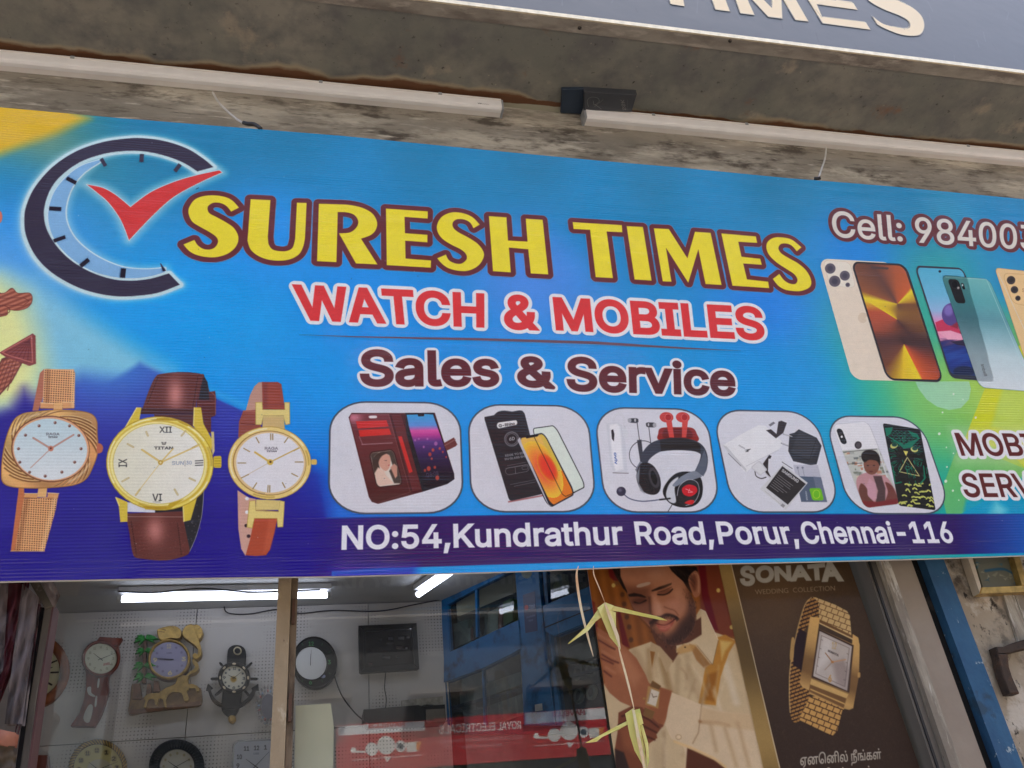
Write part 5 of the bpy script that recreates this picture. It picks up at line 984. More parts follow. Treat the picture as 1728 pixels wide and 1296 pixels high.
cp.fill(h(ell(575, 420, 80, 34, -8)), (92, 52, 38), soft=4); cp.line(h(cr([(525, 430), (580, 440), (650, 408)], 5)), 2.0, (26, 14, 12), soft=1.1); cp.fill(h(ell(850, 318, 82, 30, -18)), (128, 78, 56), soft=4); cp.line(h(cr([(778, 345), (840, 348), (900, 325), (940, 285)], 5)), 2.1, (30, 16, 12), soft=1); cp.line(h(cr([(780, 320), (850, 300), (930, 262)], 5)), 1.1, (90, 50, 36), soft=1)
cp.fill(rquad(h([(538, 238), (694, 202), (704, 232), (552, 280)]), .3, .48), (190, 160, 138), soft=.8); cp.setclip(None)
cp.fill(h(path([(900, 38), (1185, 38), (1150, 120), (1120, 190), (1140, 330), (1095, 270), (1060, 200), (985, 140), (930, 90)])), (28, 18, 15), soft=1.2); cp.fill(h(path([(270, 40), (365, 40), (370, 150), (440, 310), (400, 280), (340, 180), (305, 110)])), (28, 18, 15), soft=1.2); cp.line(h([(440, 320), (480, 420), (530, 520)]), .7, (200, 150, 120), alpha=.5)
cp.fill(h(cr([(1110, 180), (1165, 95), (1205, 92), (1240, 180), (1243, 330), (1190, 378), (1155, 330)], 5, True)), (168, 108, 78), soft=.8); cp.fill(h(cr([(1135, 190), (1175, 130), (1205, 200), (1190, 300), (1165, 290)], 5, True)), (120, 68, 48), soft=3); cp.line(h(cr([(1170, 110), (1215, 130), (1225, 220), (1222, 320)], 5)), 1.2, (200, 146, 112), soft=1)
# beard, hair and skin detail
for _ in range(420):
    a = rs.uniform(0, 1); bx, by = [(1120, 350), (1185, 480), (1200, 620), (1140, 760), (1030, 860), (930, 890), (830, 830), (760, 720)][rs.randint(8)]; x, y = bx + rs.uniform(-70, 30), by + rs.uniform(-70, 30)
    if (x - 830) ** 2 / 140 ** 2 + (y - 560) ** 2 / 190 ** 2 < 1 or x > 1205: continue
    t = rs.uniform(-.5, .5); cp.line(h([(x, y), (x + 9 * t, y + rs.uniform(10, 24))]), .45, (40, 24, 18) if rs.rand() < .75 else (132, 88, 64), soft=.6, alpha=.55)
for _ in range(130):
    x = rs.uniform(720, 1000); y = 560 + abs(x - 850) * .18 + rs.uniform(0, 40); cp.line(h([(x, y), (x + rs.uniform(-12, 4), y + rs.uniform(8, 18))]), .5, (40, 24, 18), soft=.6, alpha=.6)
for _ in range(150):
    x, y = rs.uniform(900, 1180), rs.uniform(40, 250); 
    if y < (x - 880) * .85 + 20 and x < 1165: cp.line(h(cr([(x - 40, y - 30), (x, y), (x + 22, y + 34)], 3)), .5, (84, 64, 54) if rs.rand() < .5 else (12, 8, 8), soft=.6, alpha=.5)
for _ in range(60):
    x, y = rs.uniform(290, 360), rs.uniform(50, 220); cp.line(h([(x, y), (x + rs.uniform(5, 30), y + rs.uniform(20, 50))]), .5, (80, 60, 50), soft=.6, alpha=.5)
for x, y, rx, ry, c, al in ((760, 120, 80, 60, (200, 146, 116), .5), (1010, 330, 60, 60, (196, 142, 110), .55), (960, 430, 60, 45, (206, 140, 112), .6), (590, 520, 60, 60, (150, 94, 66), .5), (790, 500, 16, 60, (224, 170, 138), .7), (800, 560, 30, 18, (210, 150, 120), .5), (1090, 300, 40, 60, (140, 88, 62), .5), (880, 240, 60, 20, (196, 140, 108), .4), (880, 385, 70, 20, (156, 100, 72), .6), (620, 475, 50, 18, (140, 86, 62), .6), (860, 690, 40, 8, (216, 140, 118), .7)): cp.fill(h(ell(x, y, rx, ry, -10)), c, soft=9, alpha=al)
cp.line(h(cr([(440, 330), (480, 430), (530, 530), (600, 620), (690, 710), (780, 800)], 5)), 2.4, (80, 46, 32), soft=2.4, alpha=.6)
for _ in range(46):
    x, y = rs.uniform(560, 1100), rs.uniform(650, 1280); a = rs.uniform(-.25, .35); l = rs.uniform(50, 190)
    if 350 < x < 760 and 820 < y < 1100: continue
    c = (228, 208, 172) if rs.rand() < .5 else (164, 132, 92); cp.setclip(k([(530, 650), (650, 610), (770, 720), (920, 560), (1100, 640), (1290, 1330), (640, 1330), (600, 900)])); cp.line(k(cr([(x, y), (x + l * a + rs.uniform(-8, 8), y + l * .5), (x + l * a * 1.6, y + l)], 4)), rs.uniform(2, 7), c, soft=rs.uniform(2.5, 5), alpha=rs.uniform(.2, .5)); cp.setclip(None)
# hands and sleeve
cp.fill(k([(350, 515), (420, 560), (500, 620), (570, 690), (620, 780), (640, 830), (765, 872), (740, 1010), (715, 1072), (640, 1020), (560, 965), (480, 930), (420, 880), (395, 840)]), (160, 98, 64), soft=1); cp.fill(k([(420, 590), (520, 660), (600, 790), (560, 850), (470, 760)]), (186, 122, 84), soft=9, alpha=.8); cp.fill(k([(640, 830), (765, 872), (735, 1010), (700, 1060), (640, 1000)]), (150, 88, 54), soft=3)
for q in ([(362, 590), (420, 625), (450, 640)], [(380, 670), (430, 700), (470, 715)], [(390, 760), (430, 790)], [(375, 690), (440, 720)]): cp.line(k(q), 2.4, (92, 44, 30), soft=2)
for q in ([(360, 560), (430, 600)], [(380, 650), (450, 690)], [(400, 740), (450, 770)]): cp.line(k(q), 3.2, (190, 126, 90), soft=3.2, alpha=.7)
cp.fill(k([(470, 990), (540, 955), (600, 960), (690, 1050), (720, 1058), (680, 1110), (685, 1130), (640, 1160), (620, 1240), (600, 1330), (470, 1330), (450, 1190), (465, 1100)]), (120, 66, 42), soft=1); cp.fill(k([(480, 1080), (560, 1050), (620, 1100), (560, 1220), (500, 1180)]), (148, 86, 54), soft=6, alpha=.8)
for q in ([(490, 1010), (560, 990), (640, 1030), (690, 1070)], [(520, 1060), (600, 1060), (680, 1100)], [(540, 1110), (620, 1120), (670, 1140)], [(470, 1060), (520, 1040)]): cp.line(k(q), 2.2, (66, 30, 20), soft=1.8)
cp.fill(k([(450, 1190), (500, 1210), (540, 1330), (450, 1330)]), (50, 34, 28), soft=2)
cp.fill(k([(765, 878), (830, 905), (935, 948), (1040, 985), (1215, 1000), (1300, 1330), (870, 1330), (830, 1180), (760, 1130), (728, 1060), (745, 960)]), (218, 192, 154), soft=.8); cp.line(k([(930, 945), (912, 1100), (880, 1160)]), 1.6, (170, 138, 100), soft=1.4); cp.line(k([(920, 1040), (1020, 1045), (1080, 1060)]), 4, (150, 104, 60), soft=3); cp.fill(k([(925, 960), (1040, 985), (1215, 1000), (1230, 1090), (1050, 1070), (930, 1050)]), (208, 176, 132), soft=3, alpha=.8)
for a, b in (((1130, 1050), (1190, 1280)), ((1060, 1080), (1120, 1280)), ((980, 1060), (1010, 1200))): cp.line(k([a, b]), 5, (184, 150, 108), soft=5, alpha=.7)
cp.fill(k(ell(802, 1125, 15, 13)), (226, 200, 160)); cp.line(k(ell(802, 1125, 15, 13)), .8, (170, 136, 96), closed=True)
cp.fill(k([(850, 1185), (900, 1200), (1030, 1265), (1090, 1330), (840, 1330)]), (88, 46, 28), soft=1.5); cp.line(k([(780, 1150), (860, 1180), (1000, 1245), (1060, 1290)]), 4, (226, 190, 132), soft=2)
# the wrist watch
cp.fill(k([(660, 812), (706, 842), (690, 870), (640, 850)]), (150, 110, 60)); cp.fill(k([(618, 960), (672, 985), (655, 1028), (606, 1004)]), (160, 118, 66))
for i in range(6):
    cp.line(k([(655 + i * 1 - i * 3, 818 + i * 7), (702 - i * 3, 846 + i * 5)]), .9, (70, 44, 24)); cp.line(k([(616 - i * 1.5, 965 + i * 7), (668 - i * 2.6, 988 + i * 7)]), .9, (76, 48, 24))
cp.fill(k([(634, 842), (700, 866), (690, 968), (618, 946)]), (176, 134, 78), soft=.8); cp.fill(k([(648, 858), (696, 876), (676, 956), (628, 938)]), (214, 200, 176)); cp.line(k([(650, 862), (634, 930)]), .8, (120, 84, 50)); cp.line(k([(662, 905), (682, 900)]), .9, (80, 54, 36)); cp.line(k([(662, 905), (654, 884)]), .8, (80, 54, 36)); cp.fill(k(ell(612, 912, 8, 6)), (170, 126, 66))
# gold strip between the posters
def goldstrip(px, py): t = (.5 + .5 * np.sin((py - 950) * .022 + 1.5))[..., None]; return (np.array([100, 78, 42]) * (1 - t) + np.array([168, 136, 78]) * t) / 255
cp.fill([(eM(900) - 21, 900), (eM(900), 900), (eM(1440), 1440), (eM(1296) - 27 - (1440 - 1296) * -.21, 1440)], goldstrip, part='strip'); cp.line([(eM(900) - .6, 900), (eM(1440) - .6, 1440)], 1.4, (214, 204, 176), part='strip')
# brown poster
def brown_bg(px, py): t = np.clip((py - 940) / 340, 0, 1)[..., None]; g = np.exp(-(((px - 1300) / 90) ** 2 + ((py - 1010) / 90) ** 2))[..., None]; n = (np.random.RandomState(5).rand(*px.shape)[..., None] - .5) * 12; return np.clip(np.array([80, 62, 44]) * (1 - t) + np.array([58, 42, 33]) * t + g * np.array([22, 16, 8]) + n, 0, 255) / 255
cp.fill([(eM(900) + .6, 900), (eR(900) + 3, 900), (eR(1440) + 3, 1440), (eM(1440) + .6, 1440)], brown_bg)
for _ in range(240):
    y = rs.uniform(940, 1290); x = rs.uniform(eM(y) + 8, eR(y) - 8); cp.line(cr([(x, y), (x + rs.uniform(-4, 4), y + 3), (x + rs.uniform(-5, 5), y + 6)], 3), .7, (98, 76, 54), soft=.8, alpha=.35)
k4 = Z(1200, 900, 3.2727)
for ch, q in zip('SONATA', ([(157, 180), (240, 178), (242, 290), (160, 292)], [(240, 184), (345, 176), (350, 268), (246, 276)], [(345, 184), (440, 178), (445, 262), (350, 268)], [(436, 184), (545, 172), (553, 260), (440, 265)], [(520, 172), (622, 162), (632, 254), (530, 262)], [(606, 168), (708, 152), (732, 266), (614, 268)])):
    if ch == 'T': q = [(527, 174), (630, 163), (632, 254), (540, 262)]
    cp.text(ch, k4(q), (176, 170, 156), .085, part='brand')
cp.text('WEDDING  COLLECTION', k4([(240, 312), (682, 290), (684, 316), (244, 338)]), (168, 150, 122), -.01, part='sub', face=False)
k = Z(1310, 990, 4.2375)
def links(c1, c2, f1, f2, th=.25):
    def f(px, py):
        X, Y = (px - 1310) * 4.2375, (py - 990) * 4.2375; a = X * math.cos(f2) + Y * math.sin(f2); b_ = -X * math.sin(f2) + Y * math.cos(f2)
        row = np.floor(b_ / (f1 * 1.0)); m = ((b_ % f1) / f1 < th) | (((a + (row % 2) * f1 * .6) % (f1 * 1.25)) / (f1 * 1.25) < .1); return np.where(m[..., None], np.array(c2), np.array(c1)) / 255
    return f
cp.fill(k(cr([(250, 75), (300, 95), (300, 210), (215, 290), (190, 350), (165, 560), (215, 720), (240, 800), (190, 930), (140, 972), (105, 940), (90, 780), (95, 600), (120, 450), (160, 270), (205, 130)], 5, True)), links((176, 128, 66), (52, 32, 28), 26, -.35, .4), part='w')
cp.fill(k([(165, 300), (215, 330), (180, 600), (120, 560), (125, 400)]), (44, 26, 30), soft=1)
cp.line(k(cr([(98, 900), (92, 780), (96, 600), (120, 450), (160, 270), (205, 130), (250, 78)], 5)), 1.4, (226, 190, 126), soft=.8); cp.fill(rquad(k([(108, 360), (132, 365), (120, 545), (92, 520)]), .3), (190, 150, 90))
cp.fill(k([(255, 72), (300, 85), (420, 130), (505, 175), (525, 210), (538, 370), (305, 250), (300, 110)]), links((222, 188, 128), (110, 74, 44), 38, .36, .12), part='w'); cp.fill(k([(300, 230), (540, 350), (540, 380), (300, 262)]), (120, 84, 48), soft=1)
cp.fill(k([(235, 790), (300, 780), (490, 870), (470, 890), (435, 1030), (400, 1068), (280, 1010), (155, 950), (200, 870)]), links((206, 158, 88), (66, 38, 26), 40, .38, .16), part='w')
def caseg(px, py): Y = (py - 990) * 4.2375; X = (px - 1310) * 4.2375; t = Y - X * .4; s = np.interp(t, [100, 250, 330, 420, 520, 640, 760], [.95, .85, .7, .35, .3, .8, .55]); return np.clip(np.stack([80 + 160 * s, 52 + 140 * s, 30 + 85 * s], -1), 0, 255) / 255
cp.fill(k([(165, 690), (240, 215), (310, 222), (300, 300), (540, 410), (545, 340), (585, 365), (595, 420), (590, 640), (548, 870), (520, 882), (470, 870), (230, 765), (235, 745), (185, 720)]), caseg, part='w')
cp.fill(k([(300, 300), (552, 420), (520, 760), (250, 650)]), (70, 50, 40), soft=.8); cp.fill(k([(308, 318), (540, 428), (505, 745), (262, 640)]), (196, 184, 172)); cp.fill(k([(400, 540), (480, 520), (520, 600), (500, 735), (430, 700)]), (150, 132, 124), soft=7, alpha=.7); cp.fill(k([(330, 350), (400, 380), (380, 520), (290, 600)]), (222, 214, 206), soft=6, alpha=.8)
cp.line(k([(322, 350), (520, 440), (488, 715), (280, 622)]), .7, (110, 96, 90), closed=True); cp.fill(k([(250, 660), (515, 770), (500, 800), (240, 700)]), (214, 174, 106)); cp.fill(k([(240, 700), (500, 800), (480, 868), (230, 750)]), (122, 86, 50), soft=1); cp.line(k([(245, 735), (485, 838)]), 2.2, (220, 176, 104), soft=1); cp.line(k([(310, 262), (545, 375)]), 2.2, (240, 210, 150), soft=1)
cp.fill(rquad(k([(580, 615), (600, 612), (600, 650), (580, 652)]), .3), (200, 156, 90)); cp.text('12', k([(398, 395), (432, 402), (424, 448), (396, 442)]), (200, 160, 90), .0); cp.text('6', k([(374, 628), (394, 634), (392, 684), (370, 680)]), (196, 140, 60), .02); cp.text('SONATA', k([(370, 452), (446, 486), (442, 500), (366, 464)]), (40, 30, 30), .04)
cp.line(k([(350, 476), (398, 538)]), 1.6, (150, 96, 50)); cp.line(k([(398, 540), (495, 522)]), 1.4, (206, 150, 100)); cp.line(k([(398, 542), (345, 596)]), .8, (150, 120, 100)); cp.fill(k(ell(400, 540, 10, 8)), (190, 130, 70))
for i in range(4): cp.line(k([(322 - i * 11, 380 + i * 62), (330 - i * 11, 384 + i * 62)]), .7, (90, 76, 70)); cp.line(k([(505 - i * 8, 480 + i * 62), (513 - i * 8, 484 + i * 62)]), .7, (90, 76, 70))
cp.text('ஏனெனில் நீங்கள்', k4([(490, 1228), (936, 1196), (940, 1246), (492, 1282)]), (214, 206, 186), .012, part='tam', face=False); cp.text('சிறப்பாகத்', k4([(620, 1306), (880, 1292), (886, 1340), (624, 1354)]), (214, 206, 186), .012, part='tam', face=False)
POSTG = .86
cp.soften(1, grain=.02, mottle=.008)
IM_P = cp.image('poster print', POSTG); M_POST = print_mat('satin poster', IM_P, rough=.35, spec=.22, bump=.002)
po1 = cp.sheet('wedding_poster', POLY1, M_POST, None, off=0, depth=.003); tag(po1, 'poster of a smiling bearded man in a cream shirt looking at his gold wrist watch', 'poster')
po2 = cp.sheet('watch_poster', POLY2, M_POST, None, off=.0005, depth=.0035); tag(po2, 'brown poster of a square gold watch with pale lettering and Tamil text', 'poster')
for kk, nm, pr, lb in (('strip', 'gold_border', po1, None), ('brand', 'lettering', po2, 'large pale brand lettering'), ('sub', 'lettering', po2, 'small collection lettering'), ('w', 'printed_watch', po2, None), ('tam', 'lettering', po2, 'Tamil lettering')): cp.decal(nm, kk, M_POST, pr, .0012, cell=2, label=lb)

# ================================================================== window: post, frames, glass
M_PAINT = worn('scratched cream paint', (.40, .31, .20), [((.31, .24, .15), 6, .5, .1, 2.0, (1, 1, .4)), ((.10, .06, .04), 16, .66, .015, 5.0, (2.6, 2.6, .7)), ((.50, .42, .30), 22, .62, .03, 8.0, (1, 1, .5))], rough=.5, bump=.4, bscale=60)
xa, xb, xc = X_at(470, 975, 2.06), X_at(492, 975, 2.06), X_at(503, 975, 2.09)
pp = thing('window_post', ((xa + xc) / 2, 2.1, 1.6), 'scratched cream painted post dividing the two window panes', 'post')
MB().box((xa, 2.06, .9), (xb, 2.14, 3.6)).build('post', M_PAINT, pp)
MB().box((xb + .001, 2.078, .9), (xc, 2.13, 3.6)).build('side_channel', worn('dirty channel', (.20, .15, .10), [((.07, .05, .035), 18, .56, .06, 4.0, (1, 1, .3)), ((.33, .27, .2), 30, .64, .03, 2.0, (1, 1, .4))], rough=.6, bump=.5), pp)
for z in (2.03, 2.25): MB().box((xb + .004, 2.068, z), (xc - .004, 2.0775, z + .06)).build('hinge', mat('rusty hinge', (.10, .05, .03), rough=.7, bump=.4), pp)
xr = X_at(1457, 943, 2.07)
M_GLASS = glass_mat('window glass')
xg0 = X_at(62, 1130, 2.1)
for a, b, lb in ((xg0, xa + .02, 'clear glass pane at the left in front of the wall clocks'), (xc - .005, xr + .01, 'clear glass pane at the right carrying both posters and street reflections')):
    tag(MB().box((a, Y_GLASS, .9), (b, Y_GLASS + .005, 3.6)).build('glass_pane', M_GLASS), lb, 'window pane')
M_GRN = glass_mat('greenish glass', (.30, .42, .38))
# right jamb
M_ALU = mat('dull grey metal', (.16, .145, .125), rough=.45, metal=.3, var=.2, stretch=(1, 1, .2)); M_OLD = worn('old whitewashed timber', (.42, .38, .30), [((.22, .19, .15), 9, .5, .08, 2.0, (2.5, 2.5, .35)), ((.55, .52, .45), 20, .6, .05, 5.0, (2, 2, .4)), ((.08, .06, .05), 28, .68, .03, 9.0, (2, 2, .5))], rough=.8, bump=.6)
M_JAMB = worn('grey beige plaster', (.36, .31, .25), [((.30, .25, .20), 4, .5, .15, 2.0), ((.12, .10, .08), 22, .74, .02, 6.0)], rough=.9, bump=.15)
jx = [X_at(x, 943, 2.06) for x in (1457, 1474, 1490, 1541, 1557, 1590)]
fr_ = thing('window_frame', (jx[1], 2.05, 1.6), 'grey metal and whitewashed timber frame along the right side of the window', 'window frame')
MB().box((jx[0], 2.055, .8), (jx[1], 2.13, 3.6)).build('metal_channel', M_ALU, fr_)
MB().box((jx[0] + .006, 2.05, .8), (jx[0] + .012, 2.0545, 3.6)).build('black_gasket', M_BLK, fr_)
MB().box((jx[1] + .001, 2.035, .8), (jx[2], 2.13, 3.6)).build('timber_strip', M_OLD, fr_)
struct(MB().box((jx[2] + .001, 2.07, .0), (jx[3], 2.3, 3.6)).build('plastered_jamb', M_JAMB))
struct(MB().box((jx[3] + .0005, 2.085, .0), (jx[4] - .0005, 2.3, 3.6)).build('black_recess', worn('flecked black', (.006, .006, .006), [((.03, .026, .022), 12, .6, .04, 2.0), ((.3, .26, .2), 30, .70, .02, 5.0, (2, 2, .5))], rough=.8, bump=.3)))  # near-black strip set back between jamb and pilaster, with pale flecks
M_BLUE = worn('chalky blue paint', (.022, .075, .165), [((.035, .12, .23), 5, .5, .1, 2.0, (1, 1, .5)), ((.03, .07, .12), 14, .60, .04, 6.0), ((.30, .38, .42), 34, .66, .02, 3.0)], rough=.6, bump=.5)
struct(MB().box((jx[4], 2.055, .0), (jx[5], 2.3, 3.6)).build('blue_pilaster', M_BLUE))
M_WALL = worn('flaking whitewash', (.46, .40, .31), [((.36, .30, .22), 3.2, .46, .10, 2.0), ((.54, .49, .41), 9, .55, .04, 5.0), ((.10, .085, .07), 6.5, .585, .05, 11.0), ((.035, .03, .025), 24, .62, .03, 7.0, (1.4, 1, .8)), ((.20, .17, .13), 14, .62, .04, 17.0)], rough=.95, bump=1.0, bscale=26)
struct(MB().box((jx[5] + .0005, 2.075, .0), (5.0, 2.3, 3.6)).build('whitewashed_wall', M_WALL))
P_RW = Plane((0, 2.04, 1.6), (1, 0, 0), (0, 0, 1)); P_RW2 = Plane((0, 2.07, 1.6), (1, 0, 0), (0, 0, 1))
# framed picture
pic = thing('framed_picture', tuple(P_RW.hit(1690, 960)), 'gold framed picture of blue shapes hanging on the flaking wall at the right', 'picture')
k = Z(1540, 930, 3.5425)
M_GF = mat('worn gilt', (.55, .38, .13), rough=.3, metal=.7, var=.3, scale=50); M_GW = mat('pale frame edge', (.48, .42, .32), rough=.5, var=.25)
fo = k([(300, -150), (700, -150), (760, 235), (402, 254)]); 
MB().prism(on(P_RW, k([(262, -160), (300, -160), (412, 218), (402, 252)])), (0, .03, 0), bevel=.003).build('left_rail', M_GW, pic)
MB().prism(on(P_RW, k([(402, 254), (413, 216), (820, 200), (840, 238)])), (0, .03, 0), bevel=.003).build('bottom_rail', M_GF, pic)
MB().prism(on(P_RW, k([(545, -160), (585, -160), (690, 205), (655, 207)])), (0, .028, 0), bevel=.003).build('right_rail', M_GF, pic)
cpic = Canvas(P_RW2, *[f(z) for z in [[P_RW2.uv(p) for p in on(P_RW2, k([(290, -160), (570, -160), (670, 210), (413, 220)]))]] for f in (lambda z: min(a for a, b in z), lambda z: max(a for a, b in z), lambda z: min(b for a, b in z), lambda z: max(b for a, b in z))], 900, (116, 118, 104))
for _ in range(60):
    x, y = rs.uniform(1625, 1728), rs.uniform(900, 992); q = [(x + rs.uniform(-6, 6), y + rs.uniform(-5, 5)) for _ in range(5)]; cpic.fill(q, [(54, 96, 124), (70, 118, 140), (150, 150, 132), (92, 96, 88), (170, 168, 150)][rs.randint(5)], soft=1.2, alpha=.8)
cpic.line(cr([(1660, 965), (1690, 962), (1712, 972), (1728, 968)], 4), 5, (48, 96, 128), soft=2)
cpic.sheet('picture_print', k([(300, -160), (560, -160), (665, 208), (410, 222)]), print_mat('faded print', cpic.image('picture', .9), rough=.3), pic, off=.008, depth=.01)
# iron bracket
br = thing('iron_bracket', tuple(P_RW.hit(1690, 1110)), 'rusty bent flat iron bracket fixed to the flaking wall', 'bracket')
M_RUST = worn('rusty iron', (.055, .038, .028), [((.11, .06, .035), 18, .55, .06, 2.0), ((.025, .02, .018), 30, .6, .05, 5.0)], rough=.8, bump=.6)
MB().prism(on(P_RW, k([(497, 572), (540, 572), (600, 548), (760, 500), (780, 560), (640, 592), (575, 610), (510, 612)])), (0, .03, 0), bevel=.003).build('arm', M_RUST, br)
MB().prism(on(P_RW, k([(510, 612), (568, 612), (578, 690), (600, 760), (640, 852), (585, 852), (540, 740), (522, 660)]), .004), (0, .03, 0), bevel=.003).build('hanger', M_RUST, br)
# loose boards leaning under the picture
for q, m, lb in (([(540, 250), (600, 246), (700, 520), (640, 560)], M_OLD, 'grey weathered board under the picture, nearer the bracket'), ([(606, 246), (650, 240), (760, 500), (708, 520)], M_OLD, 'grey weathered board under the picture at the very edge')):
    o = MB().prism(on(P_RW2, k(q), .006), (0, .01, 0)).build('weathered_board', m); tag(o, lb, 'board')
# ------------------------------------------------------------------ palm leaf toran hanging from the sign
M_LEAF = worn('drying palm leaf', (.62, .60, .15), [((.74, .66, .26), 9, .5, .12, 2.0, (1, 1, .5)), ((.42, .50, .10), 16, .6, .06, 5.0), ((.16, .09, .04), 30, .74, .03, 8.0)], rough=.55, bump=.2)
M_LEAFD = worn('dry palm strip', (.72, .58, .36), [((.62, .36, .18), 12, .55, .1, 2.0), ((.68, .62, .38), 20, .58, .06, 5.0)], rough=.6)
P_LF = Plane((0, 1.90, 1.6), (1, 0, 0), (0, 0, 1))
def leaf(parts, loc, label):
    t = thing('palm_leaf_ornament', tuple(P_LF.hit(*loc)), label, 'leaf ornament', 'palm leaf ornaments hanging below the sign')
    for nm, m, q, o, dp in parts:
        pts = [P_LF.hit(x, y, o + (dp if j % 2 else 0)) for j, (x, y) in enumerate(q)]; MB().prism(pts, (0, .0015, 0)).build(nm, m, t)
    return t
k = Z(900, 900, 3.2727); g = Z(990, 950, 6.4808)
l1 = leaf([('leaf_body', M_LEAF, g([(120, 490), (200, 430), (240, 520), (290, 640), (340, 760), (368, 950), (330, 900), (255, 810), (200, 680), (150, 560)]), .010, .004),
      ('leaf_fold', M_LEAF, g([(200, 430), (300, 468), (270, 520), (318, 540), (322, 720), (345, 800), (300, 700), (245, 530)]), .018, .003),
      ('left_wing', M_LEAF, g([(125, 505), (165, 590), (100, 640), (20, 740), (-195, 885), (-205, 880), (-10, 700), (60, 600)]), .004, .003),
      ('right_wing', M_LEAF, g([(270, 520), (300, 470), (420, 500), (600, 545), (760, 580), (820, 600), (880, 628), (800, 620), (700, 600), (500, 560), (350, 530)]), .014, .003),
      ('midrib', M_LEAFD, g([(190, 440), (205, 432), (290, 620), (355, 800), (372, 940), (350, 900), (300, 760), (240, 600)]), .024, .001)], (1025, 1030), 'upper folded palm leaf bird with two wings, just under the sign')
l2 = leaf([('leaf_body', M_LEAF, k([(508, 995), (552, 965), (570, 1010), (590, 1080), (615, 1180), (628, 1330), (600, 1270), (560, 1200), (535, 1120)]), .010, .004),
      ('leaf_fold', M_LEAF, k([(560, 975), (588, 968), (608, 1050), (590, 1060), (600, 1130), (575, 1090)]), .018, .003),
      ('left_wing', M_LEAF, k([(520, 1035), (522, 1055), (470, 1085), (380, 1125), (350, 1150), (286, 1158), (340, 1130), (450, 1070)]), .004, .003),
      ('drooping_strip', M_LEAF, k([(585, 1040), (605, 1060), (635, 1160), (640, 1260), (630, 1290), (620, 1180)]), .016, .002),
      ('midrib', M_LEAFD, k([(545, 970), (560, 975), (585, 1100), (612, 1230), (626, 1330), (606, 1290), (575, 1150)]), .024, .001)], (1065, 1200), 'lower folded palm leaf bird at the bottom of the frame')
def strip3(name, pts, w, m, label, planes):
    P = []
    for i, (x, y) in enumerate(pts):
        Y = planes[0] + (planes[1] - planes[0]) * i / (len(pts) - 1); d = ray(x, y); P.append(EYE + d * (Y / d.y))
    P = [Vector(p) for p in cr([tuple(p) for p in P], 6)]; n = len(P); V = []
    for i, p in enumerate(P):
        s = w * min(1, .3 + 2.5 * min(i, n - 1 - i) / n); V += [p + Vector((-s / 2, 0, 0)), p + Vector((s / 2, .002, 0)), p + Vector((s / 2, .0035, 0)), p + Vector((-s / 2, .0015, 0))]
    o = MB().add(V, [(4 * i + a, 4 * i + (a + 1) % 4, 4 * i + 4 + (a + 1) % 4, 4 * i + 4 + a) for i in range(n - 1) for a in range(4)] + [(3, 2, 1, 0), tuple(range(4 * n - 4, 4 * n))]).build(name, m); tag(o, label, 'leaf strip'); return o
strip3('hanging_strip', k([(334, 180), (335, 225), (365, 300), (395, 378)]), .0032, M_LEAFD, 'thin strip tying the upper leaf bird to the sign', (1.93, 1.89))
strip3('hanging_strip', k([(470, 620), (490, 700), (525, 830), (558, 970)]), .0055, M_LEAFD, 'long thin strip joining the upper and lower leaf birds', (1.885, 1.88))
strip3('hanging_strip', k([(250, 180), (240, 240), (262, 400), (300, 560), (332, 678)]), .0065, M_LEAFD, 'loose dry leaf strip hanging left of the upper leaf bird', (1.93, 1.9))
# ================================================================== inside the shop
def pegboard():
    m = mat('pegboard', (.46, .44, .43), rough=.8, var=.06, scale=2); N = m.node_tree.nodes; L = m.node_tree.links; p = N['Principled BSDF']; src = p.inputs['Base Color'].links[0].from_socket
    tc = N.new('ShaderNodeTexCoord'); mp = N.new('ShaderNodeMapping'); mp.inputs['Scale'].default_value = (56, 1, 56); L.new(tc.outputs['Object'], mp.inputs[0])
    fr = N.new('ShaderNodeVectorMath'); fr.operation = 'FRACTION'; L.new(mp.outputs[0], fr.inputs[0]); sb = N.new('ShaderNodeVectorMath'); sb.operation = 'SUBTRACT'; L.new(fr.outputs[0], sb.inputs[0]); sb.inputs[1].default_value = (.5, 0, .5)
    sc = N.new('ShaderNodeVectorMath'); sc.operation = 'MULTIPLY'; sc.inputs[1].default_value = (1, 0, 1); L.new(sb.outputs[0], sc.inputs[0]); ln = N.new('ShaderNodeVectorMath'); ln.operation = 'LENGTH'; L.new(sc.outputs[0], ln.inputs[0])
    lt = N.new('ShaderNodeMapRange'); lt.inputs['From Min'].default_value = .16; lt.inputs['From Max'].default_value = .26; lt.inputs['To Min'].default_value = 1; lt.inputs['To Max'].default_value = 0; L.new(ln.outputs['Value'], lt.inputs['Value'])
    nz = N.new('ShaderNodeTexNoise'); nz.inputs['Scale'].default_value = 3.5; nz.inputs['Detail'].default_value = 3; L.new(tc.outputs['Object'], nz.inputs['Vector']); th = N.new('ShaderNodeMapRange'); th.inputs['From Min'].default_value = .50; th.inputs['From Max'].default_value = .60; L.new(nz.outputs['Fac'], th.inputs['Value'])
    mu = N.new('ShaderNodeMath'); mu.operation = 'MULTIPLY'; L.new(lt.outputs[0], mu.inputs[0]); L.new(th.outputs[0], mu.inputs[1]); mx = N.new('ShaderNodeMix'); mx.data_type = 'RGBA'; L.new(mu.outputs[0], mx.inputs['Factor']); L.new(src, mx.inputs['A']); mx.inputs['B'].default_value = (.17, .16, .16, 1); L.new(mx.outputs['Result'], p.inputs['Base Color'])
    return m
XL, XRc = -1.75, .149 * Y_BACK
bw = thing('pegboard_wall', (0, Y_BACK, 1.6), 'white pegboard back wall of the shop carrying the clocks', 'wall')
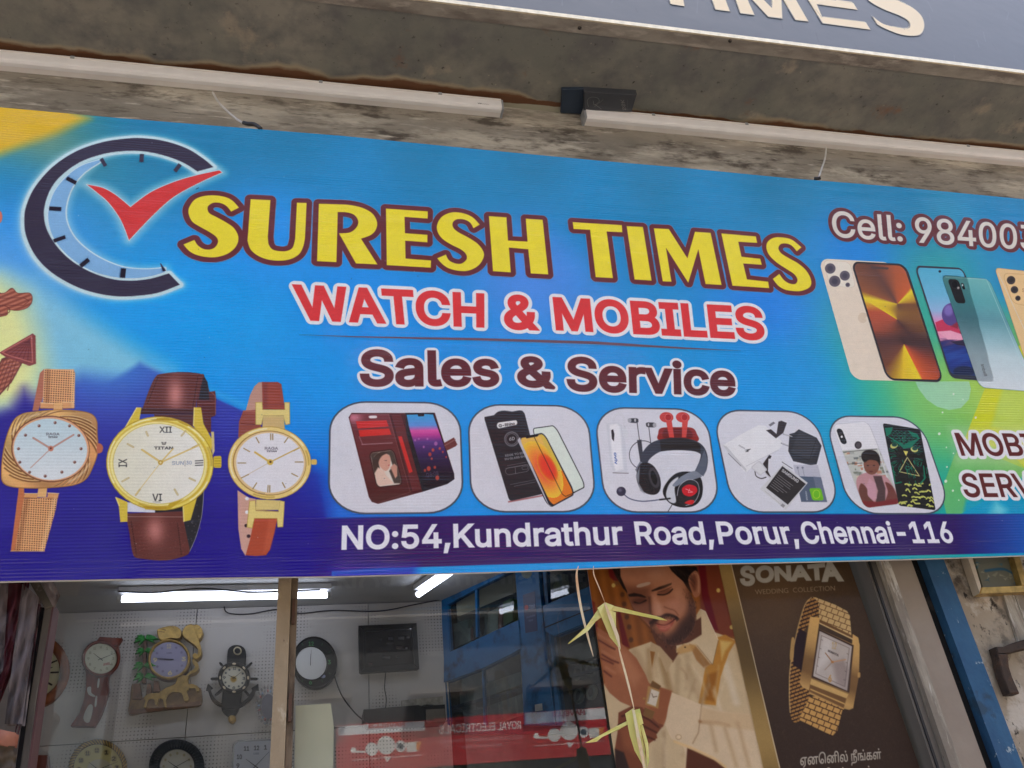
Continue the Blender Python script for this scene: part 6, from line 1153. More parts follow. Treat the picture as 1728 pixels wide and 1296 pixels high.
PB = pegboard(); xs = [XL, -.62, .31, XRc + .02]; zseam = Z_at(330, 1243, Y_BACK)
for i in range(3):
    MB().box((xs[i] + .002, Y_BACK, zseam + .002), (xs[i + 1] - .002, Y_BACK + .05, Z_CEIL - .004)).build('panel', PB, bw); MB().box((xs[i] + .002, Y_BACK, .1), (xs[i + 1] - .002, Y_BACK + .05, zseam - .002)).build('panel', PB, bw)
struct(MB().box((XL - .1, Y_BACK + .051, 0), (XRc + .1, Y_BACK + .1, Z_CEIL)).build('back_wall', mat('dark backing', (.05, .045, .04))))
M_CEIL = mat('greyed ceiling', (.42, .42, .42), rough=.9, var=.12, scale=2)
struct(MB().box((-2.0, 2.15, Z_CEIL), (3.2, Y_BACK + .3, Z_CEIL + .05)).build('ceiling', M_CEIL))
struct(MB().box((-2.0, 2.15, .0), (3.2, Y_BACK + .3, .05)).build('shop_floor', mat('grey tiles', (.25, .24, .23), rough=.4)))
xl_in = -.269 * Y_BACK
struct(MB().add([(xl_in - .25, 2.3, 0), (xl_in - .02, Y_BACK + .04, 0), (xl_in - .02, Y_BACK + .04, Z_CEIL), (xl_in - .25, 2.3, Z_CEIL), (xl_in - .35, 2.3, 0), (xl_in - .12, Y_BACK + .04, 0), (xl_in - .12, Y_BACK + .04, Z_CEIL), (xl_in - .35, 2.3, Z_CEIL)], [(0, 1, 2, 3), (7, 6, 5, 4), (0, 3, 7, 4), (1, 5, 6, 2)]).build('left_inner_wall', mat('dim wall', (.25, .23, .22), rough=.9)))
# lit tube lights (the photograph shows both burning)
def tube_light(p0, p1, label, strength):
    p0, p1 = Vector(p0), Vector(p1); t = thing('tube_light', tuple((p0 + p1) / 2), label, 'tube light', 'lit tube lights under the shop ceiling'); up_ = Vector((0, 0, 1)); d = (p1 - p0).normalized(); s = d.cross(up_).normalized()
    MB().obox(p0 - s * .02 + up_ * .028 - d * .02, (p1 - p0) + d * .04, s * .04, up_ * .03).build('fitting', mat('fitting white', (.6, .6, .62), rough=.4), t)
    m = mat('glowing tube', (.8, .8, .8), emit=(.80, .82, 1.0), estr=strength); MB().tube([p0, p1], .016, 10).build('tube', m, t, smooth=True)
    for p, q in ((p0 - d * .022, p0 - d * .001), (p1 + d * .001, p1 + d * .022)): MB().tube([p, q], .018, 10).build('end_cap', mat('tube cap', (.5, .5, .5), rough=.4), t)
zt = Z_CEIL - .062
def ceil_pt(x, y, z=None): d = ray(x, y); return EYE + d * (((z or zt) - EYE.z) / d.z)
TS = 2.1
tube_light(ceil_pt(206, 1011), ceil_pt(552, 1004), 'long lit tube light across the shop ceiling, seen through both panes', TS)
a_ = ceil_pt(706, 1003); b_ = ceil_pt(760, 966); b_ = a_ + (b_ - a_) * 1.35
tube_light(a_, b_, 'short looking lit tube light running towards the street near the blue cabinet', TS)
M_CAB = mat('dark cable', (.03, .03, .03), rough=.6)
def flatcable(pts, Y, r, label):
    P = [Vector(p) for p in cr([tuple(EYE + ray(x, y) * (Y / ray(x, y).y)) for x, y in pts], 5)]; tag(MB().tube(P, r, 5).build('cable', M_CAB, None, smooth=True), label, 'cable')
flatcable([(200, 998), (260, 1000), (340, 993), (420, 999), (470, 998), (540, 995)], 4.45, .004, 'dark cable sagging along the ceiling above the long tube')
flatcable([(378, 1020), (384, 1034), (420, 1036), (470, 1028), (505, 1035), (560, 1030), (640, 1031), (700, 1020), (742, 1012)], Y_BACK - .012, .0035, 'thin cable running along the top of the pegboard wall')
flatcable([(563, 1137), (575, 1170), (592, 1195), (613, 1215), (635, 1222)], Y_BACK - .02, .0035, 'dark cable from the round black clock down to the shelf')
flatcable([(651, 1134), (649, 1160), (652, 1180), (650, 1198)], Y_BACK - .02, .003, 'dark cable hanging below the digital wall clock')
# ---- clocks: their faces are printed, everything else is built
P_CK = Plane((0, Y_BACK - .045, 1.6), (1, 0, 0), (0, 0, 1))
u0, v1 = P_CK.uv(P_CK.hit(20, 1040)); u1, v0 = P_CK.uv(P_CK.hit(780, 1380))
ck = Canvas(P_CK, u0 - .05, u1 + .05, v0 - .05, v1 + .1, 620, (120, 118, 112)); ck.k = 1.9
PF = [0.0, 1.0]
def faceP(cx, cy, r, q=1.0): return ell(cx, cy, r, r * q, -6, 40)
def hands(t, c, hh, mm, r, col, off, w=1.4):
    for a, l, ww in ((hh, .55, w * 1.3), (mm, .8, w)):
        s = P_CK.uv(P_CK.hit(*c)); th = rad(90 - a); d = Vector((math.cos(th), math.sin(th))); n = Vector((-d.y, d.x)) * ww * .0016; R = r * .0033
        pts = [P_CK.at(s[0] + x, s[1] + y, off) for x, y in ((n.x - d.x * R * .15, n.y - d.y * R * .15), (d.x * R * l + n.x * .4, d.y * R * l + n.y * .4), (d.x * R * l - n.x * .4, d.y * R * l - n.y * .4), (-n.x - d.x * R * .15, -n.y - d.y * R * .15))]
        MB().prism(pts, (0, .0015, 0)).build('hand', col, t)
def ringP(t, name, cx, cy, ro, ri, m, h, q=1.0, lift=0.0):
    o = [P_CK.uv(P_CK.hit(x, y)) for x, y in faceP(cx, cy, ro, q)]; i = [P_CK.uv(P_CK.hit(x, y)) for x, y in faceP(cx, cy, ri, q)]
    return MB().ring(P_CK, o, i, h, lift).build(name, m, t, smooth=True)
def disc(t, name, cx, cy, r, m, depth, q=1.0, off=0.0): return MB().prism([P_CK.hit(x, y, off) for x, y in faceP(cx, cy, r, q)], (0, depth, 0), bevel=.002).build(name, m, t)
def slab(t, name, P, m, off=0.0, depth=None, bevel=.003): return MB().prism([P_CK.hit(x, y, off) for x, y in P], (0, (depth if depth else .044 + off), 0), bevel=bevel).build(name, m, t)
M_K = mat('clock black', (.010, .010, .011), rough=.4, var=.1, spec=.2); M_MAH = mat('mahogany', (.15, .035, .02), spec=.2, rough=.4, var=.3, scale=20, stretch=(3, 3, .5)); M_TEAK = mat('teak brown', (.20, .06, .016), rough=.4, spec=.25, var=.35, scale=12); M_GLD = mat('antique gold', (.36, .23, .055), rough=.45, metal=.35, var=.3, scale=40, bump=.3); M_GRN2 = mat('painted green', (.012, .20, .025), spec=.25, rough=.45, var=.5, scale=60, bump=.4); M_HAND = mat('hand black', (.01, .01, .01), rough=.4); M_BRN = mat('carved brown', (.11, .045, .02), rough=.5, var=.4, scale=40, bump=.5); M_SIL = mat('silver rim', (.55, .55, .56), rough=.25, metal=.7); M_OK = mat('ochre rock', (.15, .08, .022), rough=.5, var=.4, scale=30, bump=.5)
# printing the dials
ck.fill(faceP(52, 1134, 52, 1.02), (196, 190, 160)); c0 = (60, 1128)
k = Z(0, 970, 3.974)
for q in ([(315, 530), (335, 512)], [(335, 594), (380, 576)], [(343, 656), (390, 654)], [(306, 716), (346, 738)], [(262, 785), (276, 796)]): ck.line(k(q), 2.6, (30, 28, 26))
ck.fill(faceP(170, 1111, 27, .95), (206, 206, 186)); 
for i in range(12):
    a = rad(i * 30); ck.text(str(12 if i == 0 else i), [(170 + 21 * math.sin(a) - 1.8 + dx, 1111 - 19.5 * math.cos(a) - 2 + dy) for dx, dy in ((0, 0), (3.6, 0), (3.6, 4), (0, 4))], (120, 124, 104), 0)
ck.text('JEWEL', k([(690, 594), (738, 584), (740, 600), (692, 608)]), (150, 60, 60), .02)
ck.fill(faceP(286, 1113, 33, .95), (150, 148, 178))
for i in range(12):
    a = rad(i * 30 - 2); x, y = 286 + 24 * math.sin(a), 1113 - 22.5 * math.cos(a)
    if i % 3 == 0: ck.text(str(12 if i == 0 else i), [(x - 3.4, y - 3.4), (x + 3.4, y - 3.6), (x + 3.4, y + 3.4), (x - 3.4, y + 3.6)], (232, 214, 150), .03)
    else: ck.fill(ell(x, y, 2.2, 2.2, 0, 10), (120, 116, 146), soft=.8)
ck.text('AJANTA', [(281, 1101), (290, 1101), (290, 1103), (281, 1103)], (70, 66, 90), 0)
ck.fill(faceP(395, 1144, 21, .98), (206, 202, 186))
for i in range(12):
    a = rad(i * 30 + 2); x, y = 395 + 16.5 * math.sin(a), 1144 - 16 * math.cos(a)
    if i % 3 == 0: ck.text(str(12 if i == 0 else i), [(x - 2.4, y - 2.2), (x + 2.4, y - 2.2), (x + 2.4, y + 2.2), (x - 2.4, y + 2.2)], (40, 50, 60), .02)
    else: ck.fill(rquad([(x - 1.6, y - 1.6), (x + 1.6, y - 1.6), (x + 1.6, y + 1.6), (x - 1.6, y + 1.6)], .3), (90, 96, 100))
ck.fill(ell(394, 1146, 5, 5), (176, 140, 60), soft=2)
ck.fill(ell(450, 1193, 16, 24), (120, 120, 132))
ck.fill(faceP(525, 1119, 27, 1.04), (180, 184, 190)); 
DK = (10, 14, 12)
def ringnum():
    o = faceP(531, 1118, 37, 1.16); ck.fill(o, DK); ck.fill(faceP(525, 1119, 26.5, 1.06), (226, 228, 230))
    for t, x, y in (('12', 525, 1086), ('3', 555.5, 1117), ('6', 524, 1151)): ck.text(t, [(x - (4.2 if t == '12' else 2.6), y - 3.6), (x + (4.2 if t == '12' else 2.6), y - 3.6), (x + (4.2 if t == '12' else 2.6), y + 3.6), (x - (4.2 if t == '12' else 2.6), y + 3.6)], (80, 170, 96), .03)
    for a in (30, 60, 120, 150, 210, 240, 300, 330):
        x, y = 527 + 32 * math.sin(rad(a)), 1118 - 34 * math.cos(rad(a)); ck.line([(x, y), (x + 3 * math.sin(rad(a)), y - 4 * math.cos(rad(a)))], .9, (60, 120, 70))
    ck.fill(ell(545, 1141, 4.5, 3.2), (150, 160, 200))
ringnum()
ck.fill(faceP(165, 1297, 41, 1.0), (196, 186, 130)); ck.fill(faceP(168, 1302, 23, .92), (186, 180, 156))
for i in range(12):
    a = rad(i * 30 - 3); x, y = 165 + 32 * math.sin(a), 1297 - 31 * math.cos(a); ck.fill(ell(x, y, 5.6, 5.6, 0, 14), (170, 158, 108)); ck.text(str(12 if i == 0 else i), [(x - 3, y - 3.3), (x + 3, y - 3.3), (x + 3, y + 3.3), (x - 3, y + 3.3)], (34, 30, 24), .04)
ck.fill(faceP(299, 1293, 29, .97), (196, 192, 182))
for i in range(12):
    a = rad(i * 30); x, y = 299 + 23 * math.sin(a), 1293 - 22 * math.cos(a)
    ck.fill(ell(x, y, 2.0, 2.4, 0, 8), (168, 160, 130), soft=.8)
SQ = rquad([(395, 1251), (478, 1248), (480, 1345), (391, 1345)], .13, .12); ck.fill(SQ, (176, 182, 196))
for t, x, y in (('11', 416, 1263), ('12', 433, 1262), ('1', 448, 1261), ('10', 404, 1277), ('9', 401.5, 1292)): w_ = 2.4 if len(t) == 1 else 4.2; ck.text(t, [(x - w_, y - 3.8), (x + w_, y - 3.8), (x + w_, y + 3.8), (x - w_, y + 3.8)], (26, 28, 34), .03)
ck.text('LASER', [(428, 1270), (437, 1270), (437, 1273), (428, 1273)], (90, 94, 104), 0)
ck.fill([(600, 1050), (710, 1045), (712, 1140), (600, 1142)], (14, 14, 17)); ck.line(rquad([(616, 1066), (695, 1061), (697, 1125), (618, 1128)], .03), .5, (90, 92, 96), closed=True)
for x, y, w, hh, c in ((638, 1077, 7, 4, (70, 72, 76)), (655, 1075, 9, 5, (92, 94, 98)), (672, 1074, 10, 5, (110, 110, 112)), (686, 1073, 6, 4, (100, 100, 104)), (625, 1093, 4, 4, (70, 60, 60)), (640, 1092, 24, 5, (40, 40, 44)), (668, 1090, 12, 5, (60, 44, 46)), (684, 1092, 4, 3, (120, 120, 124)), (645, 1107, 14, 4, (90, 90, 94)), (668, 1108, 6, 3, (80, 80, 84)), (622, 1119, 7, 2, (120, 90, 90)), (652, 1084, 12, 3, (60, 60, 64))): ck.fill([(x, y), (x + w, y - .4), (x + w, y + hh), (x, y + hh)], c, alpha=.7)
IM_C = ck.image('dial prints', .85); M_DIAL = print_mat('printed dials', IM_C, rough=.4, spec=.2)
def dial(t, P, off): return ck.sheet('dial', P, M_DIAL, t, off=off, depth=.003)
GC = 'clocks hanging on the pegboard wall'
t = thing('wall_clock', tuple(P_CK.hit(60, 1130)), 'round clock with a wide brown wooden rim half hidden by the left frame', 'clock', GC)
disc(t, 'backing', 52, 1132, 60, M_TEAK, .04, 1.03, -.004); dial(t, faceP(54, 1133, 47, 1.02), .001); ringP(t, 'wooden_rim', 56, 1131, 62, 46, M_TEAK, .02, 1.0)
MB().prism([P_CK.hit(x, y, .006) for x, y in k([(298, 632), (320, 622), (357, 618), (330, 632), (305, 638)])], (0, .0015, 0)).build('hand', M_HAND, t)
t = thing('pendulum_clock', tuple(P_CK.hit(160, 1150)), 'dark red S shaped pendulum clock with a round cream dial', 'clock', GC)
slab(t, 'case', k(path([(668, 414), (818, 424), [(790, 470), (800, 530), (785, 600), (728, 672)], [(722, 720), (725, 780), (705, 860), (675, 940), (632, 1018)], (472, 1014), [(530, 930), (560, 840), (575, 740), (575, 655)], [(550, 600), (548, 540), (575, 490), (640, 450)]])), M_MAH, -.008)
slab(t, 'crown', k([(668, 414), (818, 424), (790, 475), (640, 452)]), M_MAH, .004, .01)
ringP(t, 'dial_rim', 170, 1111, 32.5, 27, M_MAH, .014, .95, -.006); dial(t, faceP(170, 1111, 27.5, .95), -.003)
for nm, q in (('pendulum_window', [(585, 758), (610, 752), (612, 790), (640, 812), (628, 818), (592, 800)]), ('pendulum_window', [(590, 880), (615, 870), (622, 900), (600, 985), (570, 985), (560, 950)]), ('pendulum_rod', [(657, 700), (668, 700), (662, 752), (652, 752)]), ('pendulum_rod', [(640, 822), (652, 815), (645, 880), (634, 880)])): slab(t, nm, k(cr(q, 3, True)), mat('pale window', (.42, .41, .38), rough=.5), -.0065, .003, 0)
hands(t, (170, 1112), -52, 68, 27, M_HAND, .002, .9)
# elephant clock
k2 = Z(200, 1030, 6.4)
t = thing('elephant_clock', tuple(P_CK.hit(286, 1130)), 'golden elephant clock with green palm trees and a lilac dial', 'clock', GC)
slab(t, 'rock_base', k2(cr([(150, 790), (230, 940), (300, 920), (480, 860), (640, 780), (750, 800), (870, 830), (895, 870), (890, 1010), (760, 1040), (500, 1070), (250, 1100), (110, 1120), (125, 960)], 3, True)), M_OK, -.012)
slab(t, 'base_edge', k2([(118, 1070), (300, 1060), (600, 1020), (890, 975), (890, 1020), (700, 1050), (400, 1090), (110, 1125)]), M_BRN, -.004, .01)
for a, b, c, d in ((165, 240, 790, 960), (310, 355, 790, 910), (385, 440, 760, 880)): slab(t, 'palm_trunk', k2([(a, c), (b - 10, c), (b + 10, d), (a - 15, d)]), M_BRN, -.004)
slab(t, 'palm_trunk', k2([(270, 330), (300, 330), (290, 780), (250, 780)]), M_BRN, -.006)
for cx, cy, R in ((285, 310, 1.0), (275, 440, .8), (265, 600, .95), (270, 720, .95)):
    for a, l in ((200, 115), (165, 125), (225, 125), (130, 105), (-35, 130), (-10, 150), (-60, 120), (20, 110), (250, 90)):
        if cy > 400 and a in (-60,): continue
        e = (cx + l * R * math.cos(rad(a)), cy + l * R * .62 * math.sin(rad(a))); nx, ny = -(e[1] - cy) * .17, (e[0] - cx) * .17; mx_, my = (cx + e[0]) / 2, (cy + e[1]) / 2 - 12 * R
        slab(t, 'palm_frond', k2([(cx, cy), (mx_ + nx, my + ny), (e[0] + (6 if a < 90 else -4), e[1] + 14 * R), (mx_ - nx, my - ny)]), M_GRN2, .002 + .002 * (a % 4), .02, .004)
for q in ([(415, 225), (440, 195), (560, 165), (640, 180), (680, 230), (660, 300), (560, 300), (450, 320)], [(780, 170), (840, 150), (890, 180), (910, 240), (880, 310), (830, 310), (800, 230)]):
    slab(t, 'elephant_ear', k2(cr(q, 3, True)), M_GLD, .004)
    c = (690, 250) if q[0][0] < 500 else (790, 250)
    for p_ in q[:6]: slab(t, 'ear_fold', k2([(c[0] * .3 + p_[0] * .7, c[1] * .3 + p_[1] * .7 - 3), (p_[0], p_[1]), (c[0] * .3 + p_[0] * .7, c[1] * .3 + p_[1] * .7 + 5)]), M_BRN, .007, .004, 0)
slab(t, 'elephant_head', k2(cr([(700, 200), (740, 160), (800, 150), (830, 230), (860, 300), (890, 400), (895, 470), (860, 520), (820, 525), (800, 490), (830, 465), (850, 480), (862, 440), (840, 390), (790, 350), (740, 310), (690, 270)], 3, True)), M_GLD, .012)
slab(t, 'elephant_trunk', k2(cr([(805, 520), (850, 560), (868, 620), (830, 670), (760, 700), (740, 760), (700, 780), (700, 740), (760, 670), (810, 640), (830, 600), (800, 560)], 3, True)), M_GLD, .006)
slab(t, 'elephant_calf', k2(cr([(610, 790), (640, 720), (720, 700), (750, 760), (760, 850), (740, 880), (760, 960), (715, 980), (690, 900), (600, 880), (545, 900), (510, 960), (515, 1050), (490, 1030), (470, 940), (430, 900), (500, 840)], 3, True)), M_GLD, .004)
slab(t, 'elephant_calf', k2(cr([(275, 950), (300, 910), (380, 890), (450, 900), (490, 960), (440, 950), (420, 1020), (395, 1010), (390, 960), (320, 960), (290, 1050), (270, 1040), (285, 980)], 3, True)), M_GLD, .004)
slab(t, 'elephant_calf', k2(cr([(750, 800), (800, 795), (860, 820), (870, 870), (840, 875), (830, 845), (760, 840)], 3, True)), M_GLD, .002)
slab(t, 'dial_seat', faceP(285, 1114, 36, .95), M_BRN, -.002); ringP(t, 'dial_rim', 285.5, 1113, 36, 31, M_GLD, .016, .95, 0); dial(t, faceP(286, 1113, 32.5, .95), .001)
hands(t, (288, 1113), -88, -82, 30, M_HAND, .006, .9)
# ship's wheel clock
t = thing('anchor_clock', tuple(P_CK.hit(395, 1150)), "black ship's wheel and anchor clock with a small round dial", 'clock', GC)
slab(t, 'back_plate', k2(path([[(1168, 600), (1175, 470), (1190, 410), (1240, 376), (1310, 376), (1360, 410), (1375, 470), (1368, 600)], (1330, 860), [(1320, 1000), (1290, 1080), (1240, 1140), (1190, 1145), (1130, 1100), (1110, 1040), (1120, 900)]])), M_K, -.012)
for x, y in ((1105, 575), (1425, 575), (1015, 735), (1480, 735), (1060, 900), (1400, 905)):
    c = (1248, 735); d = Vector((x - c[0], y - c[1])); l = d.length; d.normalize(); n = Vector((-d.y, d.x)); P = [Vector(c) + d * (l * .55) + n * 11, Vector((x, y)) + n * 12, Vector((x, y)) + d * 22 + n * 8, Vector((x, y)) + d * 22 - n * 8, Vector((x, y)) - n * 12, Vector(c) + d * (l * .55) - n * 11]; slab(t, 'wheel_spoke', k2([tuple(p) for p in P]), M_K, -.006, .02)
slab(t, 'anchor_arms', k2(path([(965, 790), (1018, 838), (990, 852), [(990, 852), (1020, 930), (1080, 990), (1150, 1020), (1230, 1025), (1310, 1010), (1390, 950), (1450, 860)], (1440, 838), (1510, 792), (1516, 858), (1485, 858), [(1485, 858), (1440, 950), (1360, 1020), (1280, 1055), (1190, 1058), (1090, 1035), (1010, 975), (965, 860)], (943, 860)])), M_K, .000, .02)
ringP(t, 'wheel_rim', 395, 1143.5, 27.5, 20, M_K, .02, 1.0, -.004); dial(t, faceP(395, 1144, 21.5, .98), -.002)
for a in range(0, 360, 45): slab(t, 'rim_stud', ell(395 + 23.6 * math.sin(rad(a)), 1143.5 - 23.6 * math.cos(rad(a)), 3.2, 1.7, a, 10), mat('pale stud', (.6, .5, .36), rough=.4), .017, .004, .001)
hands(t, (395, 1144), -62, 52, 19, M_HAND, .004, .9)
slab(t, 'brass_ring', k2(ell(1284, 436, 46, 46)), mat('pale brass', (.55, .47, .32), rough=.3, metal=.5), -.006, .006); slab(t, 'ring_hole', k2(ell(1284, 436, 32, 30)), M_K, -.003, .004, 0); slab(t, 'brass_ball', k2(ell(1224, 1168, 42, 48)), M_GLD, -.006, .03, .010)
# jewelled clock
t = thing('jewelled_clock', tuple(P_CK.hit(450, 1190)), 'small round clock ringed with silver petals half hidden by the window post', 'clock', GC)
dial(t, ell(453, 1192, 12, 21), .0)
for rr, nn, s in ((1.0, 22, 1), (.8, 20, .8)):
    for i in range(nn):
        a = rad(90 + i * 360 / nn); x, y = 452 + 19 * rr * math.cos(a), 1190 + 31 * rr * math.sin(a)
        if x < 468: slab(t, 'petal', ell(x, y, 3.0 * s, 1.8 * s, math.degrees(math.atan2(31 * math.sin(a), 19 * math.cos(a))), 8), [M_SIL, mat('rose enamel', (.5, .2, .2), rough=.3), mat('blue enamel', (.25, .35, .5), rough=.3)][i % 3 if s < 1 else 0], -.004 + .003 * (i % 2), .012, .001)
# right hand clocks
t = thing('wall_clock', tuple(P_CK.hit(530, 1118)), 'round black clock with green numerals beside the window post', 'clock', GC)
slab(t, 'case', faceP(531, 1118, 38, 1.16), M_K, -.006); dial(t, faceP(531, 1118, 36.5, 1.155), -.003); ringP(t, 'rim', 531, 1118, 38.5, 35.5, M_K, .012, 1.16, -.006); ringP(t, 'inner_rim', 525, 1119, 28, 26, M_K, .006, 1.06, -.002); hands(t, (524, 1119), 0, 2, 27, M_HAND, .004, .9)
t = thing('digital_clock', tuple(P_CK.hit(655, 1094)), 'black framed rectangular digital clock with a dark glass face', 'clock', GC)
P = Z(400, 864, 2.88)([(590, 552), (873, 540), (886, 762), (594, 782)]); slab(t, 'case', rquad(P, .04), M_K, -.008)
Pi = quadmap(P, [(.1, .1), (.9, .1), (.9, .88), (.1, .88)]); gl = ck.sheet('glass_face', Pi, print_mat('dark glass', IM_C, rough=.05), t, off=-.004, depth=.002)
for a, b, c, d in (((0, 0), (1, 0), (.92, .09), (.08, .09)), ((.08, .91), (.92, .91), (1, 1), (0, 1)), ((0, 0), (.08, .09), (.08, .91), (0, 1)), ((.92, .09), (1, 0), (1, 1), (.92, .91))): slab(t, 'frame_rail', quadmap(P, [a, b, c, d]), M_K, .004, .012)
t = thing('wall_clock', tuple(P_CK.hit(165, 1290)), 'round clock with a twisted gold rope rim at the bottom edge', 'clock', GC)
disc(t, 'case', 165, 1297, 48, M_GLD, .04, 1.0, -.006); dial(t, faceP(165, 1297, 41.5, 1.0), -.003); ringP(t, 'rim', 165, 1297, 50, 41, mat('dark rope groove', (.10, .07, .03), rough=.5), .008, 1.0, -.004)
for i in range(56):
    a = rad(i * 360 / 56); x, y = 165 + 45.7 * math.cos(a), 1297 + 45.7 * math.sin(a)
    if y < 1320: slab(t, 'rope_strand', ell(x, y, 5.2, 1.3, math.degrees(a) - 38, 8), M_GLD, .006, .006, .001)
hands(t, (166, 1299), -52, 70, 34, M_HAND, .004, 1)
t = thing('wall_clock', tuple(P_CK.hit(297, 1290)), 'round clock with a broad ribbed black rim at the bottom edge', 'clock', GC)
disc(t, 'case', 298, 1293, 46, M_K, .04, .98, -.006); dial(t, faceP(299, 1293, 30, .97), -.003); ringP(t, 'rim', 298, 1293, 47, 29.5, M_K, .022, .98, -.005)
for i in range(48):
    a = rad(i * 7.5); c_, s_ = math.cos(a), math.sin(a)
    if 1293 + 38 * s_ < 1320: slab(t, 'rim_rib', [(298 + (38 + r) * c_ - w * s_, 1293 + (37 + r) * s_ + w * c_) for r, w in ((-5, -.7), (7, -.9), (7, .9), (-5, .7))], M_K, .019, .006, 0)
hands(t, (297, 1294), -55, 63, 27, M_HAND, .003, 1)
t = thing('wall_clock', tuple(P_CK.hit(430, 1290)), 'square silver clock with rounded corners and black numerals', 'clock', GC)
slab(t, 'case', rquad([(393, 1249), (479, 1246), (481, 1347), (389, 1347)], .13, .12), M_SIL, -.006); dial(t, rquad([(396, 1252), (477, 1249), (479, 1344), (392, 1344)], .12, .11), -.002)
hands(t, (431, 1293), -53, 45, 34, M_HAND, .003, 1.2)
slab(None, 'wall_cabinet_corner', k([(190, 1195), (250, 1207), (320, 1208), (330, 1400), (175, 1400)]), M_MAH, .0); o = bpy.context.scene.objects['wall_cabinet_corner']; o.name = 'wall_clock_case'; tag(o, 'dark red top of another clock case at the lower left', 'clock', GC)
# small things low on the back wall
P_SH = Plane((0, Y_BACK - .18, 1.6), (1, 0, 0), (0, 0, 1)); e = Z(400, 864, 2.88)
o = MB().prism(on(P_SH, e([(615, 960), (880, 938), (905, 945), (1010, 935), (1015, 1010), (640, 1028), (615, 1010)])), (0, .17, 0)).build('shelf_box', mat('black shelf', (.012, .011, .012), rough=.5)); tag(o, 'long black box shelf under the digital clock', 'shelf')
o = MB().prism(on(P_SH, e([(800, 915), (1000, 895), (1003, 940), (920, 935), (850, 958), (803, 955)]), -.1), (0, .04, 0)).build('perforated_strip', mat('pale strip', (.36, .34, .30), rough=.7, var=.3, scale=40)); tag(o, 'pale perforated strip above the black shelf', 'strip')
o = MB().prism(on(P_SH, e([(918, 960), (1010, 955), (1012, 1020), (920, 1022)]), .01), (0, .1, 0)).build('carton', mat('grey carton', (.16, .14, .12), rough=.8)); tag(o, 'grey brown carton at the right end of the black shelf', 'carton')
# cream card leaning inside the pane
P_CD = Plane((0, 2.13, 1.6), (1, 0, 0), (0, 0, 1)); cd = e([(285, 942), (455, 930), (470, 1040), (466, 1300), (455, 1420), (275, 1420)]); o = MB().prism(on(P_CD, [tuple(p) for p in cd]), (0, .003, 0)).build('cream_card', mat('cream card', (.60, .54, .40), rough=.6, var=.04)); tag(o, 'blank cream card standing behind the glass beside the post', 'card')
# ------------------------------------------------------------------ blue cabinet along the slanting side wall
cp0 = Vector((XRc, Y_BACK, 1.6)); wd = Vector((.66, -1, 0)).normalized()
P_W2 = Plane(cp0, wd, (0, 0, 1)); M_CB = worn('blue cabinet paint', (.012, .11, .28), [((.016, .14, .36), 3, .5, .12, 2.0), ((.006, .045, .12), 9, .58, .08, 5.0), ((.25, .28, .28), 12, .74, .02, 8.0)], rough=.4, bump=.2)
w = Z(730, 950, 5.1852); cab = thing('blue_cabinet', tuple(P_W2.hit(820, 1100)), 'tall blue painted wall cabinet with glazed doors along the side of the shop', 'cabinet')
bk = -P_W2.n
def fr3(name, q, off=0.0, d=.03, m=M_CB, par=cab, bev=.003): return MB().prism(on(P_W2, w(q), off), bk * d, bevel=bev).build(name, m, par)
fr3('top_rail', [(78, 325), (560, 60), (800, -80), (840, -40), (700, 70), (385, 225), (125, 368), (85, 392)])
fr3('left_stile', [(78, 330), (125, 368), (150, 790), (115, 1040), (140, 1420), (100, 1420), (90, 1000)])
fr3('middle_rail', [(96, 800), (160, 775), (420, 650), (700, 520), (750, 500), (772, 745), (680, 800), (430, 925), (115, 1040), (95, 1045)], .012, .05)
fr3('wide_post', [(712, -60), (922, -60), (935, 200), (975, 560), (1040, 1100), (1075, 1420), (800, 1420), (780, 1000), (750, 500)], .004, .05)
fr3('dark_gap', [(922, -60), (950, -60), (1085, 1420), (1070, 1420)], -.02, .02, M_K)
fr3('right_stile', [(950, -60), (985, -60), (985, 340), (1030, 620), (1130, 1420), (1085, 1420)], .0, .04)
fr3('right_rail', [(960, 375), (1010, 355), (1400, 190), (1460, 170), (1480, 480), (1400, 500), (1060, 640), (985, 600)], .004, .05)
fr3('right_rail_groove', [(980, 560), (1400, 392), (1400, 398), (982, 570)], .006, .003, M_K, bev=0)
fr3('door_mullion', [(370, 235), (386, 225), (392, 640), (378, 650)], -.004, .02); fr3('door_mullion', [(430, 925), (442, 920), (460, 1420), (448, 1420)], -.004, .02)
# carcass behind the doors
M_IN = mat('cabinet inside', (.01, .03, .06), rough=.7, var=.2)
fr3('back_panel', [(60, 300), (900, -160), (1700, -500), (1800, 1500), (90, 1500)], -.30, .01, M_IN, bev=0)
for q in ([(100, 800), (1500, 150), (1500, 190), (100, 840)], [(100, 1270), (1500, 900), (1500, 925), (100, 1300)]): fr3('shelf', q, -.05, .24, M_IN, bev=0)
M_CG = glass_mat('cabinet glass', (.75, .82, .84))
for q in ([(125, 368), (385, 225), (705, 60), (710, 510), (390, 655), (150, 785)], [(115, 1040), (430, 920), (755, 770), (800, 1420), (140, 1420)], [(985, -60), (1400, -200), (1400, 190), (1010, 355)], [(1060, 640), (1400, 500), (1700, 400), (1750, 1420), (1120, 1420)]): fr3('door_glass', q, -.012, .003, M_CG, bev=0)
def item(name, q, off, col, label, cat, d=.05):
    o = fr3(name, q, off, d, mat(name + ' tone', col, rough=.6, var=.3, scale=18), None, .002); return tag(o, label, cat)
item('folder', [(165, 540), (310, 490), (315, 690), (160, 765)], -.09, (.22, .25, .22), 'pale grey folder leaning at the left of the upper shelf', 'folder', .03)
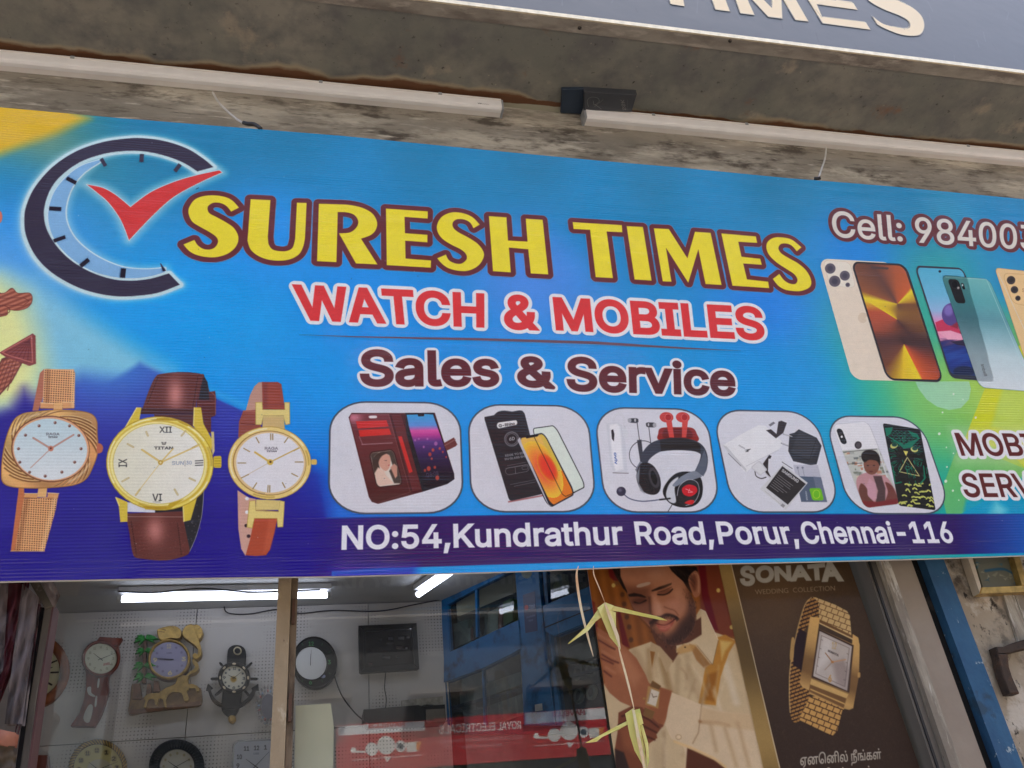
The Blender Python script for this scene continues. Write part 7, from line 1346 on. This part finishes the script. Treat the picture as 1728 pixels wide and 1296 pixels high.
item('book', [(315, 570), (332, 562), (330, 680), (312, 690)], -.08, (.30, .33, .30), 'thin pale book beside the grey folder', 'book'); item('book', [(336, 568), (352, 560), (352, 672), (334, 680)], -.08, (.20, .06, .05), 'thin dark red book third from the grey folder', 'book'); item('book', [(356, 565), (382, 552), (386, 660), (358, 672)], -.08, (.05, .08, .10), 'dark book against the door mullion', 'book')
item('picture_card', [(405, 420), (480, 380), (470, 620), (400, 650)], -.09, (.13, .16, .15), 'greyish card with a dark oval next to the mullion', 'card', .02); item('dark_oval', [(415, 480), (450, 465), (455, 560), (440, 640), (412, 600)], -.087, (.015, .02, .02), 'dark oval loop in front of the greyish card', 'strap', .002)
item('product_box', [(485, 430), (575, 390), (570, 590), (470, 628)], -.08, (.34, .33, .27), 'cream product box with a dark oval on the upper shelf', 'box'); item('red_box', [(577, 390), (612, 395), (610, 560), (572, 590)], -.08, (.22, .07, .05), 'reddish box side next to the cream product box', 'box'); item('green_box', [(612, 345), (640, 330), (690, 310), (705, 500), (620, 550)], -.08, (.07, .15, .04), 'green box at the right end of the upper shelf', 'box')
item('white_panel', [(235, 1135), (770, 950), (780, 1060), (240, 1250)], -.06, (.20, .21, .20), 'long grey white carton on the lower shelf, upper one', 'carton'); item('white_panel', [(450, 1265), (790, 1140), (800, 1300), (455, 1420)], -.06, (.22, .23, .22), 'long grey white carton on the lower shelf, lower one', 'carton')
item('figure_box', [(1010, 130), (1130, 90), (1150, 280), (1035, 330)], -.08, (.14, .20, .17), 'box with a pale round picture high in the right cabinet', 'box'); item('round_picture', ell(1085, 215, 32, 46, 0, 14), -.07, (.26, .30, .18), 'pale round picture on the high box', 'picture', .004)
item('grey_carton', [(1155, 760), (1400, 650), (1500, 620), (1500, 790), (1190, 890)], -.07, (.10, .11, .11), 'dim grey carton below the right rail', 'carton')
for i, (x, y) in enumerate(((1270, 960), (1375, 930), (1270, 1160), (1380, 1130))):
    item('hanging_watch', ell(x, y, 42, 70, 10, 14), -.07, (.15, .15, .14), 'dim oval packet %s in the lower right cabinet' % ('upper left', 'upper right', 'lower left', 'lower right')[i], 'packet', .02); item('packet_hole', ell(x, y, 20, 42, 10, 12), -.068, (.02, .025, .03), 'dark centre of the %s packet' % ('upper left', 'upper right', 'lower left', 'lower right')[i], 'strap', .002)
o = item('switch_plate', [(892, 1240), (955, 1228), (960, 1290), (895, 1300)], .007, (.34, .35, .36), 'small pale plate on the wide blue post', 'plate', .006)
# sticker on the wide post
u_, v_ = zip(*[P_W2.uv(p) for p in on(P_W2, w([(780, 230), (940, 630)]))]); cst = Canvas(P_W2, min(u_) - .02, max(u_) + .02, min(v_) - .02, max(v_) + .02, 1200, (16, 34, 96)); cst.k = 2.2
cst.fill(w(ell(828, 392, 17, 24)), (190, 60, 60)); cst.text('Fitbit', w([(848, 372), (902, 358), (904, 395), (850, 408)]), (150, 160, 190), .04); cst.text('Available', w([(826, 468), (902, 448), (904, 466), (828, 488)]), (120, 130, 170), .03); cst.text('here', w([(848, 496), (884, 486), (884, 508), (848, 518)]), (120, 130, 170), .03)
so = cst.sheet('blue_sticker', w([(795, 282), (900, 250), (925, 595), (818, 615)]), print_mat('sticker print', cst.image('sticker', .8), rough=.4), cab, off=.0055, depth=.001)
fr3('round_patch', ell(822, 75, 48, 62, 0, 20), .006, .001, mat('pale patch', (.16, .20, .18), rough=.7), bev=0)
struct(MB().prism(on(P_W2, w([(60, -400), (2600, -1600), (2600, 2600), (60, 2600)]), -.33), bk * .05).build('side_wall', mat('side wall', (.10, .11, .12), rough=.9)))
# ------------------------------------------------------------------ left edge: frame and wrapped packs
P_LE = Plane((0, 2.04, 1.6), (1, 0, 0), (0, 0, 1)); k = Z(0, 970, 3.974)
lf = thing('left_door_frame', tuple(P_LE.hit(60, 1130)), 'dark slanting door frame with a grey brown face at the left of the window', 'door frame')
def le(name, q, m, off=0.0, d=.05, par=lf, bev=.002): return MB().prism(on(P_LE, k(q), off), (0, d, 0), bevel=bev).build(name, m, par)
le('dark_edge', [(258, 215), (300, 215), (222, 700), (140, 1420), (85, 1420), (170, 800)], M_K, .0)
M_GB = worn('grey brown metal', (.10, .085, .065), [((.05, .045, .04), 8, .55, .1, 2.0, (2, 2, .4)), ((.2, .17, .14), 26, .68, .03, 5.0)], rough=.5, bump=.3)
le('face_strip', [(302, 212), (345, 215), (248, 800), (165, 1420), (118, 1420), (195, 860)], M_GB, .005); le('pink_edge', [(346, 215), (362, 200), (262, 840), (182, 1420), (166, 1420), (249, 800)], mat('dull pink trim', (.09, .035, .035), rough=.5, var=.3), .002)
le('head_bar', [(185, 30), (260, 30), (352, 205), (300, 228)], M_GB, .012)
M_WRAP = mat('maroon pack', (.10, .012, .018), rough=.5, var=.5, scale=9, stretch=(3, 3, .6)); M_GREYP = mat('grey print pack', (.16, .13, .12), rough=.5, var=.5, scale=12, stretch=(3, 3, .5))
def film(name):
    m = bpy.data.materials.new(name); m.use_nodes = True; N = m.node_tree.nodes; L = m.node_tree.links; N.clear(); t = N.new('ShaderNodeBsdfTransparent'); t.inputs[0].default_value = (.86, .86, .88, 1); g = N.new('ShaderNodeBsdfGlossy'); g.inputs['Roughness'].default_value = .08
    fr = N.new('ShaderNodeFresnel'); fr.inputs['IOR'].default_value = 1.5; tc = N.new('ShaderNodeTexCoord'); mp = N.new('ShaderNodeMapping'); mp.inputs['Scale'].default_value = (2.2, 2, .5); L.new(tc.outputs['Object'], mp.inputs[0]); nz = N.new('ShaderNodeTexNoise'); nz.inputs['Scale'].default_value = 11; nz.inputs['Detail'].default_value = 4; L.new(mp.outputs[0], nz.inputs['Vector']); bp = N.new('ShaderNodeBump'); bp.inputs['Distance'].default_value = .02; L.new(nz.outputs['Fac'], bp.inputs['Height']); L.new(bp.outputs[0], g.inputs['Normal']); L.new(bp.outputs[0], fr.inputs['Normal'])
    mx = N.new('ShaderNodeMixShader'); front_only(N, L, fr.outputs[0], mx.inputs[0]); L.new(t.outputs[0], mx.inputs[1]); L.new(g.outputs[0], mx.inputs[2]); o = N.new('ShaderNodeOutputMaterial'); L.new(mx.outputs[0], o.inputs[0]); return m
M_FILM = film('clear wrap')
def pack(q, m, off, label, seed, n=(8, 26)):
    r2 = np.random.RandomState(seed); t = thing('wrapped_pack', tuple(P_LE.hit(*k([q[0]])[0])), label, 'garment pack', 'plastic wrapped packs hanging at the left edge'); H = homog([(0, 0), (1, 0), (1, 1), (0, 1)], k(q)); fx = r2.uniform(0, 6, 6)
    for nm, mm, o2, amp in (('pack', m, off, .006), ('clear_wrap', M_FILM, off + .012, .010)):
        V = []; 
        for j in range(n[1] + 1):
            for i in range(n[0] + 1):
                x, y = hmap(H, [(i / n[0], j / n[1])])[0]; dz = amp * (math.sin(i * 1.7 + fx[0] + j * .22) + math.sin(j * .9 + fx[1] + i * .8) * .6 + math.sin(i * 3.1 + j * .5 + fx[2]) * .5); V.append(P_LE.hit(x, y, o2 + dz))
        F = [(j * (n[0] + 1) + i, j * (n[0] + 1) + i + 1, (j + 1) * (n[0] + 1) + i + 1, (j + 1) * (n[0] + 1) + i) for j in range(n[1]) for i in range(n[0])]
        b = MB().add(V, F); 
        if nm == 'pack': V2 = [v + Vector((0, .02, 0)) for v in V]; b.add(V2, [f[::-1] for f in F])
        b.build(nm, mm, t, smooth=True)
    return t
pack([(-160, 20), (60, 20), (20, 640), (-160, 900)], M_GREYP, .03, 'grey patterned pack at the extreme left edge', 1)
pack([(50, 20), (185, 20), (110, 520), (-40, 900)], M_WRAP, .02, 'maroon pack second from the left edge', 2)
pack([(150, 60), (262, 150), (150, 1000), (30, 1000)], M_GREYP, .035, 'grey brown pack with bright wrap highlights', 3)
pack([(215, 180), (275, 200), (200, 700), (90, 1120)], M_WRAP, .012, 'narrow maroon pack against the dark frame edge', 4)
pack([(262, 20), (345, 20), (390, 120), (350, 205)], M_GREYP, .03, 'small crumpled wrap corner at the top of the frame', 5, (5, 6))
pack([(-160, 1000), (110, 1060), (95, 1150), (-160, 1110)], mat('peach label', (.42, .17, .10), rough=.5, var=.2), .04, 'peach coloured band across the lower left packs', 6, (8, 4))
pack([(-160, 1120), (100, 1150), (60, 1450), (-160, 1450)], mat('olive pack', (.12, .09, .055), rough=.5, var=.4), .02, 'olive brown pack at the lower left corner', 7)
# ================================================================== the street behind the photographer (seen in the glass and the gloss)
Y_OPP = -12.0; YV = 2 * Y_GLASS - Y_OPP
struct(MB().box((-60, -11.0, -.12), (60, -.2, 0)).build('road', worn('asphalt', (.13, .12, .105), [((.18, .165, .14), 3, .5, .15, 2.0), ((.045, .042, .04), 12, .6, .08, 4.0)], rough=.9, bump=.3)))
struct(MB().box((-60, -.199, -.3), (60, 2.4, .12)).build('pavement', worn('pavement slabs', (.34, .31, .26), [((.26, .15, .13), 3, .5, .15, 2.0)], rough=.9)))
struct(MB().box((-60, -14, -.3), (60, -11.001, .12)).build('far_pavement', worn('far slabs', (.26, .23, .2), [((.18, .16, .14), 3, .5, .15, 2.0)], rough=.9)))
struct(MB().box((-900, -900, -.6), (900, 900, -.31)).build('ground', mat('dry ground', (.22, .19, .15), rough=1)))
def mir(x, y): d = ray(x, y); t = YV / d.y; return (EYE.x + d.x * t, Y_OPP, EYE.z + d.z * t)
# red shop boards across the street
P_OP = Plane((0, Y_OPP, 1.6), (-1, 0, 0), (0, 0, 1)); P_OP.n = Vector((0, 1, 0))
class MirrorPlane(Plane):
    def hit(s, x, y, off=0.0): X, Y, Zz = mir(x, y); return Vector((X, Y_OPP + off, Zz))
P_OM = MirrorPlane((0, Y_OPP, 1.6), (-1, 0, 0), (0, 0, 1)); P_OM.n = Vector((0, 1, 0))
k = Z(560, 1170, 3.84)
cr_ = [P_OM.uv(P_OM.hit(x, y)) for x, y in k([(30, 150), (2100, 40), (2200, 430), (30, 560)])]
co = Canvas(P_OM, min(a for a, b in cr_) - .1, max(a for a, b in cr_) + .1, min(b for a, b in cr_) - .1, max(b for a, b in cr_) + .1, 220, (170, 30, 34)); co.k = .9
def flip(P): return P
co.fill(k([(30, 150), (2200, 0), (2200, 600), (30, 700)]), (180, 24, 28))
co.fill(k([(38, 212), (660, 176), (660, 238), (42, 275)]), (222, 226, 230)); co.fill(k([(1252, 128), (2150, 66), (2150, 140), (1256, 200)]), (222, 226, 230)); co.fill(k([(600, 180), (1250, 130), (1262, 440), (620, 480)]), (176, 24, 36))
def mtext(t, q, c, b, part): co.text(t, [q[1], q[0], q[3], q[2]], c, b, part=part)       # q as seen in the glass
mtext('HAVELLS', k([(238, 192), (472, 184), (472, 214), (238, 226)]), (176, 24, 28), .05, 'h0'); mtext('HAVELLS', k([(1428, 120), (1640, 106), (1640, 138), (1428, 152)]), (176, 24, 28), .05, 'h1'); mtext('ROYAL ELECTRICALS', k([(694, 204), (1226, 178), (1226, 230), (694, 264)]), (226, 214, 214), .04, 'h2')
mtext('# 22A, 23A, Kundrathur Road, Porur, Chennai - 116', k([(700, 300), (1236, 270), (1236, 292), (700, 322)]), (220, 190, 192), .0, 'h3'); mtext('Ph: 24820077 / 65451', k([(840, 340), (1100, 322), (1100, 342), (840, 358)]), (220, 190, 192), .0, 'h3')
for ox, oy in ((0, 0), (1184, -92)):
    for x, y, r, c in ((140, 368, 18, (226, 226, 222)), (258, 362, 42, (210, 212, 210)), (352, 336, 58, (214, 216, 214)), (446, 343, 36, (206, 208, 208)), (446, 343, 20, (60, 70, 80))): co.fill(k(ell(x + ox, y + oy, r, r * 1.05)), c)
    co.line(k([(150 + ox, 380 + oy), (210 + ox, 378 + oy)]), 9, (220, 220, 216)); co.fill(k([(480 + ox, 318 + oy), (560 + ox, 310 + oy), (556 + ox, 378 + oy), (486 + ox, 382 + oy)]), (216, 216, 212)); co.fill(k([(545 + ox, 315 + oy), (582 + ox, 312 + oy), (566 + ox, 372 + oy), (550 + ox, 374 + oy)]), (216, 130, 60)); co.fill(k([(335 + ox, 410 + oy), (385 + ox, 408 + oy), (360 + ox, 450 + oy)]), (214, 216, 214)); co.line(k([(130 + ox, 434 + oy), (580 + ox, 400 + oy)]), 3.4, (216, 190, 190))
IM_O = co.image('opposite boards', 1.0); M_OPB = print_mat('opposite board print', IM_O, rough=.5)
for (q, lb) in ((([(30, 150 + 55), (660, 172), (600, 480), (30, 530)]), 'red and white lighting shop board across the street, nearer the left'), (([(660, 164), (1250, 126), (1262, 430), (602, 480)]), 'plain red shop name board across the street'), (([(1251, 126), (2150, 62), (2150, 372), (1263, 430)]), 'red and white lighting shop board across the street, nearer the right')):
    o = co.sheet('street_board', k(q), M_OPB, None, off=0, depth=.08); tag(o, lb, 'signboard')
# buildings opposite
r3 = np.random.RandomState(11)
def house(x0, x1, y0, y1, h, col, label, floors):
    t = thing('street_building', ((x0 + x1) / 2, y0, 0), label, 'building', 'buildings across the street'); MB().box((x0, y0 - (y0 - y1), .12), (x1, y0, h)).build('walls', mat('wall ' + label[:6], col, rough=.9, var=.15, scale=1.5), t); MB().box((x0 - .1, y1, h), (x1 + .1, y0 + .25, h + .18)).build('parapet', mat('parapet', (.16, .15, .14), rough=.9), t)
    for f in range(1, floors):
        n_ = int((x1 - x0) / 2.2)
        for i in range(n_):
            cx = x0 + (i + .5) * (x1 - x0) / n_; z = f * 3.0 + 1.0; MB().box((cx - .5, y0, z), (cx + .5, y0 + .05, z + 1.2)).build('window', mat('pane', (.03, .04, .05), rough=.1), t); MB().box((cx - .6, y0, z + 1.25), (cx + .6, y0 + .4, z + 1.33)).build('sunshade', mat('shade', (.12, .11, .10), rough=.9), t)
    MB().box((x0 + .2, y0, .2), (x1 - .2, y0 + .02, 2.6)).build('shutter', mat('shutter', (.08, .09, .10), rough=.5, metal=.3), t)
    return t
house(-3.2, 14.5, Y_OPP - .1, Y_OPP - 8, 6.7, (.075, .08, .085), 'dark painted building across the street behind the red boards', 2)
house(-14, -3.4, Y_OPP - .3, Y_OPP - 9, 7.0, (.10, .13, .15), 'bluish building across the street on the far left', 2); house(14.8, 26, Y_OPP - .4, Y_OPP - 9, 7.6, (.16, .11, .08), 'ochre building across the street on the far right', 2)
house(-28, -14.3, Y_OPP - .3, Y_OPP - 9, 6.8, (.13, .12, .10), 'grey cream building across the street at the far end', 2)

# unseen street trees, added to darken the mirrored sky; crowns hang over the road
M_LV = mat('tree leaf', (.055, .085, .022), rough=.5, var=.45, scale=3); M_BK = mat('bark', (.12, .09, .06), rough=.9, var=.3, scale=10, bump=.5)
def unseen_tree(x, y, h0, R, H, label, seed, n=7000):
    r = np.random.RandomState(seed); t = thing('unseen_tree', (x, y, 0), label, 'tree', 'unseen trees added along the far side of the road')
    b = MB(); b.tube([(x, y, -.1), (x + .1, y, 1.6), (x - .1, y + .1, 3.4), (x + .1, y + .2, h0 + .5)], .24, 8, [1.3, 1, .85, .6])
    for i in range(7):
        a = i * .9 + r.uniform(0, .5); e = (x + R * .7 * math.cos(a), y + R * .7 * math.sin(a), h0 + H * r.uniform(.3, .8)); b.tube([(x, y + .15, h0 - .6), (x + R * .3 * math.cos(a), y + R * .3 * math.sin(a), h0 + H * .2), e], .10, 6, [1, .7, .3])
    b.build('trunk', M_BK, t)
    cl = [(x + R * .85 * math.sqrt(r.rand()) * math.cos(a), y + R * .85 * math.sqrt(r.rand()) * math.sin(a), h0 + H * (.15 + .8 * r.rand()), r.uniform(.6, 1.3)) for a in r.uniform(0, 6.28, 46)]
    C_ = np.array([cl[i] for i in r.randint(0, len(cl), n)]); D = r.normal(size=(n, 3)); D /= np.linalg.norm(D, axis=1)[:, None]; P = C_[:, :3] + D * C_[:, 3:4] * r.rand(n, 1) ** .4; U = r.normal(size=(n, 3)) * .11; V = r.normal(size=(n, 3)) * .11
    q = np.stack([P - U, P - V * .5, P + U, P + V * .5], 1).reshape(-1, 3); me = bpy.data.meshes.new('crown'); me.from_pydata(q.tolist(), [], [(4 * i, 4 * i + 1, 4 * i + 2, 4 * i + 3) for i in range(n)]); me.materials.append(M_LV); o = bpy.data.objects.new('crown', me); COL.objects.link(o); o.parent = t; o.matrix_parent_inverse = parent_inv(t); o['kind'] = 'stuff'
unseen_tree(-13, -8.6, 6.6, 4.2, 4.2, 'added unseen tree left of the red boards', 1); unseen_tree(19, -8.4, 6.8, 4.4, 4.4, 'added unseen tree right of the red boards', 3)
ho = thing('added_sky_blocker', (4, Y_OPP - 1.5, 7.3), 'unseen dark hoarding added on the roofs across the street to darken the sign gloss', 'hoarding')  # added unseen hoarding: blocks bright sky from the upper sign's reflection
for i in range(9):
    MB().box((-12 + i * 4, Y_OPP - 1.5, 9.3), (-8.03 + i * 4, Y_OPP - 1.35, 14.5)).build('blocker_panel', mat('dark blocker panel', (.05, .055, .06), rough=.7, var=.3, scale=.6), ho); MB().box((-10.1 + i * 4, Y_OPP - 1.7, 6.9), (-9.9 + i * 4, Y_OPP - 1.51, 14.3)).build('post', mat('blocker steel', (.08, .07, .06), rough=.6), ho)
